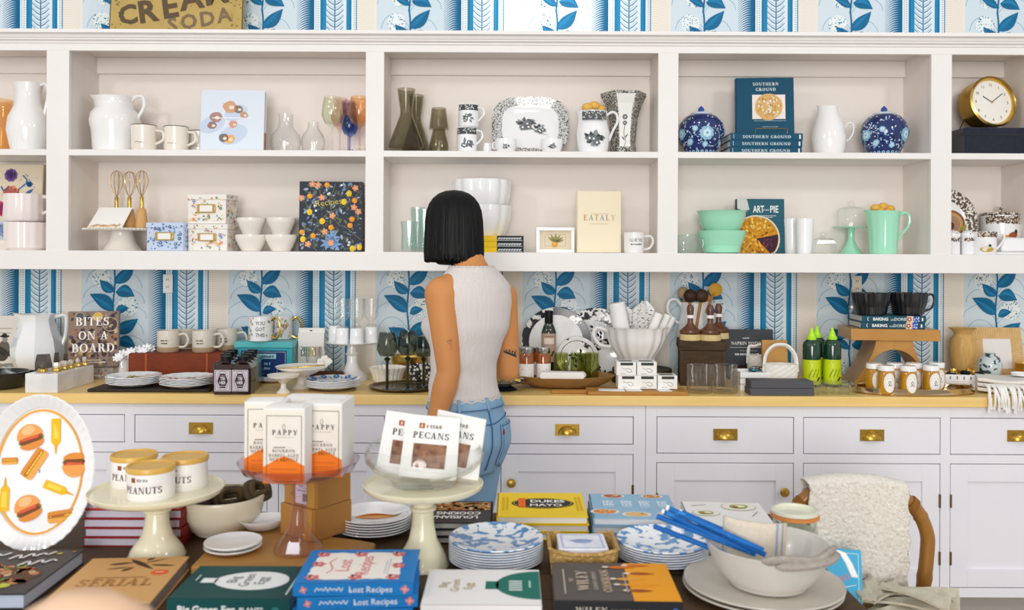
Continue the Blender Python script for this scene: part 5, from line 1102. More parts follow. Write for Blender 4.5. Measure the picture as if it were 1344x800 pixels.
def pface(p, R):
    p.disc('#f4f4f2', 0, 0, R*.78, None, 40); p.nxt(); p.ring('#c9c9c8', 0, 0, R*.7, R*.7, .001, 40)
    for i in range(16):
        a = pi*.12+pi*.76*i/15; p.rect('#55585a', R*.6*cos(a)-.002, R*.6*sin(a)-.003, R*.6*cos(a)+.002, R*.6*sin(a)+.003)
    for i in range(6): p.rect('#8a8c8c', -R*.1+.0, -R*(.05+.1*i), R*.02*(3+i % 3), -R*(.05+.1*i)+.002)
stand_plate(730, 0, 3.825, 46, 'round white plate with black border and small writing, behind the oil bottle', mat('#141518', .2, mix='#efeeea', scale=26, thr=.54), pface, lean=10, nm_='lettered_plate')
def pvase(p, R):
    for i in range(5): p.stroke('#1a1b1d', [(-R*.6+R*.3*i, -R*.5), (-R*.5+R*.25*i, 0), (-R*.3+R*.2*i, R*.5)], .004, sm=4, taper=True)
    for i in range(14): a = random.uniform(0, 6.28); q = R*.5*random.random(); p.leaf('#17181a', q*cos(a), q*sin(a), q*cos(a)+.02*cos(a+1), q*sin(a)+.02*sin(a+1), .01)
stand_plate(782, 0, 3.862, 45, 'large black and white botanical plate leaning on the wallpaper', BWP, pvase, lean=10, nm_='botanical_plate')
stand_plate(758, 0, 3.765, 28, 'smaller white plate with thin black ring and vine in front of the botanical plates', mat('#f2f1ed', .15, mix='#26272a', scale=18, thr=.6), lambda p, R: (p.ring('#1c1d20', 0, 0, R*.82, R*.82, .0025, 40), pvase(p, R*.7)), lean=14, nm_='vine_plate', z=ZC)
stand_plate(800, 0, 3.80, 26, 'black and white leafy plate partly behind the big white batter bowl', BWP, None, lean=12, nm_='leafy_plate')
GRN = glass('#a9ae26', .78)
for px, Y, lab in ((736, 3.63, 'olive green glass tumbler at the left, beside the oil bottle'), (758, 3.60, 'olive green glass tumbler in the middle of the dough bowl'), (776, 3.55, 'olive green glass tumbler at the right front of the dough bowl'), (767, 3.66, 'olive green glass tumbler at the back of the dough bowl')):
    vessel('green_tumbler', lab, 'tumbler', px, Y, zin+.004, [(9.2, 497), (9.8, 495), (9.6, 463)], GRN, 'olive green tumblers', t=.003, floor=.008, fl=(9, .015, .01), n=54)
solo('white_napkin', 'folded white napkin lying at the front of the dough bowl', 'napkin', g_loft([[(x*s, y*s, z) for x, y in ((-.09, -.03), (.085, -.026), (.095, .02), (-.08, .03))] for s, z in ((.92, 0), (1, .005), (1, .016), (.9, .026))]), mat('#f4f2ee', .8, bump=.2, bscale=90), (PX(738, 3.47, ZC), 3.462, ZC+.048), -3, bev=.003)
# cutting board with boxed eyeglass cards
t = thing('cutting_board', 'long slim wooden cutting board with handle at the front of the worktop', 'board', (PX(835, 3.395, ZC), 3.405, ZC))
wdb = mat('#bf8a45', .45, mix='#a97536', scale=12, stretch=(1, 10, 10)); part('board', g_cbox(.385, .12, .014), wdb, t, .003); part('handle', g_box(-.33, -.192, -.03, -.002, 0, .014), wdb, t, .004)
for i, (px, w_) in enumerate(((803, .1), (832, .06), (872, .05))):
    solo('folded_leaflet', ('white printed leaflet at the left end of the cutting board', 'white printed leaflet in the middle of the cutting board', 'white printed leaflet at the right end of the cutting board')[i], 'leaflet', join(g_cbox(w_, .05, .0012), tr(rot(g_cbox(w_*.96, .05, .0012), 'Z', 5), 0, 0, .0014)), PAPER, (PX(px, 3.365, ZC), 3.375, ZC+.0145), -4+4*i, 'leaflets on the cutting board')
k = 3.42/F
def cbox(px, Y, z, lab):
    t = thing('eyeglass_box', lab, 'box', (PX(px, Y, z), Y+.035, z), 0, 'small white eyeglass boxes'); w_, h, d = .076, .052, .075
    part('box', g_cbox(w_, d, h), PAPER, t, .001); p = Print()
    f1 = lambda a, b, hh: V((a, -d/2-hh, b)); p.rect('#3e4440', -w_*.3, h*.74, w_*.34, h*.95); p.stroke('#2c2f2e', [(-.018, .03), (-.006, .024), (.006, .027), (.018, .022), (.02, .014), (.008, .012), (.0, .02)], .0012, sm=4); p.rect('#a9aaa6', -w_*.3, h*.1, -w_*.02, h*.14); p.build('front_print', t, f1, .0005)
    q = Print(); q.rect('#7f8580', -w_*.34, -d*.35, w_*.34, d*.3); q.build('top_print', t, lambda a, b, hh: V((a, b, h+hh)), .0005); return t
zb0 = ZC+.0165
b0 = cbox(824, 3.40, zb0, 'white eyeglass box, lower one of the left stack')
for px, z, lab in ((849, zb0, 'white eyeglass box, lower one of the middle stack'), (822, zb0+.0526, 'white eyeglass box, upper one of the left stack'), (849, zb0+.0526, 'white eyeglass box, upper one of the middle stack'), (876, zb0, 'single white eyeglass box right of the two stacks')):
    dup(b0, (PX(px, 3.40, z), 3.435, z), lab)
# batter bowl on a wood block
blk = solo('wood_block', 'dark round wooden block under the big white batter bowl', 'block', g_lathe([(.125, 0), (.128, .004), (.125, .058), (.0005, .058)], 40), mat('#4a3a2c', .6, mix='#382b20', scale=20), (PX(843, 3.70, ZC), 3.715, ZC))
zk = ZC+.0585
m = vessel('batter_bowl', 'big white fluted batter bowl with handle holding paper rolls', 'bowl', 835, 3.71, zk, [(23, 472), (24, 470), (25, 466), (33, 455), (38, 442), (39, 432), (42, 428)], WHITE, handle=[(-38, 434), (-52, 430), (-56, 440), (-48, 452), (-34, 455)], ht=5, fl=(16, .03, .02), n=96, t=.005)
def roll(px0, py0, px1, py1, Y, r, lab, m, grp='rolled papers', dy=.0):
    a, b = P(px0, py0, Y), P(px1, py1, Y+dy); d = (b-a)
    return solo('paper_roll', lab, 'paper roll', g_tube([(0, 0, 0), tuple(d)], r*Y/F, 16), m, a, 0, grp)
def cross(px, pt, pb, Y, w_, lab, lean):
    k = Y/F; a = P(px, pb, Y); H = (pb-pt)*k
    o = solo('patterned_paper', lab, 'paper', join(*[rot(g_prism([(-w_*k/2, 0), (w_*k/2, 0), (w_*k*.6, H*.8), (w_*k*.2, H), (-w_*k*.2, H*.93), (-w_*k*.55, H*.75)], -.0012, .0012), 'Z', 55*i) for i in range(3)]), mat('#f0efec', .7, mix='#34373c', scale=70, stretch=(1, 1, 2.4), thr=.6), a, 0, 'patterned papers'); o.rotation_euler = (0, radians(lean), 0)
roll(818, 444, 809, 397, 3.70, 11, 'thick white paper roll at the left of the batter bowl', mat('#f5f4f2', .7)); roll(860, 446, 877, 413, 3.72, 5, 'thin white paper roll at the right of the batter bowl', PAPER); roll(850, 446, 865, 411, 3.69, 6, 'white paper roll second from the right in the batter bowl', PAPER); roll(868, 446, 884, 416, 3.74, 4.5, 'thinnest white paper roll leaning at the right rim', PAPER)
cross(826, 402, 446, 3.735, 16, 'crumpled patterned paper beside the thick white roll', -6); cross(842, 394, 446, 3.72, 24, 'upright patterned paper with black marks in the middle of the batter bowl', 3)
# white pitcher with spoons
m = vessel('pitcher', 'white pitcher with big loop handle holding wooden spoons', 'pitcher', 909, 3.868, ZC, [(18, 488), (19, 470), (22, 452), (22, 438), (18, 420), (15, 408), (17, 396)], WHITE, handle=[(-14, 402), (-22, 393), (-31, 395), (-33, 408), (-26, 418), (-19, 424)], ht=4, sp=[(0, .018, .2, .5)])
for i, (px, py, px1, r, c, kd) in enumerate(((906, 388, 904, 9, '#3a281c', 'b'), (921, 388, 914, 9, '#463020', 'b'), (897, 384, 902, 8, '#b59a72', 's'), (939, 380, 916, 9, '#d2a02e', 'd'), (929, 391, 912, 5, '#b87a3e', 's'))):
    Y = 3.80 if kd == 'b' else 3.85; k = Y/F; a = P(px1, 430, Y); b = P(px, py, Y)
    t = thing('wooden_spoon', ('dark ball-headed wooden spoon at the left in the pitcher', 'dark ball-headed wooden spoon at the right in the pitcher', 'pale wooden spoon behind the dark ones', 'wooden spoon with round yellow disc head', 'slim red-brown wooden spoon leaning right')[i], 'spoon', a, 0, 'wooden spoons'); mm = mat(c, .5)
    part('handle', g_tube([(0, 0, 0), tuple(b-a)], 2*k, 8), mat('#a57a48', .5), t)
    part('head', tr(g_ball(r*k, n=16, sz=1 if kd != 'd' else 1, sy=.25 if kd == 'd' else .8), *(b-a)), mm, t)
# wooden chest and brushes
OLD = mat('#5a4630', .7, mix='#281d13', scale=12, det=5, stretch=(1, 1, 5), bump=.4, bscale=50, thick=.2)
zc = zpy(920, 448, 3.60)-ZC; t = thing('wooden_chest', 'old dark wooden chest carrying the scrubbing brushes', 'chest', (PX(927, 3.6, ZC)-.004, 3.688, ZC), -8); w_ = 58*3.6/F
part('side', join(g_box(-w_/2, w_/2, -.095, -.08, 0, zc*.80), g_box(-w_/2, w_/2, .08, .095, 0, zc*.8), g_box(-w_/2, -w_/2+.015, -.08, .08, 0, zc*.8), g_box(w_/2-.015, w_/2, -.08, .08, 0, zc*.8)), OLD, t, .002); part('lid', g_box(-w_/2-.006, w_/2+.006, -.101, .101, zc*.805, zc), OLD, t, .003); part('bottom', g_box(-w_/2+.015, w_/2-.015, -.08, .08, .001, .012), OLD, t)
for q in (-w_/2+.006, w_/2-.006): part('corner_batten', g_box(q-.006, q+.006, -.099, -.0951, 0, zc*.8), OLD, t)
BRU = mat('#6a4028', .35, mix='#59331f', scale=20, coat=.2)
for px, Y, pb, pt, lab in ((906, 3.66, 453, 407, 'wooden dish brush with upright handle, leftmost on the chest'), (932, 3.65, 456, 408, 'wooden dish brush with upright handle, front one of the right pair'), (943, 3.745, 453, 408, 'wooden dish brush with upright handle, rear one of the right pair')):
    z0 = ZC+zc; t = thing('dish_brush', lab, 'brush', (PX(px, Y, z0), Y, z0+.0005), 0, 'wooden dish brushes'); k = 3.66/F
    part('bristles', g_lathe([(13*k, 0), (13.6*k, .002), (13*k, 8*k), (.0005, 8*k)], 40, fl=(40, .03, -1)), mat('#e3cf97', .8, mix='#c9b277', scale=220, stretch=(1, 1, .05)), t)
    part('head', g_lathe([(13*k, 8*k), (14*k, 10*k), (13.5*k, 13*k), (7*k, 18*k), (4.2*k, 22*k), (.0005, 22*k)], 32), BRU, t); h = part('handle', g_lathe([(4*k, 20*k), (3.6*k, 26*k), (4.6*k, 38*k), (4.8*k, 42*k), (3.2*k, 46*k), (.0005, 47*k)], 20), BRU, t)
    part('tag_band', g_lathe([(4.3*k, 29*k), (5*k, 29*k), (5.2*k, 33*k), (4.4*k, 33*k)], 20, cap=False), PAPER, h)
NB = mat('#43464b', .5); k = 3.8/F; W = 72*k; H = zpy(985, 432, 3.8)-ZC-.06
solo('box_riser', 'low dark wooden riser behind the glass tumblers', 'riser', g_cbox(.2, .1, .059), OLD, (PX(985, 3.82, ZC), 3.85, ZC))
t = thing('notes_box', 'dark grey napkin notes box with white lettering behind the woven basket', 'box', (PX(981, 3.8, ZC), 3.81, ZC+.0595), 0, None, -8); part('box', g_box(-W/2, W/2, 0, .03, 0, H), NB, t, .002)
p = Print(); p.scrib('#e8e8e6', -.014, .014, H*.74, .005); p.text('#f2f2f0', 'NAPKIN NOTES', 0, H*.57, .0135, serif=True); p.rect('#c9c9c8', -W*.3, H*.49, W*.3, H*.503); p.scrib('#f2f2f0', -.05, .055, H*.28, .009); p.rect('#b9b9b8', -W*.12, H*.4, W*.2, H*.41); p.build('lettering', t, plane((0, 0, 0), (1, 0, 0), (0, 0, 1)))
RB = glass('#d9d0bd', .42)
for px, lab in ((918, 'ribbed clear glass tumbler in front of the chest, left one'), (951, 'ribbed clear glass tumbler in front of the chest, right one')):
    vessel('ribbed_tumbler', lab, 'tumbler', px, 3.42, ZC, [(15, 515), (15.8, 512), (15.8, 480), (16.5, 478)], RB, 'ribbed clear tumblers', t=.004, floor=.01, fl=(22, .055, .006), n=110)
# trays with wire, baskets, grey boxes
for i in range(3):
    solo('enamel_tray', ('white stacking tray, lowest beside the tumblers', 'white stacking tray, middle beside the tumblers', 'white stacking tray, top one full of trinkets')[i], 'tray', join(g_cbox(.135, .12, .003), *[g_box(a, b, c, d, .003, .022) for a, b, c, d in ((-.0675, .0675, -.06, -.0575), (-.0675, .0675, .0575, .06), (-.0675, -.065, -.0575, .0575), (.065, .0675, -.0575, .0575))]), MILK, (PX(993, 3.50, ZC), 3.55, ZC+.0245*i), 0, 'white stacking trays')
for i in range(8):
    a = [(random.uniform(-.05, .05), random.uniform(-.04, .04), random.uniform(0, .03)) for _ in range(5)]
    solo('trinket', ['black wire', 'pale wire', 'turquoise ribbon', 'grey wire', 'second black wire', 'second pale wire', 'second turquoise ribbon', 'second grey wire'][i]+' trinket piled in the top white tray', 'trinket', g_tube(crom(a, 4), .002, 5), mat(['#3a3c40', '#d9d9d6', '#4aa9b8', '#8a8d90'][i % 4], .3, .6), (PX(993, 3.55, ZC), 3.55, ZC+.056), 0, 'trinkets in the white tray')
WIC = mat('#f2eee6', .7)
def basket(px, Y, z, w_, lab, pt, pr, ph):
    k = Y/F; t = thing('woven_basket', lab, 'basket', (PX(px, Y, z), Y, z), 0, 'white woven baskets'); h = zpy(px, pt, Y)-z; rings = []
    for j in range(11):
        q = j/10; a = w_*k*.5*(.88+.12*q); rings.append([(a*cos(2*pi*i/48)*(1+.03*((i//2+j) % 2)), a*.62*sin(2*pi*i/48)*(1+.03*((i//2+j) % 2)), h*q) for i in range(48)])
    rings += [[(x*.93, y*.93, z) for x, y, z in r] for r in (rings[-1], rings[1])]; part('weave', g_loft(rings), WIC, t, ang=0); H = zpy(px, ph, Y)-z; a = w_*k*.47
    part('handle', g_tube(crom([(-a, 0, h*.7), (-a*.9, 0, h*1.3), (-a*.5, 0, H*.95), (0, 0, H), (a*.5, 0, H*.95), (a*.9, 0, h*1.3), (a, 0, h*.7)], 5), .006, 8, flat=1.6), WIC, t)
    return t
basket(1024, 3.52, ZC+.0, 46, 'white woven basket with arched handle holding a kraft card, front one', 477, 0, 452)
basket(998, 3.74, ZC, 36, 'white woven basket half hidden behind the front basket', 466, 0, 452)
t = thing('kraft_card', 'brown kraft paper pouch with striped window standing behind the basket handle', 'card', base(1021, 3.595, ZC), 0, None, -6); k = 3.6/F; H = zpy(1021, 446, 3.6)-ZC; part('pouch', g_box(-19*k, 14*k, 0, .02, 0, H), mat('#bd8f52', .7), t, .002)
p = Print(); p.text('#5a4228', 'PAPER', -2*k, H*.87, .009); p.rect('#dfe8f2', -8*k, H*.3, 9*k, H*.5); p.nxt()
for i in range(7): p.rect('#6f93c0', (-7+i*2.3)*k, H*.3, (-6.2+i*2.3)*k, H*.5)
p.build('window_print', t, plane((0, 0, 0), (1, 0, 0), (0, 0, 1)), .0006)
GB = mat('#56565b', .6)
for i in range(2):
    solo('grey_box', ('flat dark grey gift box, lower of the two stacked', 'flat dark grey gift box, upper of the two stacked')[i], 'box', g_cbox(.245-.006*i, .085, .0275), GB, (PX(1023, 3.39, ZC), 3.395, ZC+.028*i), 0, 'flat grey boxes', bev=.002)
# green bottles
GBT = mat('#123a24', .12, coat=.5); LIME = mat('#c7dd1c', .35); LIMP = mat('#b9f02c', .3)
for px, Y, lab in ((1065, 3.60, 'dark green squeeze bottle with lime tip and label, front left'), (1092, 3.61, 'dark green squeeze bottle with lime tip and label, front right'), (1072, 3.70, 'dark green squeeze bottle standing behind the front left one')):
    t = thing('squeeze_bottle', lab, 'bottle', (PX(px, Y, ZC), Y, ZC), 0, 'green squeeze bottles'); k = 3.61/F; Z = lambda py: EYE-(py-HY-.0045*(px-672))*k-ZC
    r = 11.3*k; h = Z(445); part('body', g_lathe([(r*.94, 0), (r, .004), (r, h*.86), (r*.93, h*.94), (r*.6, h), (.0005, h)], 32), GBT, t)
    part('nozzle', g_lathe([(r*.52, h-.002), (r*.55, h+.012), (r*.42, h+.014), (r*.1, Z(430)), (.0005, Z(429))], 20), LIMP, t)
    part('label', g_lathe([(r*1.012, h*.06), (r*1.012, h*.58)], 32, cap=False), LIME, t)
    p = Print(); p.stroke('#8a9a12', [(-r*.7, h*.52), (-.2*r, h*.54), (r*.7, h*.52)], .002)
    for i in range(9): p.leaf('#8fa012', -r*.6+i*r*.14, h*.2+.012*(i % 3), -r*.5+i*r*.14, h*.3+.01*(i % 3), .005)
    p.leaf('#26301a', r*.2, h*.12, r*.7, h*.2, .01); p.disc('#26301a', r*.62, h*.2, .005); p.build('label_print', t, wrapc(r*1.014), .0006)
GLB = glass('#dfe9e2', .3)
for i in range(6):
    solo('glass_block', ORD[i]+' clear glass block from the left in front of the green bottles', 'glass block', g_cbox(.025, .09, .045), GLB, (PX(1068, 3.40, ZC)+.0285*i, 3.42, ZC), 0, 'clear glass blocks', bev=.002)
# burl wood stand with books and mugs
BURL = mat('#cc9644', .35, mix='#ad7630', scale=9, det=6, thick=.18, coat=.2)
Yw = 3.60; k = Yw/F; zt0, zt1 = zpy(1165, 447, Yw)-ZC, zpy(1165, 432, Yw)-ZC; xw = PX(1175, Yw, ZC)
t = thing('wooden_riser', 'burl wood riser table with curved V legs carrying books and black mugs', 'riser', (xw, Yw, ZC), -7)
part('top', g_box(-.176, .176, 0, .22, zt0, zt1), BURL, t, .002)
inn_ = [(.112*cos(radians(a)), .80*zt0*sin(radians(a))**.85) for a in range(90, -1, -9)]
lp = inn_+[(.165, 0)]+[(.072+.093*(1-q/6)**1.5, zt0*q/6) for q in range(1, 7)]+[(0, zt0)]
part('leg', g_prism(lp[::1], .012, .205), BURL, t, .0012); part('leg', g_prism([(-x, z) for x, z in lp][::-1], .012, .205), BURL, t, .0012)
zt = ZC+zt1; BKT = mat('#1e4f60', .45); z = zt
for i in range(2):
    T = .0262; W = .255; t, fr, sn = book(('lower', 'upper')[i]+' of two dark teal baking books on the burl riser', (PX(1165, 3.7, z)+.004*i, 3.72, z+.0004), .19, W, T, BKT, 'flat', rz=84, group='teal baking books', pages=mat('#dedbd6', .8))
    p = Print(); p.text('#f4f4f2', 'BAKING', W*.29, T*.28, T*.45, bold=.03); p.text('#f4f4f2', 'with', W*.475, T*.28, T*.26); p.text('#f4f4f2', 'DORIE', W*.60, T*.28, T*.45); p.rect('#e6cdb0', W*.70, 0, W*.80, T); p.rect('#2a5fb8', W*.80, 0, W*.89, T); p.nxt(); p.flower('#b9603a', '#fff', W*.74, T*.5, T*.4); p.dots('#f2e8dc', W*.8, T*.1, W*.89, T*.9, 10, .0025); p.rect('#e9e9e6', W*.93, T*.25, W*.955, T*.75); p.stroke('#f4f4f2', [(W*.1, T*.2), (W*.085, T*.5), (W*.1, T*.8)], .002); p.build('spine_lettering', t, sn)
    z += T+.0006
BKM = mat('#17181b', .3, coat=.2)
for px, Y, lab in ((1143, 3.70, 'black fluted batter mug at the left on the baking books'), (1192, 3.71, 'black fluted batter mug at the right on the baking books')):
    vessel('black_mug', lab, 'mug', px, Y, z+.0005, [(15, 416), (17, 413), (22, 398), (23, 391), (24, 384)], BKM, 'black fluted mugs', [(22, 388), (31, 386), (34, 394), (30, 404), (19, 409)], 3, fl=(24, .025, .012), n=96, rz=65 if px == 1143 else 0)
t = thing('pepper_shaker', 'small glass shaker with metal top left of the black mugs', 'shaker', (PX(1117, 3.68, z)+.004, 3.685, z)); part('glass', g_lathe([(.012, 0), (.013, .002), (.011, .03), (.0005, .03)], 8), CLEAR, t, ang=20); part('cap', g_lathe([(.0115, .03), (.0115, .036), (.007, .042), (.0005, .043)], 16), mat('#b8b8b4', .3, 1), t)
# mirrored tray with honey jars
Y = 3.45; solo('mirror_tray', 'oval mirrored brass gallery tray holding the honey jars', 'tray', join(g_lathe([(.21, 0), (.225, .001), (.23, .004), (.0005, .004)], 64, sx=1.03, sy=.46), g_lathe([(.228, .004), (.232, .006), (.232, .024), (.235, .026), (.231, .027), (.227, .024), (.2265, .005)], 64, sx=1.03, sy=.46, cap=False)), mat('#dcc9a8', .12, 1), (PX(1198, Y, ZC), Y, ZC))
HON = mat('#cf971f', .1, mix='#ad7510', scale=24, coat=.7)
def honey(px, Y, lab, first=None):
    z0 = ZC+.0045
    if first: return dup(first, (PX(px, Y, z0), Y, z0), lab, rz=random.uniform(-8, 8))
    t = thing('honey_jar', lab, 'jar', (PX(px, Y, z0), Y, z0), 0, 'honey jars'); k = 3.42/F; r = 11*k; h = 37*k
    part('jar', g_lathe([(r*.8, 0), (r*.95, .004), (r, h*.3), (r, h*.6), (r*.86, h*.78), (r*.8, h*.82), (.0005, h*.82)], 36), HON, t); part('lid', g_lathe([(r*.86, h*.815), (r*.92, h*.82), (r*.92, h*.97), (r*.86, h), (.0005, h)], 32), WHITE, t)
    p = Print(); p.oval('#f4f1ea', 0, h*.42, r*.66, h*.34); p.nxt(); p.ring('#cfc8ba', 0, h*.42, r*.57, h*.29, .0006, 24); p.stroke('#4a4238', [(-.006, h*.30), (.004, h*.42), (0, h*.48), (-.004, h*.42), (.003, h*.31), (.009, h*.36)], .0016, sm=4); p.rect('#8a8274', -.008, h*.56, .008, h*.575); p.build('label', t, lambda a, b, hh: wrapc(r)(a, b, hh+(.0008)), .0006); return t
hj = honey(1163, 3.385, 'honey jar with oval label, front left on the mirrored tray')
for px, Y, lab in ((1192, 3.375, 'honey jar with oval label, front middle on the mirrored tray'), (1222, 3.395, 'honey jar with oval label, front right on the mirrored tray'), (1147, 3.45, 'honey jar at the far left of the mirrored tray'), (1174, 3.47, 'honey jar behind and between the front left and middle ones'), (1199, 3.47, 'honey jar directly behind the front middle one'), (1229, 3.49, 'honey jar behind the front right one')): honey(px, Y, lab, hj)
# right end: vase, frame, small vase, trays, towels
RAT = mat('#dcb673', .6, mix='#c79c5c', scale=30, stretch=(3, 3, .3), bump=.2)
vessel('turned_vase', 'turned pale wooden vase left of the raffia frame', 'vase', 1263, 3.82, ZC, [(11, 489), (13, 480), (15, 468), (16, 456), (14, 444), (10, 438), (11, 435), (17, 430)], RAT, t=.004)
k = 3.80/F; W, H = 66*k, zpy(1308, 430, 3.8)-ZC; t = thing('raffia_frame', 'straw coloured woven picture frame leaning on the right end of the worktop', 'frame', (PX(1312, 3.8, ZC), 3.80, ZC+.002), -3, None, -10)
bars = []
for a, b, c, d, n, hz in ((-W/2, W/2, H-.05, H, 30, 1), (-W/2, W/2, 0, .05, 30, 1), (-W/2, -W/2+.05, .05, H-.05, 26, 0), (W/2-.05, W/2, .05, H-.05, 26, 0)):
    for i in range(n):
        q0 = i/n; q1 = (i+1)/n
        if hz: bars.append(tr(g_tube([(0, 0, c), (0, 0, d)], .5*(b-a)/n, 6), a+(b-a)*(q0+q1)/2, .0, 0))
        else: bars.append(tr(g_tube([(a, 0, 0), (b, 0, 0)], .5*(d-c)/n, 6), 0, 0, c+(d-c)*(q0+q1)/2))
part('woven_border', join(*bars), mat('#e8cb95', .7, mix='#d9b67a', scale=40), t)['kind'] = 'stuff'
part('backing', g_box(-W/2+.005, W/2-.005, .003, .012, .004, H-.004), mat('#c9a468', .7), t); part('picture', g_box(-W/2+.048, W/2-.048, -.001, .003, .048, H-.048), mat('#e9e6e4', .25), t)
vessel('bud_vase', 'small round grey vase with blue-black foliage print before the raffia frame', 'vase', 1299, 3.66, ZC, [(8, 500), (9, 498), (14, 488), (15, 478), (12, 469), (6, 465), (7, 463)], mat('#c9d3d2', .2, mix='#2e4652', scale=45, thr=.54, coat=.3), t=.003)
for i in range(2):
    w_, d, h = .155, .11, .028; hl = [g_box(-w_/2, w_/2, -d/2, -d/2+.003, .0, .008), g_box(-w_/2, w_/2, -d/2, -d/2+.003, .021, h)]+[g_box(-w_/2+q*.0255+.004, -w_/2+q*.0255+.024 if q < 5 else w_/2, -d/2, -d/2+.003, .008, .021) for q in range(6)]
    solo('lattice_tray', ('white pierced tray, lower of the stacked two', 'white pierced tray, upper of the stacked two')[i], 'tray', join(g_cbox(w_-.006, d-.006, .002), *hl, tr(hl[0], 0, d-.003, 0), tr(hl[1], 0, d-.003, 0), g_box(-w_/2, -w_/2+.003, -d/2+.003, d/2-.003, 0, h), g_box(w_/2-.003, w_/2, -d/2+.003, d/2-.003, 0, h)), MILK, (PX(1264, 3.58, ZC), 3.6, ZC+.001+.0285*i), -14, 'white pierced trays')
for i in range(7):
    solo('metal_ring', ORD[i]+' napkin ring from the left in the pierced white tray', 'napkin ring', rot(g_lathe([(.015, 0), (.019, .004), (.02, .011), (.016, .016), (.013, .01)], 18), 'X', 20*(i % 3)), GOLD if i % 3 else BLACK, (PX(1245+6.2*i, 3.6, ZC), 3.58+.02*(i % 3), ZC+.048+.006*(i % 2)), 0, 'napkin rings')
TW = mat('#f2efe9', .9, mix='#e6e1d8', scale=120, bump=.3, bscale=180)
for i in range(3):
    g = g_loft([[(x, y, z+.004*sin(x*30)) for y, z in ((-.1, 0), (.1, 0), (.1, .014), (-.1, .014))] for x in [-.15+.03*q for q in range(14)]])
    solo('fringed_towel', ('folded white towel, bottom of the fringed pile', 'folded white towel, middle of the fringed pile', 'folded white towel, top of the fringed pile')[i], 'towel', g, TW, (PX(1338, 3.46, ZC), 3.47, ZC+.0055+.0185*i), -24, 'fringed white towels', bev=.004)
fr_ = []
random.seed(9)
for i in range(26):
    x = PX(1296+i*2.1, 3.34, ZC); y = 3.345; zz = ZC+.046-.001*i*.2; dx = random.uniform(-.02, .02)
    fr_.append(g_tube(crom([(x, y+.02, zz), (x+dx*.4, y-.012, zz-.01), (x+dx, y-.03-.004*(i % 3), zz-.05), (x+dx*1.2+.006, y-.026, zz-.075-.03*random.random())], 4), [.004]*12+[.0055], 6))
o = solo('towel_fringe', 'knotted white fringe hanging over the worktop edge from the towels', 'fringe', join(*fr_), mat('#f4f2ee', .9), (0, 0, 0)); o['kind'] = 'stuff'
solo('gold_bowl', 'gold bowl at the right frame edge behind the white cup', 'bowl', g_lathe(wall(prof_m(1350, 3.70, ZC, [(9, 493), (15, 486), (18, 476)]), .003), 36), mat('#d9b060', .25, 1), base(1350, 3.70, ZC))
vessel('white_cup', 'plain white cup on the fringed towels at the right frame edge', 'cup', 1342, 3.5, ZC+.0625, [(11, 505), (13, 502), (14, 489)], MILK)
# ================= table in the foreground
TX0, TX1, TY0, TY1 = -1.35, .685, .55, 2.31
TWD = mat('#5d4630', .55, mix='#43311f', scale=7, stretch=(1, 9, 9), det=5, thick=.22, bump=.15, bscale=40)
tb = thing('display_table', 'dark weathered plank table in the foreground carrying books and cake stands', 'table', ((TX0+TX1)/2, (TY0+TY1)/2, 0))
cx, cy = tb.location.x, tb.location.y; n = 12; pwid = (TY1-TY0)/n; pm = None
for i in range(n):
    a = TY0+pwid*i-cy
    o = part('plank', g_box(TX0-cx, TX1-cx, a+.0015, a+pwid-.0015, ZT-.035-.0006*(i % 3), ZT-.0006*(i % 3)), TWD, tb, .0015)
part('apron', g_box(TX0-cx+.06, TX1-cx-.06, TY0-cy+.06, TY1-cy-.06, ZT-.12, ZT-.0365), TWD, tb)
for x in (TX0-cx+.08, TX1-cx-.08):
    for y in (TY0-cy+.08, TY1-cy-.08): part('leg', g_cbox(.07, .07, ZT-.0365, 0, x, y), TWD, tb, .004)
def XP(px, Y, Z): return PX(px, Y, Z)
# oval melamine platter
Y = 1.985; k = Y/F; t = thing('oval_platter', 'big white fluted oval platter printed with burgers and hot dogs, standing at the left', 'platter', (XP(45, Y, ZT), Y, ZT+.003), 4, None, -8)
A, Bz = 75*k, 101*k
def ov(s, y, fl=0): return [((A*s-(A-Bz)*0)*cos(2*pi*i/144)*(1+fl*cos(44*2*pi*i/144)), y+fl*.35*cos(44*2*pi*i/144)*A, Bz+(Bz-(1-s)*A if s > .7 else s*(Bz-.3*A)/.7)*sin(2*pi*i/144)*(1+fl*cos(44*2*pi*i/144))) for i in range(144)]
part('rim', g_loft([ov(1, -.020, .004), ov(.985, -.022, .008), ov(.93, -.018, .01), ov(.80, -.006, .006), ov(.775, -.004)], False), MILK, t, ang=60)
part('well', g_loft([ov(.775, -.004), ov(.76, 0), ov(.4, .001), ov(.02, .001)], False), MILK, t); part('back', g_loft([ov(1, -.020, .004)[::-1], ov(.78, .004)[::-1], ov(.7, .006)[::-1], ov(.02, .006)[::-1]], False), MILK, t)
p = Print(); u = k
def PQ(px, py): return ((px-45)*u, (622-py)*u)
for i in range(60):
    a, b = 2*pi*i/60, 2*pi*(i+1)/60; q = [((55+d)*cos(c), (80+d)*sin(c)) for c, d in ((a, -1.4), (a, 1.4), (b, 1.4), (b, -1.4))]; p.add('#efa83e', [(x*u, y*u) for x, y in q])
p.nxt()
def shp(col, pts, px, py, deg, s, l=0):
    c, d = cos(radians(deg)), sin(radians(deg)); x0, y0 = PQ(px, py); p.add(col, [(x0+(x*c-y*d)*s*u, y0+(x*d+y*c)*s*u) for x, y in pts], p.lay+l)
def el(rx, ry, y=0, a0=0, a1=360): return [(rx*cos(radians(a0+(a1-a0)*i/14)), y+ry*sin(radians(a0+(a1-a0)*i/14))) for i in range(15)]
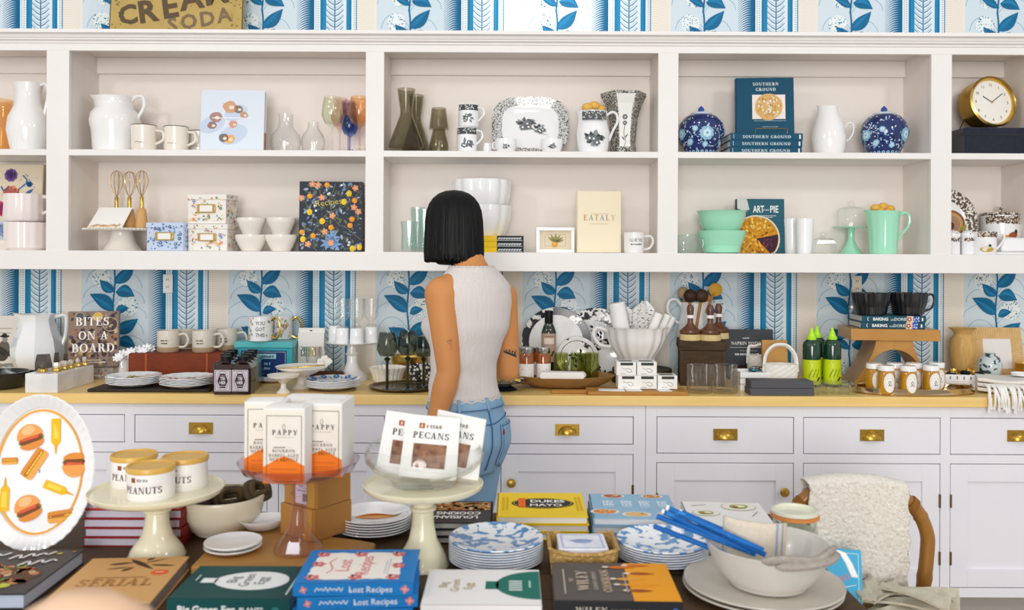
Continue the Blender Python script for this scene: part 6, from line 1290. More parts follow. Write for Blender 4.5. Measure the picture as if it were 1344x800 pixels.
def burger(px, py, deg, s=1):
    shp('#9c9a3a', el(17, 7, -5), px, py, deg, s); shp('#b5552e', el(16, 5, -3), px, py, deg, s, 1); shp('#7a4a2a', el(15.5, 4, -6), px, py, deg, s, 2); shp('#e08b3e', el(16, 9, -9, 180, 360), px, py, deg, s, 3); shp('#ee9f55', el(17, 17, -1, 0, 180), px, py, deg, s, 3); shp('#f3bd84', el(9, 6, 8), px, py, deg, s, 4); shp('#d9603a', [(-12, -4), (10, -5), (12, -1), (-10, 0)], px, py, deg, s, 4)
def hotdog(px, py, deg, s=1):
    shp('#eba94f', [(-21, -6), (-18, -9), (18, -9), (21, -6), (21, 1), (-21, 1)], px, py, deg, s); shp('#dc8f3a', [(-21, 0), (21, 0), (20, 8), (16, 9), (-16, 9), (-20, 8)], px, py, deg, s, 1); shp('#b8672c', [(-19, -1), (19, -1), (19, 3.5), (-19, 3.5)], px, py, deg, s, 2)
    for i in range(8): shp('#f0c83a', el(2.2, 1.3), px+(-15+i*4.3)*cos(radians(deg))*s, py-(-15+i*4.3)*sin(radians(deg))*s-1, deg, s, 3)
def must(px, py, deg, s=1):
    shp('#f0b91c', [(-6.5, -20), (6.5, -20), (6.5, 12), (3, 17), (-3, 17), (-6.5, 12)], px, py, deg, s); shp('#e8a812', [(-2, 16), (2, 16), (.6, 29), (-.6, 29)], px, py, deg, s, 1); shp('#f6d24e', [(-4, -14), (3, -14), (3, 8), (-4, 8)], px, py, deg, s, 1)
burger(30, 576, 20); must(63, 572, 183, .95); hotdog(38, 612, 58); burger(90, 615, 182, .95); hotdog(6, 608, 2, .5); must(68, 644, 248, .85); must(3, 655, 2, .9); burger(33, 668, -160+320, .98) if 0 else burger(33, 668, 25, 1); hotdog(77, 680, 8, .85)
p.build('food_print', t, lambda a, b, h: V((a, -.0005-h-.0035*max(0, min(1, (sqrt((a/A)**2+(b/Bz)**2)-.7)/.08)), Bz+b)), .0004)
# red-edged books
RED = mat('#8f2020', .45); z = ZT; Y = 2.02
for i in range(5):
    T = .0212; x0 = XP(107, Y, ZT)+.003*(i % 2)
    t, fr, sn = book(('lowest', 'second', 'third', 'fourth', 'topmost')[i]+' of five red-backed books stacked behind the peanut stand', (x0+.115, Y+.105, z), .225, .21, T, RED if i < 4 else mat('#d8512e', .45), 'flat', rz=180, group='red-backed books', pages=mat('#c9c3d3', .8))
    if i == 4:
        p = Print()
        for q in range(9): p.leaf('#f1ece6', .02+q*.022, .03+.02*(q % 3), .05+q*.02, .18-.03*(q % 2), .012)
        p.build('cover_print', t, fr)
    z += T+.0003
# peanut stand
def pedestal(name, label, px, Y, rp, rb, zt, m, z0, rimup=.006, bname='pedestal'):
    k = Y/F; h = zt-z0; t = thing(name, label, 'cake stand', (PX(px, Y, z0), Y, z0)); R, r = rp*k, rb*k
    part('pedestal', g_lathe([(r, 0), (r, .006), (r*.95, .010), (r*.93, .016), (r*.78, h*.2), (r*.55, h*.33), (r*.44, h*.5), (r*.40, h*.68), (r*.5, h*.70), (r*.5, h*.735), (r*.4, h*.75), (r*.41, h*.88), (r*.6, h*.95)], 48, cap=False), m, t)
    part('plate', g_lathe([(r*.5, h-.009), (R*.93, h-.008), (R*.985, h-.002), (R, h+rimup), (R*.985, h+rimup+.001), (R*.95, h+.001), (.0005, h)], 72), m, t)
    return t
YP = 1.955; zps = .907
pedestal('cake_stand', 'cream glass pedestal cake stand holding three peanut tins', 206, YP, 85, 36, zps, CREAM, ZT)
def canister(px, Y, lab):
    t = thing('peanut_tin', lab, 'tin', (PX(px, Y, zps), Y, zps+.0005), 0, 'peanut tins'); r, h = .049, .071
    part('tin', g_lathe([(r*.98, 0), (r, .002), (r, h*.86), (.0005, h*.86)], 48), mat('#f2f0ee', .35), t)
    part('lid', g_lathe([(r*1.01, h*.83), (r*1.04, h*.85), (r*1.05, h*.96), (r*1.02, h), (r*.95, h), (r*.93, h*.955), (.0005, h*.955)], 48), mat('#d8ab50', .35), t)
    p = Print(); p.rect('#a9502c', -.024, h*.60, -.014, h*.745, nx=2); p.rect('#6b4a40', -.022, h*.63, -.019, h*.71, 1); p.scrib('#9a938e', -.010, .014, h*.635, .006); p.rect('#d9b8b0', -.045, h*.525, .045, h*.532, nx=12); p.text('#4a1f2c', 'PEANUTS', 0, h*.27, .0145, serif=True, sp=.02, sx=.98); p.rect('#d9d3d0', -.045, h*.16, .045, h*.166, nx=12)
    p.build('lettering', t, wrapc(r), .0006); return t
c0 = canister(198, 1.90, 'cream lidded peanut tin at the front of the stand')
dup(c0, (PX(176, 2.008, zps), 2.008, zps+.0005), 'cream lidded peanut tin at the rear left of the stand', 8); dup(c0, (PX(243, 1.99, zps), 1.99, zps+.0005), 'cream lidded peanut tin at the right of the stand', -14)
# cream bowl with dark bundles
Y = 2.13; m = vessel('mixing_bowl', 'cream mixing bowl of dark coiled bundles between the two cake stands', 'bowl', 292, Y, ZT, [(24, 706), (25, 703), (40, 690), (50, 672), (53, 660), (55, 652), (54, 648)], mat('#e3dac2', .3), t=.005, n=48)
OLV = mat('#5a4a2a', .6, mix='#3a3020', scale=60); DKB = mat('#27221f', .4)
for i, (px, py, r, mm, lab) in enumerate(((271, 661, .029, DKB, 'black coiled bundle at the left in the cream bowl'), (303, 657, .029, OLV, 'olive brown coiled bundle in the middle of the cream bowl'), (332, 646, .026, OLV, 'olive brown coiled bundle at the right rim of the cream bowl'))):
    c = P(px, py, 2.13+.01*i)+V((.012*(i-1), 0, .006)); o = solo('coiled_bundle', lab, 'bundle', join(*[g_tube([((r+.008*cos(j*1.9))*cos(2*pi*a/20), (r*.8+.008*cos(j*1.9))*sin(2*pi*a/20), .009*sin(j*1.9)+.004*sin(3*2*pi*a/20)) for a in range(20)], .008, 6, True) for j in range(4)]), mm, c, 30*i, 'coiled bundles', rx=38)
# wooden board and small plates
BDW = mat('#b98a48', .45, mix='#a67637', scale=8, stretch=(1, 8, 8), det=4, thick=.2); ZB2 = ZT+.022
v, f = g_prism([(-.17, -.115), (.195, -.115), (.2, .03), (.165, .05), (.085, .08), (.085, .20), (-.165, .20)], 0, .021)
solo('wooden_board', 'honey brown wooden board under the kraft boxes and the pink stand', 'board', ([(p_[0], p_[2], p_[1]) for p_ in v], [q[::-1] for q in f]), BDW, (-.505, 1.955, ZT+.0005), 2, bev=.005)
k = 1.99/F
for i in range(2): solo('side_plate', ('lower of two small white plates on the wooden board', 'upper of two small white plates on the wooden board')[i], 'plate', g_lathe([(.03, 0), (.045, .001), (.061, .010), (.0625, .0115), (.0615, .013), (.044, .005), (.0005, .004)], 48), MILK, (PX(306, 1.935, ZB2), 1.935, ZB2+.009*i), 0, 'small white plates')
solo('serving_dish', 'white oval serving dish behind the small plates', 'dish', g_lathe([(.032, 0), (.04, .004), (.056, .022), (.058, .025), (.055, .025), (.039, .009), (.0005, .007)], 56, sx=1, sy=.8), MILK, (PX(345, 2.085, ZB2), 2.09, ZB2+.0005), 30)
KR = mat('#b58346', .75, mix='#ab793e', scale=12)
def kraft(px, Y, z, w_, d, h, rz, lab):
    t = thing('kraft_box', lab, 'box', (PX(px, Y, z), Y, z), rz, 'brown kraft boxes'); part('box', g_cbox(w_, d, h), KR, t, .001)
    part('tape', join(g_box(w_*.2, w_*.42, -d/2-.0006, -d/2+.001, 0, h), g_box(w_*.2, w_*.42, -d/2-.0006, d/2+.0006, h-.001, h+.0004)), mat('#c99a45', .3), t); return t
b1 = kraft(415, 2.07, ZB2, .116, .116, .072, -35, 'brown kraft box with tape, lower of the stacked two'); b2 = kraft(417, 2.07, ZB2+.0728, .108, .108, .066, -33, 'brown kraft box with shipping label, upper of the stacked two')
p = Print(); p.rect('#e6e4ea', -.016, .006, .020, .06); p.nxt(); p.text('#3d3b44', 'Sd', .0, .045, .011); p.rect('#6f6d78', -.01, .035, .016, .037)
for i in range(7): p.rect('#4b4954', .008+.002*i, .012, .0092+.002*i, .03)
p.build('shipping_label', b2, plane((0, -.0545, 0), (1, 0, 0), (0, 0, 1)), .0005)
# pink glass stand with boxes
PKG = glass('#d7a3c4', .55); Y = 1.935; zs = .951; k = Y/F; z0 = ZB2
t = thing('pink_cake_stand', 'pink glass pedestal cake stand holding the white and orange boxes', 'cake stand', (PX(392, Y, z0), Y, z0)); h = zs-z0
part('stem', g_lathe([(32*k, 0), (32.5*k, .004), (31*k, .010), (24*k, .026), (14*k, .05), (10*k, .075), (8.5*k, .1), (8.5*k, h*.72), (11*k, h*.74), (11*k, h*.78), (8.5*k, h*.8), (9*k, h*.93), (12*k, h*.97)], 48, cap=False), PKG, t)
part('plate', g_lathe([(10*k, h-.004), (50*k, h-.003), (72*k, h+.012), (79*k, h+.032), (78*k, h+.032), (71*k, h+.015), (50*k, h), (.0005, h)], 72), PKG, t)
p = Print(); p.rect('#f0e6f2', -.012, -.010, .012, .012); p.build('price_sticker', t, lambda a, b, hh: wrapc(27*k+.0)(a, b+.02, hh+.0055-b*.5), .0008)
def pbox(px, Y, lab, rz=0, first=None):
    if first: return dup(first, (PX(px, Y, zs), Y+.03, zs+.0005), lab, rz)
    t = thing('caramel_box', lab, 'box', (PX(px, Y, zs), Y+.03, zs+.0005), rz, 'white and orange boxes'); w_, d, h = .089, .056, .160
    part('box', g_cbox(w_, d, h), mat('#f1efec', .55), t, .001); part('flap', ([(-w_*.44, -d*.5, h), (w_*.44, -d*.5, h), (w_*.44, d*.5, h), (-w_*.44, d*.5, h), (-w_*.38, 0, h+.006), (w_*.38, 0, h+.006)], [(0, 1, 5, 4), (2, 3, 4, 5), (1, 2, 5), (3, 0, 4)]), mat('#f1efec', .55), t)
    p = Print(); W = w_/2; O = '#f07c1e'; p.rect('#efe8dc', -W*.98, .002, W*.98, h*.96); p.nxt(); p.add(O, [(-W, .0005), (W, .0005), (W, h*.24), (W*.05, h*.37), (-W*.3, h*.33), (-W, h*.22)]); p.nxt(); p.frame('#5a514a', -W*.84, h*.03, W*.86, h*.90, .0011)
    p.text('#3a322e', 'PAPPY', 0.002, h*.645, .0105, serif=True, sp=.22, sx=1.05); p.ring('#8d8278', 0, h*.75, .0035, .006, .001, 14); p.rect('#9a9088', -.02, h*.61, .022, h*.614); p.rect('#4a423c', -W*.5, h*.475, W*.08, h*.485); p.rect('#bdb5aa', W*.12, h*.478, W*.4, h*.481)
    p.text('#6d645c', 'BOURBON', 0, h*.415, .0065, serif=True, sp=.2); p.text('#6d645c', 'BARREL AGED', 0, h*.355, .0065, serif=True, sp=.1); p.text('#6b3410', 'NUT BRITTLE', 0, h*.30, .0065, serif=True, sp=.1)
    for q in (.19, .13, .10, .07): p.rect('#c8611a', -W*.65, h*q, W*.65, h*q+.0012)
    p.build('front_print', t, plane((0, -d/2, 0), (1, 0, 0), (0, 0, 1)), .0005)
    q = Print(); q.add(O, [(-d/2, .0005), (d/2, .0005), (d/2, h*.22), (-d/2, h*.24)]) if 0 else q.rect('#f1efec', -.001, .1, .001, .102); return t
pb = pbox(373, 1.845, 'white and orange box printed PAPPY at the very front of the pink stand', -3)
pbox(346, 1.925, 'white and orange box at the left behind the front box', 4, pb); pbox(423, 1.905, 'white and orange box right of the front one', -4, pb); pbox(432, 1.965, 'white and orange box at the back right of the pink stand', -4, pb); pbox(398, 1.975, 'white and orange box standing hindmost on the pink stand', 0, pb)
# white plates with print
def pfish(o, R):
    p = Print(); p.leaf('#e0903c', -R*.5, -R*.1, R*.62, .0, R*.5, R*.08); p.leaf('#b5562a', -R*.4, R*.02, R*.6, .06*R, R*.12, R*.1, 1); p.leaf('#8a8a4a', R*.4, 0, R*.75, R*.16, R*.08, 0, 1); p.leaf('#f2b878', -R*.3, -R*.14, R*.4, -R*.1, R*.12, 0, 1)
    o.rotation_euler[2] = 0; p.build('fish_print', o, lambda a, b, h: V((a, b, .0053+h+max(0, sqrt(a*a+b*b)-R*.62)*.42)), .0006)
plates(491, 2.14, ZT+.001, 49.5, 6, .0062, MILK, None, ('white plate with an orange fish print on top of its stack', 'of the fish print stack behind the pecan stand'), 'fish print plates', 'dinner_plate', None, pfish)
# pecan stand
YN = 1.905; zn = .935; k = YN/F
pedestal('cake_stand', 'cream glass pedestal cake stand holding the bowl of pecan bags', 555, YN, 79, 34, zn, CREAM, ZT)
t = solo('glass_bowl', 'wide clear glass bowl holding three bags of pecans', 'bowl', g_lathe([(36*k, 0), (42*k, .003), (43*k, .012), (50*k, .022), (68*k, .038), (77*k, .056), (78*k, .068), (73*k, .088), (72*k, .088), (76.5*k, .068), (75*k, .057), (66*k, .042), (48*k, .026), (.0005, .018)], 72), glass('#e6efec', .22), (PX(557, YN, zn), YN, zn+.001))
NUT = mat('#b98a6c', .5, mix='#54301f', scale=60, det=4, bump=1, bscale=60, thick=.14)
def bag(px, Y, z, lab, rz, tilt, ry):
    t = thing('pecan_bag', lab, 'bag', (PX(px, Y, z), Y, z), 0, 'white pecan bags'); t.rotation_euler = (radians(-tilt), radians(ry), radians(rz)); w_, h = .125, .132; nx, nz = 10, 10
    def pt(u, v, s): b = .017*(1-abs(2*u-1)**2.5)*(1-v**1.6)+.0012; return ((u-.5)*w_*(1-.06*v), s*b, v*h)
    f_ = lambda s: ([pt(i/nx, j/nz, s) for j in range(nz+1) for i in range(nx+1)], [tuple((j*(nx+1)+i, j*(nx+1)+i+1, (j+1)*(nx+1)+i+1, (j+1)*(nx+1)+i))[::1 if s < 0 else -1] for j in range(nz) for i in range(nx)])
    part('pouch', join(f_(-1), f_(1)), mat('#f3f1ee', .5), t, ang=60)
    fn = lambda a, b, hh: V((a, pt(a/w_+.5, b/h, -1)[1]-hh, b))
    win = Print(); win.p = []
    v, f = [], []; N = 12
    for j in range(N+1):
        for i in range(N+1):
            a, b = -.036+.072*i/N, .022+.05*j/N; q = fn(a, b, .0012+.0018*random.random()*(0 < i < N and 0 < j < N)); v.append(tuple(q))
    f = [(j*(N+1)+i, j*(N+1)+i+1, (j+1)*(N+1)+i+1, (j+1)*(N+1)+i) for j in range(N) for i in range(N)]
    part('nut_window', (v, f), NUT, t)
    p = Print(); p.rect('#a9502c', -.028, h*.79, -.016, h*.875); p.rect('#f0c9a8', -.024, h*.805, -.02, h*.855, 1); p.scrib('#9a948e', -.012, .022, h*.80, .008); p.text('#2e2522', 'PECANS', 0, h*.63, .0135, serif=True, sp=.08, sx=1.1); p.rect('#c9c4be', -.05, h*.1, .05, h*.105, nx=4); p.build('lettering', t, fn, .0008); return t
zc2 = zn+.022; g0 = bag(561, 1.885, zc2-.002, 'white pecan bag with window at the front of the glass bowl', -3, 12, 4)
for px, Y, lab, rz, tl, ry, dz in ((530, 1.925, 'white pecan bag leaning left in the glass bowl', 8, 8, 9, -.004), (594, 1.93, 'white pecan bag leaning right in the glass bowl', -22, 6, 7, -.004)):
    b = dup(g0, (PX(px, Y, zc2), Y, zc2+dz), lab); b.rotation_euler = (radians(-tl), radians(ry), radians(rz))
# louisiana books
z = ZT; LK = mat('#24242a', .4)
for i in range(3):
    T = .0165; t, fr, sn = book(('lowest plain black book under the Louisiana cookbook', 'middle black book under the Louisiana cookbook', 'black Louisiana cookbook with jambalaya photo, topmost behind the pecan stand')[i], (-.145+.004*i, 2.14, z), .182, .18, T, LK, 'flat', rz=180, group='black cookbooks', pages=mat('#b9b5b0', .8))
    if i == 2:
        p = Print(); p.rect('#a8743a', .005, .012, .17, .08); p.nxt()
        for q in range(130): p.disc(random.choice(['#e0b478', '#c98a48', '#8a4a24', '#efd3a4', '#d9622e', '#5a6a2a']), random.uniform(.012, .163), random.uniform(.018, .075), random.uniform(.003, .007), None, 7)
        p.nxt(); p.text('#f2efe8', 'LOUISIANA', .09, .130, .022, sx=.72, bold=.03); p.text('#f2efe8', 'COOKING', .08, .098, .022, sx=.72, bold=.03) ; p.build('cover_print', t, fr, .0005)
    z += T+.0004
# blue toile plates
BT = mat('#4f8ec8', .25, mix='#f1f4f7', scale=46, det=5, thr=.47, coat=.2)
PLN = mat('#eceef2', .3, mix='#b9c6da', scale=60, thick=.2)
plates(651, 1.92, ZT+.001, 62, 9, .0053, PLN, BT, ('toile plate on top of the taller stack in front of the yellow books', 'of the taller blue toile stack'), 'taller stack of toile plates', 'toile_plate')
plates(869, 1.945, ZT+.001, 60, 7, .0053, PLN, BT, ('toile plate on top of the stack under the blue straws', 'of the toile stack under the blue straws'), 'lower stack of toile plates', 'toile_plate')
# napkin basket
NPK = mat('#c9a468', .65, mix='#a9854a', scale=150, vor=True, bump=.5, bscale=150); bxx, byy = PX(763, 1.915, ZT), 1.905
t = thing('napkin_basket', 'small wicker tray basket holding paper napkins between the toile plate stacks', 'basket', (bxx, byy, ZT+.0005)); w_, d, h = .146, .13, .045
rr = lambda s, z, wv=0: [(x*s, y*s, z+wv*(abs(x)*18-.6)) for x, y in [(w_/2*cx_, d/2*cy_) for cx_, cy_ in ((-1, -.85), (-.88, -1), (-.4, -1), (.4, -1), (.88, -1), (1, -.85), (1, -.4), (1, .4), (1, .85), (.88, 1), (.4, 1), (-.4, 1), (-.88, 1), (-1, .85), (-1, .4), (-1, -.4))]]
part('weave', g_loft([rr(.94, 0), rr(1, h, .012), rr(.95, h, .012), rr(.9, .006)]), NPK, t)
part('rim', g_tube(rr(.985, h+.002, .012), .0045, 6, True), NPK, t)
for i in range(10):
    o = solo('paper_napkin', ORD[9-i]+' paper napkin from the top in the wicker basket', 'napkin', g_cbox(.105, .105, .0042), mat('#f0f0f4', .8, mix='#d9dcea', scale=40), (bxx, byy, ZT+.0075+.0048*i), random.uniform(-2, 2), 'paper napkins', bev=.0012)
p = Print(); p.frame('#b9c0dc', -.045, -.045, .045, .045, .004); p.disc('#9fb0d8', 0, 0, .022, .014, 14); p.leaf('#8fa3d0', -.03, .0, .03, .004, .01, .004, 1); p.build('napkin_print', o, lambda a, b, h: V((a, b, .0042+h)), .0004)
# yellow books
YLW = mat('#f4cf16', .4); z = ZT
for i in range(3):
    T = .0185; t, fr, sn = book(('lowest', 'middle', 'topmost')[i]+' of three yellow cookbooks with an oval black badge', (.075+.003*(i % 2), 2.185, z), .217, .21, T, YLW, 'flat', rz=180 if 0 else 0, group='yellow cookbooks', pages=mat('#efece6', .8))
    if i == 2:
        p = Print(); p.disc('#23252a', .113, .112, .078, .045, 28); p.nxt(); p.ring('#f4cf16', .113, .112, .073, .041, .0015, 36); p.rect('#ee6a1e', .052, .075, .07, .155); p.text('#f4f1e6', 'DUKES', .125, .118, .022, rotd=0, sx=.9, bold=.03); p.text('#f4f1e6', 'MAYO', .12, .085, .02, bold=.02); [p.rect('#d9ae10', x_, .05, x_+.005, .165) for x_ in (.012, .022, .195, .204)]; p.build('cover_print', t, fr, .0005)
    z += T+.0004
# pale blue cookbooks
z = ZT; PBL = mat('#8fb8d4', .4)
for i in range(3):
    T = .0185; t, fr, sn = book(('lowest', 'middle', 'topmost')[i]+' of three pale blue cookbooks with round dishes on the cover', (.298+.002*i, 2.175, z), .205, .21, T, PBL, 'flat', rz=-2, group='pale blue cookbooks', pages=mat('#e3e2e4', .8))
    p = Print()
    if i == 2:
        for x, y, r, c in ((.06, .19, .03, '#b8563a'), (.16, .19, .028, '#c9803a'), (.03, .05, .035, '#d98a3a'), (.105, .03, .035, '#e0b878'), (.175, .04, .02, '#d9a04a')):
            r2 = min(r, .209-y, y-.001, x-.001, .204-x) if 0 else r; yy = min(max(y, r2*.62+.002), .208-r2*.62); p.disc('#efe9e2', x, yy, r2, r2*.62, 18); p.disc(c, x, yy, r2*.82, r2*.5, 16, 1); p.dots('#f0d8a8', x-r2*.5, yy-r2*.3, x+r2*.5, yy+r2*.3, 10, .003, 2)
        for q in range(4): p.rect('#a9cbe2', .03+q*.045, .085, .055+q*.045, .15)
        p.lay = 3; [p.scrib('#f6f9fb', .03+q*.045, .057+q*.045, .1+.014*r_, .009) for q in range(4) for r_ in range(3)]; p.build('cover_print', t, fr, .0005)
    z += T+.0004
# white recipe book
t, fr, sn = book('white cookbook with two bowls of salad on its cover behind the straws', (.535, 2.16, ZT+.0005), .2, .24, .036, mat('#f2f0ee', .4), 'flat', rz=-4)
p = Print()
for x, y, r in ((.14, .2, .045), (.05, .14, .035)):
    p.disc('#c9bfae', x, min(y, .238-r*.8), r, r*.8, 24, 0); p.disc('#efebe2', x, min(y, .238-r*.8), r*.93, r*.73, 24, 1); p.disc('#9aa04a', x, min(y, .238-r*.8), r*.55, r*.42, 14, 2, jag=.15); p.disc('#f2e8c8', x+.004, min(y, .238-r*.8), r*.3, r*.24, 10, 3); p.disc('#c8563a', x-.008, min(y, .238-r*.8)-.006, r*.16, r*.12, 8, 4)
p.stroke('#8d8478', [(.02, .2), (.06, .215)], .003); p.stroke('#8d8478', [(.16, .12), (.18, .16)], .003); p.build('cover_print', t, fr, .0005)
# front books
def fbook(label, xl, xr, yb, yf, zt, T, cov, rz=90, n=1, name='book', group=None, dz=0, spm=None, pg=None, dr=0, z0=ZT):
    L, D = xr-xl, yb-yf
    if rz in (90, -90): return book(label, ((xl+xr)/2, (yb+yf)/2, zt-T), D, L, T, cov, 'flat', rz=rz+dr, group=group, spm=spm, pages=pg)
    return book(label, ((xl+xr)/2, (yb+yf)/2, zt-T), L, D, T, cov, 'flat', rz=rz+dr, group=group, spm=spm, pages=pg)
t, fr, sn = fbook('dark food cookbook with white script at the left front table corner', -1.165, -.925, 1.905, 1.655, .79, .03, mat('#2b2c30', .4), 0, dr=2, pg=mat('#b9c3d6', .7))
p = Print(); p.disc('#5a3d2c', .12, .1, .1, .06, 20, jag=.05); p.nxt()
for i in range(60): p.disc(random.choice(['#a8643a', '#7a3f2a', '#c98a5a', '#d9b48a', '#8f9a4a']), random.uniform(.03, .21), random.uniform(.05, .16), random.uniform(.006, .013), None, 8)
p.disc('#c8b23a', .2, .225, .006); p.disc('#c9803a', .225, .237, .004); p.disc('#c3c84a', .17, .04, .022, .014, 14); p.nxt().nxt(); [p.stroke('#efeeec', [(x0_+.011*q, y0_+.004*q+(.013 if q % 2 else -.006)+.004*sin(q*2.3)) for q in range(n_)], .0055, sm=4) for x0_, y0_, n_ in ((.02, .19, 8), (.112, .195, 8), (.15, .155, 7))]
p.build('cover_print', t, fr, .0005)
t, fr, sn = fbook('tan cookbook with a crossed knife and herbs on its cover', -.876, -.676, 1.862, 1.615, .79, .03, mat('#d4a468', .5), 0, dr=4.5, pg=mat('#8d8078', .7), name='book')
p = Print(); bw = '#5a4020'
for x_, y_, a, l, w_ in ((.05, .205, 12, .05, .012), (.055, .178, 14, .05, .006), (.12, .21, 35, .05, .006), (.135, .2, -8, .055, .010), (.12, .226, 60, .022, .012), (.088, .165, 50, .03, .012)): p.leaf(bw, x_, y_, x_+l*cos(radians(a)), y_+l*sin(radians(a)), w_)
p.leaf('#43301a', .085, .235, .15, .172, .014); p.disc('#e8632a', .168, .155, .018, .015, 18); p.nxt(); p.rect('#f6d9c6', .16, .153, .176, .157); p.text('#b57f42', 'SERIAL', .1, .085, .034, serif=True, sx=.95); p.rect('#b57f42', .05, .128, .15, .131); p.build('cover_print', t, fr, .0005)
GRD = mat('#0c4a4a', .45)
t, fr, sn = fbook('dark green cookbook with a white egg shape on its cover', -.632, -.405, 1.785, 1.612, .80, .036, GRD, 90)
p = Print()
Wg, Hg = .173, .227
def land(q): return [(y if 0 else Wg-b, a) for a, b in q]
# cover frame: a runs spine->fore edge (towards the back), b runs bottom->top (towards the left)
egg = [(.035, .19), (.06, .195), (.075, .2), (.09, .2), (.1, .19), (.103, .172)]
poly = []
for i in range(36):
    a = 2*pi*i/36; poly.append((.092+.048*sin(a)*(1-.1*cos(a)), .098+.072*cos(a)))
p.add('#eef0ee', poly); p.rect('#eef0ee', .08, .165, .104, .195, 0); p.nxt(); p.text('#5f6c6a', 'Big', .095, .125, .02); p.text('#5f6c6a', 'Green', .092, .098, .02, sx=.9); p.text('#5f6c6a', 'Egg', .09, .070, .02); p.rect('#dfe6e4', .02, .012, .13, .0155); p.rect('#dfe6e4', .09, .205, .12, .2075); p.build('cover_print', t, fr, .0005)
p = Print(); p.text('#e6ecea', 'Big Green Egg', .072, .011, .013, bold=.03); p.text('#e6ecea', 'PLANTS', .155, .012, .009, bold=.02); p.disc('#2f7a76', .2, .017, .007, .005, 12); p.build('spine_lettering', t, sn, .0005)
BLU = mat('#1b7fc9', .4); z = ZT
for i in range(3):
    T = .0232; t, fr, sn = book(('lowest', 'middle', 'topmost')[i]+' of three bright blue cookbooks with a floral white cover panel', (-.293+.004*(i == 1), 1.705, z), .186, .22, T, BLU, 'flat', rz=90+(5 if i == 1 else 2), group='bright blue cookbooks', pages=mat('#2a86c8', .6))
    p = Print(); p.text('#e6eef6', 'Lost Recipes', .142, .007, .011, bold=.01); p.stroke('#dce8f4', [(.04+.004*q, .009+.006*(q % 2)+.001*(q % 3)) for q in range(14)], .0018); p.disc('#dce8f4', .106, .011, .0015); p.flower('#e88a8a', '#f2c0b8', .019, .012, .007, 4); p.flower('#e88a8a', '#f2c0b8', .205, .012, .008, 4); p.build('spine_lettering', t, sn, .0005)
    if i == 2:
        p = Print(); pn = []
        for x0_, y0_, x1_, y1_ in ((.02, .03, .02, .2), (.02, .2, .165, .2), (.165, .2, .165, .03), (.165, .03, .02, .03)):
            for q in range(14): pn.append((x0_+(x1_-x0_)*q/14+random.uniform(-.003, .003), y0_+(y1_-y0_)*q/14+random.uniform(-.003, .003)))
        p.add('#f4eee6', pn[::-1]); p.nxt()
        for x, y in ((.03, .19), (.1, .19), (.155, .19), (.03, .04), (.09, .035), (.155, .04), (.155, .115), (.03, .11)): p.flower('#e57a78', '#f6c9bd', x, y, .014, 5); p.leaf('#e8a098', x, y, x+.016, y+.012, .007)
        p.text('#e2706c', 'Lost', .105, .15, .026, rotd=90+0) if 0 else None
        p.stroke('#e2847e', [(.05, .168), (.075, .160), (.11, .17), (.135, .16)], .0025, sm=4); p.text('#e2706c', 'Lost', .092, .128, .026); p.text('#e2706c', 'Recipes', .092, .088, .026, sx=.9); p.rect('#b5b9c4', .05, .052, .13, .0535); p.rect('#b5b9c4', .05, .058, .12, .0595); p.build('cover_print', t, fr, .0005)
    z += T+.0002
t, fr, sn = fbook('white cookbook with a green bottle shape on its cover at the front centre', -.163, .057, 1.770, 1.588, .80, .036, mat('#f0eeec', .45), 90)
p = Print(); gp = []
for i in range(19):
    a = -pi/2+pi*i/18; gp.append((.1-.072*sin(a), .0008+.085*cos(a)))
p.add('#127062', gp); p.rect('#127062', .078, .08, .118, .105, 0); p.nxt()
for q in range(5): p.rect('#dfeae6', .07+.011*q, .035, .076+.011*q, .06)
p.rect('#a9cfc4', .085, .018, .12, .022); p.text('#c3ac80', 'Big', .098, .178, .017); p.text('#c3ac80', 'Green', .095, .155, .017); p.text('#c3ac80', 'Egg', .092, .130, .017); p.build('cover_print', t, fr, .0005)
p = Print(); p.text('#4a4844', 'Big Green Egg', .095, .010, .016, bold=.02); p.build('spine_lettering', t, sn, .0005)
t, fr, sn = fbook('grey and orange cookbook with hot dogs on its cover at the front right', .083, .318, 1.812, 1.610, .80, .036, mat('#57504c', .45), 90, spm=mat('#26272a', .45), dr=-1)
p = Print(); p.rect('#efa01c', .0005, .0005, .2, .088); p.nxt()
for a, b, l, c in ((.175, .115, .05, '#d9731f'), (.14, .075, .045, '#a8501c'), (.11, .105, .055, '#e8a238'), (.08, .1, .075, '#ee9a1e'), (.05, .085, .04, '#9c481a'), (.185, .075, .04, '#d0681f')):
    p.leaf(c, a, b+.01, a, b-l, .015); p.disc('#e9d9cc', a, b+.012, .005, .007, 10, p.lay+1)
p.nxt(); p.text('#d9c0a0', 'THE', .13, .182, .008, rotd=0) if 0 else None
p.text('#d9c0a0', 'THE', .1, .196, .008, serif=True); p.text('#e0cdb2', 'WILEY', .1, .166, .024, serif=True, sx=1.05); p.text('#cfc5b8', 'CANNING COMPANY', .1, .150, .008, serif=True, sx=.95); p.text('#d9c0a0', 'COOKBOOK', .1, .124, .017, serif=True, sx=.95); p.rect('#b5aba2', .03, .212, .16, .215); p.rect('#b5aba2', .04, .094, .14, .0965); p.build('cover_print', t, fr, .0005)
p = Print(); p.text('#cfc9bd', 'WILEY', .068, .012, .013, serif=True, sp=.1); p.text('#a49c92', 'COOKBOOK', .135, .012, .009, serif=True); p.rect('#8d867e', .03, .014, .045, .017); p.scrib('#8d867e', .165, .21, .013, .005); p.disc('#3f78c8', .222, .018, .006, .006, 14); p.build('spine_lettering', t, sn, .0005)
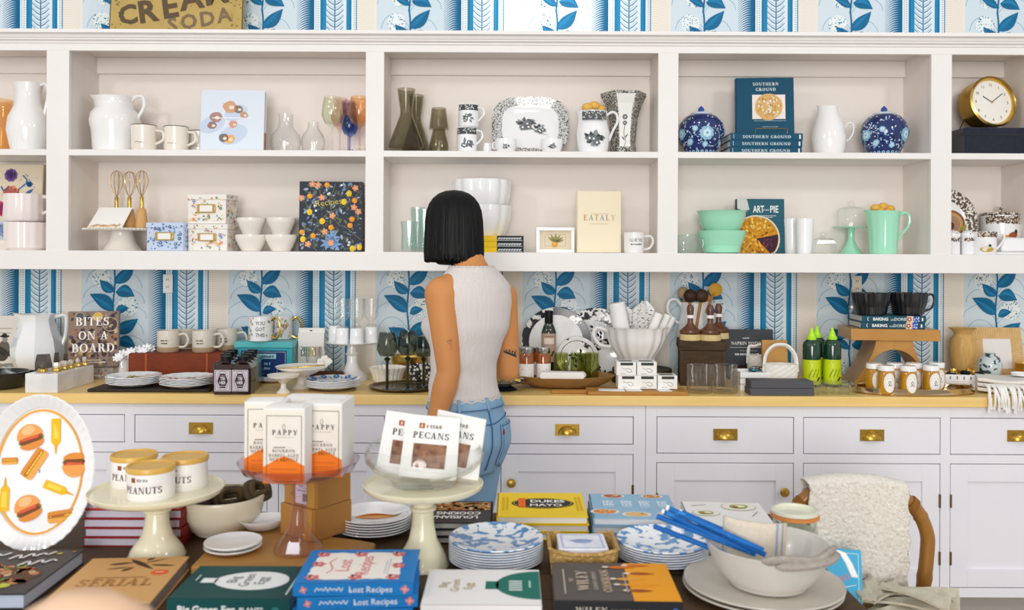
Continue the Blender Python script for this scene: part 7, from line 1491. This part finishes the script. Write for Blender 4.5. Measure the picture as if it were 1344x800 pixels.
# big bowl, plates, straws, towel, jar
YB = 1.765; k = YB/F; xb = PX(1000, YB, ZT); STW = mat('#d9d2c6', .3, mix='#cfc7ba', scale=16)
for i in range(2): solo('stoneware_plate', ('lower of two wide stoneware plates under the big bowl', 'upper of two wide stoneware plates under the big bowl')[i], 'plate', g_lathe([(.09, 0), (.11, .002), (.150, .011), (.157, .014), (.156, .0165), (.148, .014), (.108, .006), (.0005, .005)], 64), STW, (xb+.002*i, YB, ZT+.0005+.0085*i), 0, 'stoneware plates')
zb_ = ZT+.0145; t = solo('stoneware_bowl', 'big stoneware bowl holding blue straws and a linen towel', 'bowl', g_lathe(wall([(.06, 0), (.068, .001), (.088, .018), (.108, .045), (.120, .072), (.124, .086)], .005), 64), mat('#dedad3', .25, mix='#d3cec6', scale=14, coat=.2), (xb+.012, YB, zb_))
SB = mat('#1768b8', .5, mix='#2f86d2', scale=40, stretch=(1, 1, 1), thr=.56)
ends = [(876, 666, 1002, 722), (862, 677, 992, 727), (858, 690, 975, 735), (893, 671, 1010, 722), (905, 676, 1005, 728), (870, 671, 985, 724), (884, 680, 996, 732), (915, 690, 1012, 726)]
for i, (a, b, c, d) in enumerate(ends):
    A_ = P(a, b, 1.79+.016*(i % 4)); B_ = P(c, d, 1.735+.019*(i % 4)); t = thing('paper_straw', ORD[i]+' bright blue paper straw of the bundle leaning out of the bowl', 'straw', B_, 0, 'blue paper straws'); dd = A_-B_; r = .0055; n_ = [tuple(dd*(j/8)) for j in range(9)]
    part('tube', g_tube(n_, r, 10), SB, t); 
    if i in (0, 5, 3): part('white_tip', g_tube([tuple(dd*.985), tuple(dd*1.012)], r*1.05, 10), PAPER, t)
LIN = mat('#ddd2c0', .9, mix='#d2c6b2', scale=120, bump=.25, bscale=240)
t = thing('linen_towel', 'rolled cream linen towel with two blue stripes in the big bowl', 'towel', (PX(988, 1.80, zb_), 1.805, zb_+.018), 0)
def lt(u, v): a = -2.75+u*2.6; R = .068-.008*u; return (R*1.05*cos(a)+.004*v, R*.6*sin(a), .012+v*.102-.018*u*v)
nx, nz = 26, 8; g = ([lt(i/nx, j/nz) for j in range(nz+1) for i in range(nx+1)], [(j*(nx+1)+i, j*(nx+1)+i+1, (j+1)*(nx+1)+i+1, (j+1)*(nx+1)+i) for j in range(nz) for i in range(nx)])
o = part('cloth', g, LIN, t); md = o.modifiers.new('solid', 'SOLIDIFY'); md.thickness = .006; md.offset = 0
p = Print()
for u0 in (.66, .76):
    for j in range(8): p.add('#8fa3c8', [(u0, j/8), (u0+.03, j/8), (u0+.03, (j+1)/8), (u0, (j+1)/8)])
def lfn(a, b, h): x, y, z = lt(a, b); q = V((x, y/.62, 0)).normalized(); return V((x, y, z))+V((q.x, q.y, 0))*(.0034+h)
p.build('stripe', t, lfn, .0004)
GN = mat('#b3aaa0', .9, mix='#9f968c', scale=90, bump=.3, bscale=200); R = .124; pts = []
g1 = g_tube([((R-.002)*cos(a), (R-.002)*sin(a), .088+.003*sin(a*7)) for a in [radians(-112+i*6) for i in range(16)]], [.004]+[.011]*14+[.003], 10, flat=.7)
g2 = g_tube([((R+.006)*cos(a), (R+.006)*sin(a), .080) for a in [radians(-100+i*6) for i in range(14)]], [.003]+[.008]*12+[.002], 8)
solo('grey_napkin', 'grey linen napkin folded over the front rim of the big bowl', 'napkin', join(g1, g2), GN, (xb+.012, YB, zb_))
solo('white_ribbon', 'white ribbon hanging off the right rim of the big bowl', 'ribbon', g_loft([[(x, y, z), (x+.011, y-.004, z), (x+.011, y-.0025, z), (x, y+.0015, z)] for x, y, z in ((.108, -.062, .091), (.118, -.068, .088), (.128, -.074, .07), (.138, -.08, .045))]), PAPER, (xb+.012, YB, zb_))
Y = 1.955; JR = mat('#dfe5d2', .25, coat=.3); t = thing('jar', 'pale green tinted jar with orange rubber ring behind the big bowl', 'jar', (PX(1043, Y, ZT), Y, ZT)); r = .05
part('body', g_lathe([(r*.85, 0), (r*.95, .004), (r, .05), (r*.94, .085), (r*.94, .1), (r*.88, .1), (r*.88, .012), (.0005, .01)], 48), glass('#e2ead6', .4), t); part('contents', g_lathe([(r*.82, .013), (r*.86, .07), (.0005, .07)], 40), JR, t)
part('rubber_ring', g_lathe([(r*.96, .094), (r*1.06, .096), (r*1.06, .102), (r*.96, .104)], 48, cap=False), mat('#d98c4a', .5), t); part('lid', g_lathe([(r*.9, .104), (r*1.03, .105), (r*1.03, .112), (r*.9, .113), (r*.85, .106), (.0005, .106)], 48), mat('#e3e4cf', .2, coat=.4), t)
# near, out-of-focus pouch
t = thing('paper_pouch', 'very blurred cream and peach paper pouch at the near left corner of the table', 'pouch', (PX(112, .72, 1.0), .72, ZT)); 
def bagr(s, z, f=0): return [(.065*s*cos(2*pi*i/28)*(1+.03*cos(5*2*pi*i/28+z*30)), .036*s*sin(2*pi*i/28), z) for i in range(28)]
part('pouch', g_loft([bagr(1, 0), bagr(1.04, .06), bagr(1.04, .29), bagr(.98, .345), bagr(.8, .377), bagr(.35, .393)]), mat('#dcb08a', .7, mix='#e8c9ae', scale=10, thick=.2), t, ang=60)
part('band', g_loft([bagr(1.05, .33), bagr(1.0, .355), bagr(.9, .369)], False), mat('#f0e2da', .7), t, ang=60)
# ================= bamboo chair with throw
YH = 2.60; xc0 = (1125-CX)*YH/F
BAM = mat('#ae782e', .35, mix='#8a5a1d', scale=14, stretch=(1, 1, .4), det=4, thick=.2, coat=.2)
t = thing('bamboo_chair', 'bamboo hoop-back chair with a white throw, between the table and the cabinets', 'chair', (xc0, YH, 0))
hp = crom([(.17, .04, .0), (.185, .02, .25), (.197, 0, .43), (.212, 0, .57), (.209, 0, .625), (.183, 0, .682), (.14, 0, .722), (.07, 0, .755), (0, 0, .768), (-.07, 0, .76), (-.14, 0, .728), (-.185, 0, .68), (-.21, 0, .61), (-.21, 0, .55), (-.197, 0, .43), (-.185, .02, .25), (-.17, .04, 0)], 8)
part('back_hoop', g_tube(hp, [.0205+(.0022 if i % 19 == 0 else 0) for i in range(len(hp))], 14), BAM, t)
ih = crom([(.13, -.012, .44), (.13, -.012, .56), (.125, -.012, .66), (.12, -.012, .71), (0, -.014, .735), (-.12, -.012, .715), (-.128, -.012, .66), (-.13, -.012, .56), (-.13, -.012, .44)], 6)
part('inner_hoop', g_tube(ih, .011, 10), BAM, t)
for sx in (-1, 1):
    b = part('binding', join(*[tr(rot(g_tube([(.0245*cos(a*pi/8), .0245*sin(a*pi/8), q*.0075) for a in range(16)], .0042, 6, True), 'Y', -sx*47), sx*.162, 0, .702) for q in range(-1, 2)]), mat('#8f5f22', .5), t)
    part('leg', g_tube([(sx*.18, -.40, 0), (sx*.185, -.39, .425)], .019, 12), BAM, t)
part('seat', g_lathe([(.20, .425), (.222, .43), (.222, .448), (.2, .45), (.0005, .45)], 40, sy=.98), mat('#c99a56', .6, mix='#a87a3a', scale=120, vor=True, bump=.4, bscale=120), t, loc=(0, -.2, 0))
part('seat_rail', g_tube([(.208*cos(a*pi/14), -.2+.205*sin(a*pi/14), .412) for a in range(28)], .013, 10, True), BAM, t)
# throw
nx, nv = 70, 110; random.seed(4); v, f = [], []
def hz(x): return .79-.75*(x+.01)**2*(1 if x < 0 else 1.25)
for j in range(nv+1):
    s = j/nv
    for i in range(nx+1):
        u = i/nx; x = -.152+.292*u; top = hz(x)
        if s < .25: z, y = top-.012-(.25-s)/.25*.2, .034
        elif s < .33: a = (s-.25)/.08*pi; z, y = top-.012+.014*sin(a), .034*cos(a)
        else: q = (s-.33)/.67; z, y = (top-.012)*(1-q)+.462*q, -.034-.012*sin(q*2.6)-.010*sin(u*9+q*2)*q
        xx = x*(1-.06*max(0, s-.33))+.006*max(0, s-.4)+(.004*sin(s*40) if i in (0, nx) else 0)
        v.append((xx+random.uniform(-.0013, .0013), y+random.uniform(-.003, .003)*(1 if .02 < s < 1 else .3), z+random.uniform(-.0015, .0015)))
f = [(j*(nx+1)+i, j*(nx+1)+i+1, (j+1)*(nx+1)+i+1, (j+1)*(nx+1)+i) for j in range(nv) for i in range(nx)]
o = solo('throw_blanket', 'nubby cream white cotton throw draped over the bamboo chair back', 'throw', (v, f), mat('#f1ebe1', .95, mix='#ddd5c8', scale=150, bump=.7, bscale=190, sheen=.3), (xc0, YH, 0), 0, ang=80)
md = o.modifiers.new('solid', 'SOLIDIFY'); md.thickness = .005; md.offset = 0
# things on the seat
NAPG = mat('#cfcab8', .9, mix='#bdb8a3', scale=60, bump=.2, bscale=200)
for i, (dx, dy, z, rz, L) in enumerate(((.02, -.17, .452, 24, .2), (.07, -.15, .470, -10, .22), (.13, -.13, .478, -26, .2), (.01, -.13, .486, 50, .16), (.10, -.17, .500, -38, .19), (-.03, -.15, .5, 75, .13))):
    rg = []
    for q in range(12):
        s = q/11; w2 = .018+.03*s; rg.append([(-L/2+L*s, y*w2, h+.016*sin(y*5+q*.3)*s+.006*s) for y, h in ((-1, 0), (-.5, .002), (0, 0), (.5, .003), (1, 0), (1, .007), (.5, .011), (0, .007), (-.5, .01), (-1, .007))])
    solo('linen_napkin', ('bottom grey-green linen napkin on the chair seat', 'long grey-green linen napkin pointing right on the chair seat', 'grey-green linen napkin at the right end of the seat pile', 'grey-green linen napkin under the hanging throw', 'topmost grey-green linen napkin of the seat pile', 'grey-green linen napkin beside the small blue book')[i], 'napkin', g_loft(rg), NAPG, (xc0+dx, YH+dy, z), rz, 'linen napkins on the chair')
t, fr, sn = book('small bright blue cookbook standing on the chair seat beside the throw', (PX(1100, 2.44, .45), 2.44, .4505), .13, .158, .03, mat('#3fb2e0', .4), lean=14, rz=-14, name='book')
p = Print(); W, H = .13, .158; p.frame('#d9eef6', .008, .008, W-.008, H-.008, .0016); [p.stroke('#e58a94', [(x0_+.008*q, y0_+.003*q+(.012 if q % 2 else -.004)) for q in range(n_)], .003, sm=4) for x0_, y0_, n_ in ((.05, H*.42, 7), (.07, H*.15, 5))]; p.stroke('#d9eef6', [(.02, H*.26), (W-.015, H*.42)], .002); p.build('cover_print', t, fr, .0005)
# ================= the woman
TH = radians(48); BX = (617-CX)*3.0/F; BM = Mx.Translation((BX, 3.0, 0)) @ Mx.Rotation(TH, 4, 'Z'); BI = BM.inverted()
TOR = [(.70, -.022, .016, .142, .094), (.74, -.018, .010, .151, .102), (.80, -.012, .004, .157, .110), (.86, -.008, .004, .154, .108), (.92, -.008, .010, .140, .100), (.98, -.012, .016, .124, .090), (1.05, -.014, .016, .116, .085), (1.12, -.008, .008, .124, .093), (1.20, 0, -.004, .143, .104), (1.28, 0, -.01, .152, .100), (1.33, 0, -.015, .147, .086), (1.365, 0, -.015, .118, .068), (1.39, 0, -.01, .085, .058), (1.412, 0, -.004, .064, .054), (1.44, 0, .006, .054, .052), (1.50, -.006, .045, .05, .053)]
def tor(z, ph, off=0):
    q = min(max(z, TOR[0][0]), TOR[-1][0])
    for a, b in zip(TOR, TOR[1:]):
        if q <= b[0]: break
    s = (q-a[0])/(b[0]-a[0]); s = s*s*(3-2*s)*.5+s*.5
    cx, cy, ra, rb = [a[i]+(b[i]-a[i])*s for i in (1, 2, 3, 4)]
    e = 0
    for c in (61, 119):
        d = ((ph-c+180) % 360)-180; e += .050*math.exp(-(d/24)**2)*math.exp(-((z-1.195)/.05)**2)
    for c in (235, 305):
        d = ((ph-c+180) % 360)-180; e += .013*math.exp(-(d/34)**2)*math.exp(-((z-.80)/.07)**2)
    c, s_ = cos(radians(ph)), sin(radians(ph)); k = 1+e/max(ra, .1)
    return V((cx+(ra+off)*c*k, cy+(rb+off)*s_*k, z))
def tring(z, off, n=64, dz=None): return [BM @ (tor(z, 360*i/n, off)+V((0, 0, dz(i) if dz else 0))) for i in range(n)]
def L2(px, py, Y): return P(px, py, Y)
def limb(pts, rr, n=18, s=6):
    pp = crom(pts, s); q = []
    for i in range(len(pp)):
        t_ = i/s; j = min(int(t_), len(rr)-2); u = t_-j; q.append(rr[j]+(rr[j+1]-rr[j])*u)
    return join(g_tube(pp, q, n), g_ball(q[0], pp[0], 16), g_ball(q[-1], pp[-1], 16))
def hand(w, d, th, nrm, curl=.5):
    """five-fingered hand: wrist w, direction d, thumb side th, palm normal nrm"""
    d, th, nrm = V(d).normalized(), V(th), V(nrm); th = (th-d*th.dot(d)).normalized(); nrm = d.cross(th)*(1 if d.cross(th).dot(nrm) > 0 else -1)
    g = [g_loft([[w+d*a+th*(b*cos(q*pi/6))+nrm*(c*sin(q*pi/6)) for q in range(12)] for a, b, c in ((-.01, .022, .018), (.015, .028, .017), (.05, .040, .014), (.085, .041, .012), (.092, .036, .009))])]
    for o, l in ((.030, .070), (.010, .079), (-.010, .073), (-.029, .058)):
        b = w+d*.084+th*o; c = curl; pts = [b-d*.02]; a = 0
        for k_, fr_ in enumerate((.42, .32, .26)):
            a += c*(.5, .7, .5)[k_]; b = b+(d*cos(a)+nrm*sin(a))*l*fr_; pts.append(b)
        g.append(limb([pts[0], pts[1]-(pts[1]-pts[0])*.4, pts[1], pts[2], pts[3]], [.010, .0095, .009, .008, .0068], 10, 3))
    b = w+d*.022+th*.026; g.append(limb([b-th*.012, b+th*.016+d*.022+nrm*.006, b+th*.027+d*.048+nrm*.012, b+th*.030+d*.068+nrm*.016], [.013, .0115, .010, .0078], 10, 3))
    return g
SKIN = mat('#d09058', .5, mix='#ca8952', scale=9, sss=.08)
sh = L2(579, 385, 2.885); el = L2(589, 488, 2.865); wr = L2(568, 566, 2.83)
shr = L2(660, 388, 3.115); elr = L2(668, 487, 3.13); wrr = L2(640, 476, 3.335)
body = [g_loft([tring(z, -.006) for z in [.70+.02*i for i in range(41)]])]
body += [limb([sh, sh.lerp(el, .3), sh.lerp(el, .7), el], [.056, .050, .043, .0385]), limb([el, el.lerp(wr, .28), el.lerp(wr, .7), wr], [.0385, .041, .032, .0245])]
body += [limb([BM @ V((-.07, -.012, 1.345)), sh], [.045, .054]), limb([BM @ V((.07, -.012, 1.345)), shr], [.045, .05])]
body += [limb([shr, shr.lerp(elr, .5), elr], [.051, .046, .038]), limb([elr, elr.lerp(wrr, .3), wrr], [.038, .039, .0245])]
fw = BM.to_3x3() @ V((0, 1, 0)); rt = BM.to_3x3() @ V((1, 0, 0))
body += hand(wr, (-.05, .02, -1), fw+V((0, -.2, 0)), rt, .35)
body += hand(wrr, (-.35, .9, -.12), (-.3, -.2, .9), (-.6, -.3, -.5), .7)
HC = BM @ V((-.012, .078, 1.545)); HT = Mx.Translation(HC) @ Mx.Rotation(TH+radians(8), 4, 'Z')
hd = lambda r: xf(r, HT)
body += [hd(g_lathe([(.0005, -.115), (.03, -.112), (.048, -.095), (.060, -.065), (.070, -.03), (.0745, .01), (.0735, .05), (.062, .085), (.038, .106), (.0005, .113)], 28, sy=1.2)), hd(tr(g_lathe([(.0005, 0), (.012, .004), (.009, .02), (.005, .042), (.0005, .046)], 12, sx=.8, sy=1), 0, .088, -.028)), hd(tr(g_ball(.03, (0, 0, 0), 14, sz=.7), 0, .06, -.092))]
for s in (-1, 1): body.append(hd(tr(g_ball(.02, (0, 0, 0), 12, sz=1.5, sx=.35), s*.074, .0, -.005)))
body += [limb([BM @ V((s*.085, 0, .2)), BM @ V((s*.085, 0, .10))], [.045, .04]) for s in (-1, 1)]
wo = thing('person', 'woman with a black bob, ribbed white tank top and light blue jeans, seen from behind', 'person', (BX, 3.0, 0))
WI = Mx.Translation((-BX, -3.0, 0))
wp = lambda g: xf(g, WI)
o = part('body', wp(join(*body)), SKIN, wo, ang=0)
r = o.modifiers.new('remesh', 'REMESH'); r.mode = 'VOXEL'; r.voxel_size = .0055; r.use_smooth_shade = True
s_ = o.modifiers.new('smooth', 'SMOOTH'); s_.iterations = 5; s_.factor = .5
for s in (-1, 1): part('eye', wp(hd(g_ball(.0115, (s*.031, .0755, .005), 12))), mat('#f2eeea', .2, mix='#2a1c14', scale=1), wo)
part('mouth', wp(hd(tr(g_ball(.018, (0, 0, 0), 14, sz=.32, sy=.4), 0, .081, -.058))), mat('#a85a4e', .4), wo)
# hair
random.seed(2); n = 420; nz = [random.uniform(-1, 1) for _ in range(n)]; n2 = [random.uniform(-1, 1) for _ in range(n)]
zs_ = [(1.668, .001), (1.664, .3), (1.655, .52), (1.64, .70), (1.62, .84), (1.595, .93), (1.56, .98), (1.52, 1.0), (1.48, 1.015), (1.45, 1.02), (1.43, 1.0), (1.425, .9)]
rings = []
for j, (z, q) in enumerate(zs_):
    rg = []
    for i in range(n):
        a = 2*pi*i/n; ph = ((degr := math.degrees(a))-90+180) % 360-180          # angle from the front
        k_ = 1+.010*nz[i]*min(1, j/4)+.008*sin(a*23+z*9)*min(1, j/4)+.006*n2[(i+j*3) % n]*.5
        fr_ = max(0, min(1, (40-abs(ph))/12))*max(0, min(1, (1.63-z)/.05))
        rx, ry = .093*q*k_, .108*q*k_
        if fr_: rx, ry = rx*(1-fr_)+.060*fr_, ry*(1-fr_)+.062*fr_
        dz = (-.012+.007*nz[i]+.010*cos(a-2.9)) if j >= len(zs_)-2 else 0
        rg.append(HT @ V((rx*cos(a), ry*sin(a)-.008, z-1.549+dz)))
    rings.append(rg)
part('hair', wp(g_loft(rings)), mat('#050505', .5, mix='#0c0a0a', scale=60, stretch=(1, 1, .05), bump=.35, bscale=130), wo, ang=75)
# tank top
TK = mat('#e0d9d5', .85, bump=.35, bscale=210, stretch=(1, 1, .015), mix='#d5cdca', scale=210)
rg = []
zs_ = [.950+.0152*i for i in range(30)]
for z in zs_:
    fold = lambda i, z=z: .0022*sin(i*.7+z*60)*max(0, 1-abs(z-1.02)/.09)
    rr_ = [BM @ (tor(z, 360*i/96, .0075+.0025*sin(z*75+cos(i/96*6.28+1)*5)*max(0, 1-abs(z-1.03)/.10))+V((0, 0, (.003*cos(i*1.3) if z < .955 else 0)))) for i in range(96)]; rg.append(rr_)
rg += [[BM @ (tor(1.397, 360*i/96, .0085)+V((0, 0, .0015*cos(i*2.1)))) for i in range(96)]]
tk = part('tank_top', wp(g_loft(rg, False)), TK, wo, ang=80); md = tk.modifiers.new('solid', 'SOLIDIFY'); md.thickness = .003; md.offset = 1
part('neck_trim', wp(g_tube([BM @ (tor(1.399, 360*i/96, .0085)+V((0, 0, .0012*cos(i*2.1)))) for i in range(96)], .0028, 6, True)), TK, tk)
part('hem', wp(g_tube([BM @ (tor(.951, 360*i/96, .0095)+V((0, 0, .003*cos(i*1.3)))) for i in range(96)], .003, 6, True)), TK, tk)
# jeans
DEN = mat('#93b5d0', .8, mix='#7ca2c2', scale=13, det=5, bump=.12, bscale=300, thick=.16)
DK_ = mat('#4d7aa6', .8)
jg = [g_loft([tring(z, .006) for z in [.70+.02*i for i in range(14)]])]
for s in (-1, 1): jg.append(limb([BM @ V((s*.078-.016, .008, .78)), BM @ V((s*.082-.03, .03, .60)), BM @ V((s*.085-.03, .04, .46)), BM @ V((s*.086-.015, .0, .28)), BM @ V((s*.086, -.02, .09))], [.086, .080, .067, .063, .058]))
j = part('jeans', wp(join(*jg)), DEN, wo, ang=0); r = j.modifiers.new('remesh', 'REMESH'); r.mode = 'VOXEL'; r.voxel_size = .009; r.use_smooth_shade = True; s_ = j.modifiers.new('smooth', 'SMOOTH'); s_.iterations = 4
def patch(name, a0, a1, zlo, zhi, off, m, nu=14, nv=8, thick=.0, sh_=None, par=None):
    v, f = [], []
    for jj in range(nv+1):
        for ii in range(nu+1):
            u, w2 = ii/nu, jj/nv; z = zlo(u)+(zhi-zlo(u))*w2; v.append(WI @ (BM @ tor(z, a0+(a1-a0)*u, off)))
    f = [(jj*(nu+1)+ii, jj*(nu+1)+ii+1, (jj+1)*(nu+1)+ii+1, (jj+1)*(nu+1)+ii) for jj in range(nv) for ii in range(nu)]
    o = part(name, ([tuple(p_) for p_ in v], f), m, par or j, ang=60); md = o.modifiers.new('solid', 'SOLIDIFY'); md.thickness = .003; md.offset = 0; return o
wbm = mat('#95b7d2', .8, mix='#80a6c6', scale=20)
part('waistband', wp(g_loft([tring(.922, .009), tring(.925, .011), tring(.955, .0105), tring(.958, .007)], False)), wbm, j, ang=60)
ST_ = mat('#3f6d9c', .8)
part('waist_stitch', wp(g_tube(tring(.925, .0122), .0013, 5, True)), ST_, j); part('yoke_seam', wp(g_tube([BM @ tor(.890-.02*sin(radians((a-180)))**2*0-.016*math.exp(-((a-270)/24)**2), a, .0075) for a in range(170, 372, 3)], .002, 5)), ST_, j)
part('seat_seam', wp(g_tube([BM @ tor(z, 270, .0085) for z in [.92-.02*i for i in range(11)]], .0024, 5)), ST_, j)
part('side_seam', wp(g_tube([BM @ tor(z, 182, .0075) for z in [.92-.02*i for i in range(11)]], .002, 5)), ST_, j)
for a0, a1 in ((210, 254), (286, 330)):
    pk = patch('back_pocket', a0, a1, lambda u: .735-.022*(1-abs(2*u-1)), .868, .0105, DEN)
    e = [BM @ tor(z, a, .0125) for a, z in [(a0+1.5, .866), (a0+1.5, .74), ((a0+a1)/2, .718), (a1-1.5, .74), (a1-1.5, .866)]]
    part('pocket_stitch', wp(g_tube(crom([BM @ tor(.868-.004, a0+(a1-a0)*q/10, .0125) for q in range(11)], 2), .0015, 5)), ST_, pk)
    for q in (a0+2, a1-2): part('pocket_edge', wp(g_tube([BM @ tor(.868-.013*i, q, .0125) for i in range(10)], .0013, 5)), ST_, pk)
patch('red_tab', 287, 290, lambda u: .835, .850, .0135, mat('#b0262c', .6), 2, 2)
for a in (182, 225, 270, 315): patch('belt_loop', a-2.4, a+2.4, lambda u: .918, .962, .0125, wbm, 3, 4)
for s in (-1, 1): part('shoe', wp(xf(g_loft([[(x*w2*.045, y, h_+zz) for x, zz in ((-1, 0), (1, 0), (1, .02), (.6, .02+hh), (-.6, .02+hh), (-1, .02))] for y, w2, hh, h_ in ((-.07, .7, .06, 0), (-.03, .95, .07, 0), (.05, 1, .04, 0), (.12, 1.05, .025, 0), (.165, .6, .012, 0))]), BM @ Mx.Translation((s*.086, -.02, .001)))), mat('#efece6', .5), wo, .004)
# tattoos: inked sprig above the right elbow, small flower on the left arm
def armfn(a_, b_, rr0, rr1, up=V((0, 0, 1))):
    ax = (b_-a_).normalized(); view = (V((0, 0, EYE))-a_); nn = (view-ax*view.dot(ax)).normalized(); u = nn.cross(ax)*-1; u = u.normalized()
    if u.x < 0: u = -u
    L_ = (b_-a_).length
    def fn(x, y, h):
        R_ = rr0+(rr1-rr0)*(y/L_)+.0012+h; t_ = x/R_; return WI @ (a_+ax*y+u*(R_*sin(t_))+nn*(R_*cos(t_)))
    return fn
p = Print(); L_ = (elr-shr).length; y0 = L_*.70
p.stroke('#3b3a3e', [(-.04, y0-.016), (-.014, y0), (.014, y0+.014), (.038, y0+.018)], .0022, sm=4)
for i in range(7):
    x = -.036+i*.010; y = y0-.014+i*.005
    p.leaf('#36353a', x, y, x+.014, y-.015, .008); p.leaf('#36353a', x, y, x+.012, y+.014, .008)
p.build('tattoo', wo, armfn(shr, elr, .0475, .037), .0008, label='dark leafy sprig tattoo')
p = Print(); y1 = (el-sh).length*.62; p.ring('#8f6650', .012, y1, .007, .006, .0012, 14); p.ring('#8f6650', .016, y1-.005, .005, .004, .001, 12); p.stroke('#8f6650', [(.014, y1+.006), (.018, y1+.018), (.013, y1+.028)], .001, sm=4); p.build('tattoo', wo, armfn(sh, el, .055, .039), .0008, label='faint small flower tattoo')
# ================= vintage sign on top of the shelving
Y = 3.82; k = Y/F; zc_1 = 2.3625; t = thing('vintage_sign', 'worn tan metal sign lettered CREAM SODA leaning on the wallpaper above the shelving', 'sign', (PX(230, Y, zc_1), Y, zc_1), 0, None, -6)
W = 176*k; H = .42
part('plate', g_box(-W/2, W/2, 0, .006, 0, H), mat('#c3a868', .6, mix='#b39757', scale=14, det=5), t, .001)
p = Print(); p.dots('#7d6a3a', -W/2+.01, .04, -W/2+.06, .3, 26, .004); p.dots('#8a733c', W/2-.06, .04, W/2-.01, .3, 24, .004); p.dots('#a58a4c', -W/2+.05, .02, W/2-.05, .38, 40, .003); p.rect('#4f4a33', -W/2, 0, -W/2+.004, H); p.rect('#5a4c36', W/2-.006, 0, W/2-.001, H); p.nxt()
zz = lambda py: (zpy(230, py, Y+.01)-zc_1); xx = lambda px: (px-230)*k
DKL = '#5f4f3a'
for ch, px, py, h in (('C', 168, 31, 25), ('R', 195, 28, 29), ('E', 223, 22, 30), ('A', 252, 10, 30), ('M', 283, 3, 30)): q = Print(); q.lay = 1; q.text(DKL, ch, xx(px), zz(py), h*k, 'c', rotd=10, bold=.035); q.build('letter', t, plane((0, 0, 0), (1, 0, 0), (0, 0, 1)), .0006)
for ch, px, py in (('S', 227, 42), ('O', 248, 37), ('D', 272, 33), ('A', 295, 28)): q = Print(); q.lay = 1; q.text('#7d6a50', ch, xx(px), zz(py), 19*k, 'c', rotd=10, bold=.03); q.build('letter', t, plane((0, 0, 0), (1, 0, 0), (0, 0, 1)), .0006)
p.build('paint_wear', t, plane((0, 0, 0), (1, 0, 0), (0, 0, 1)), .0006)
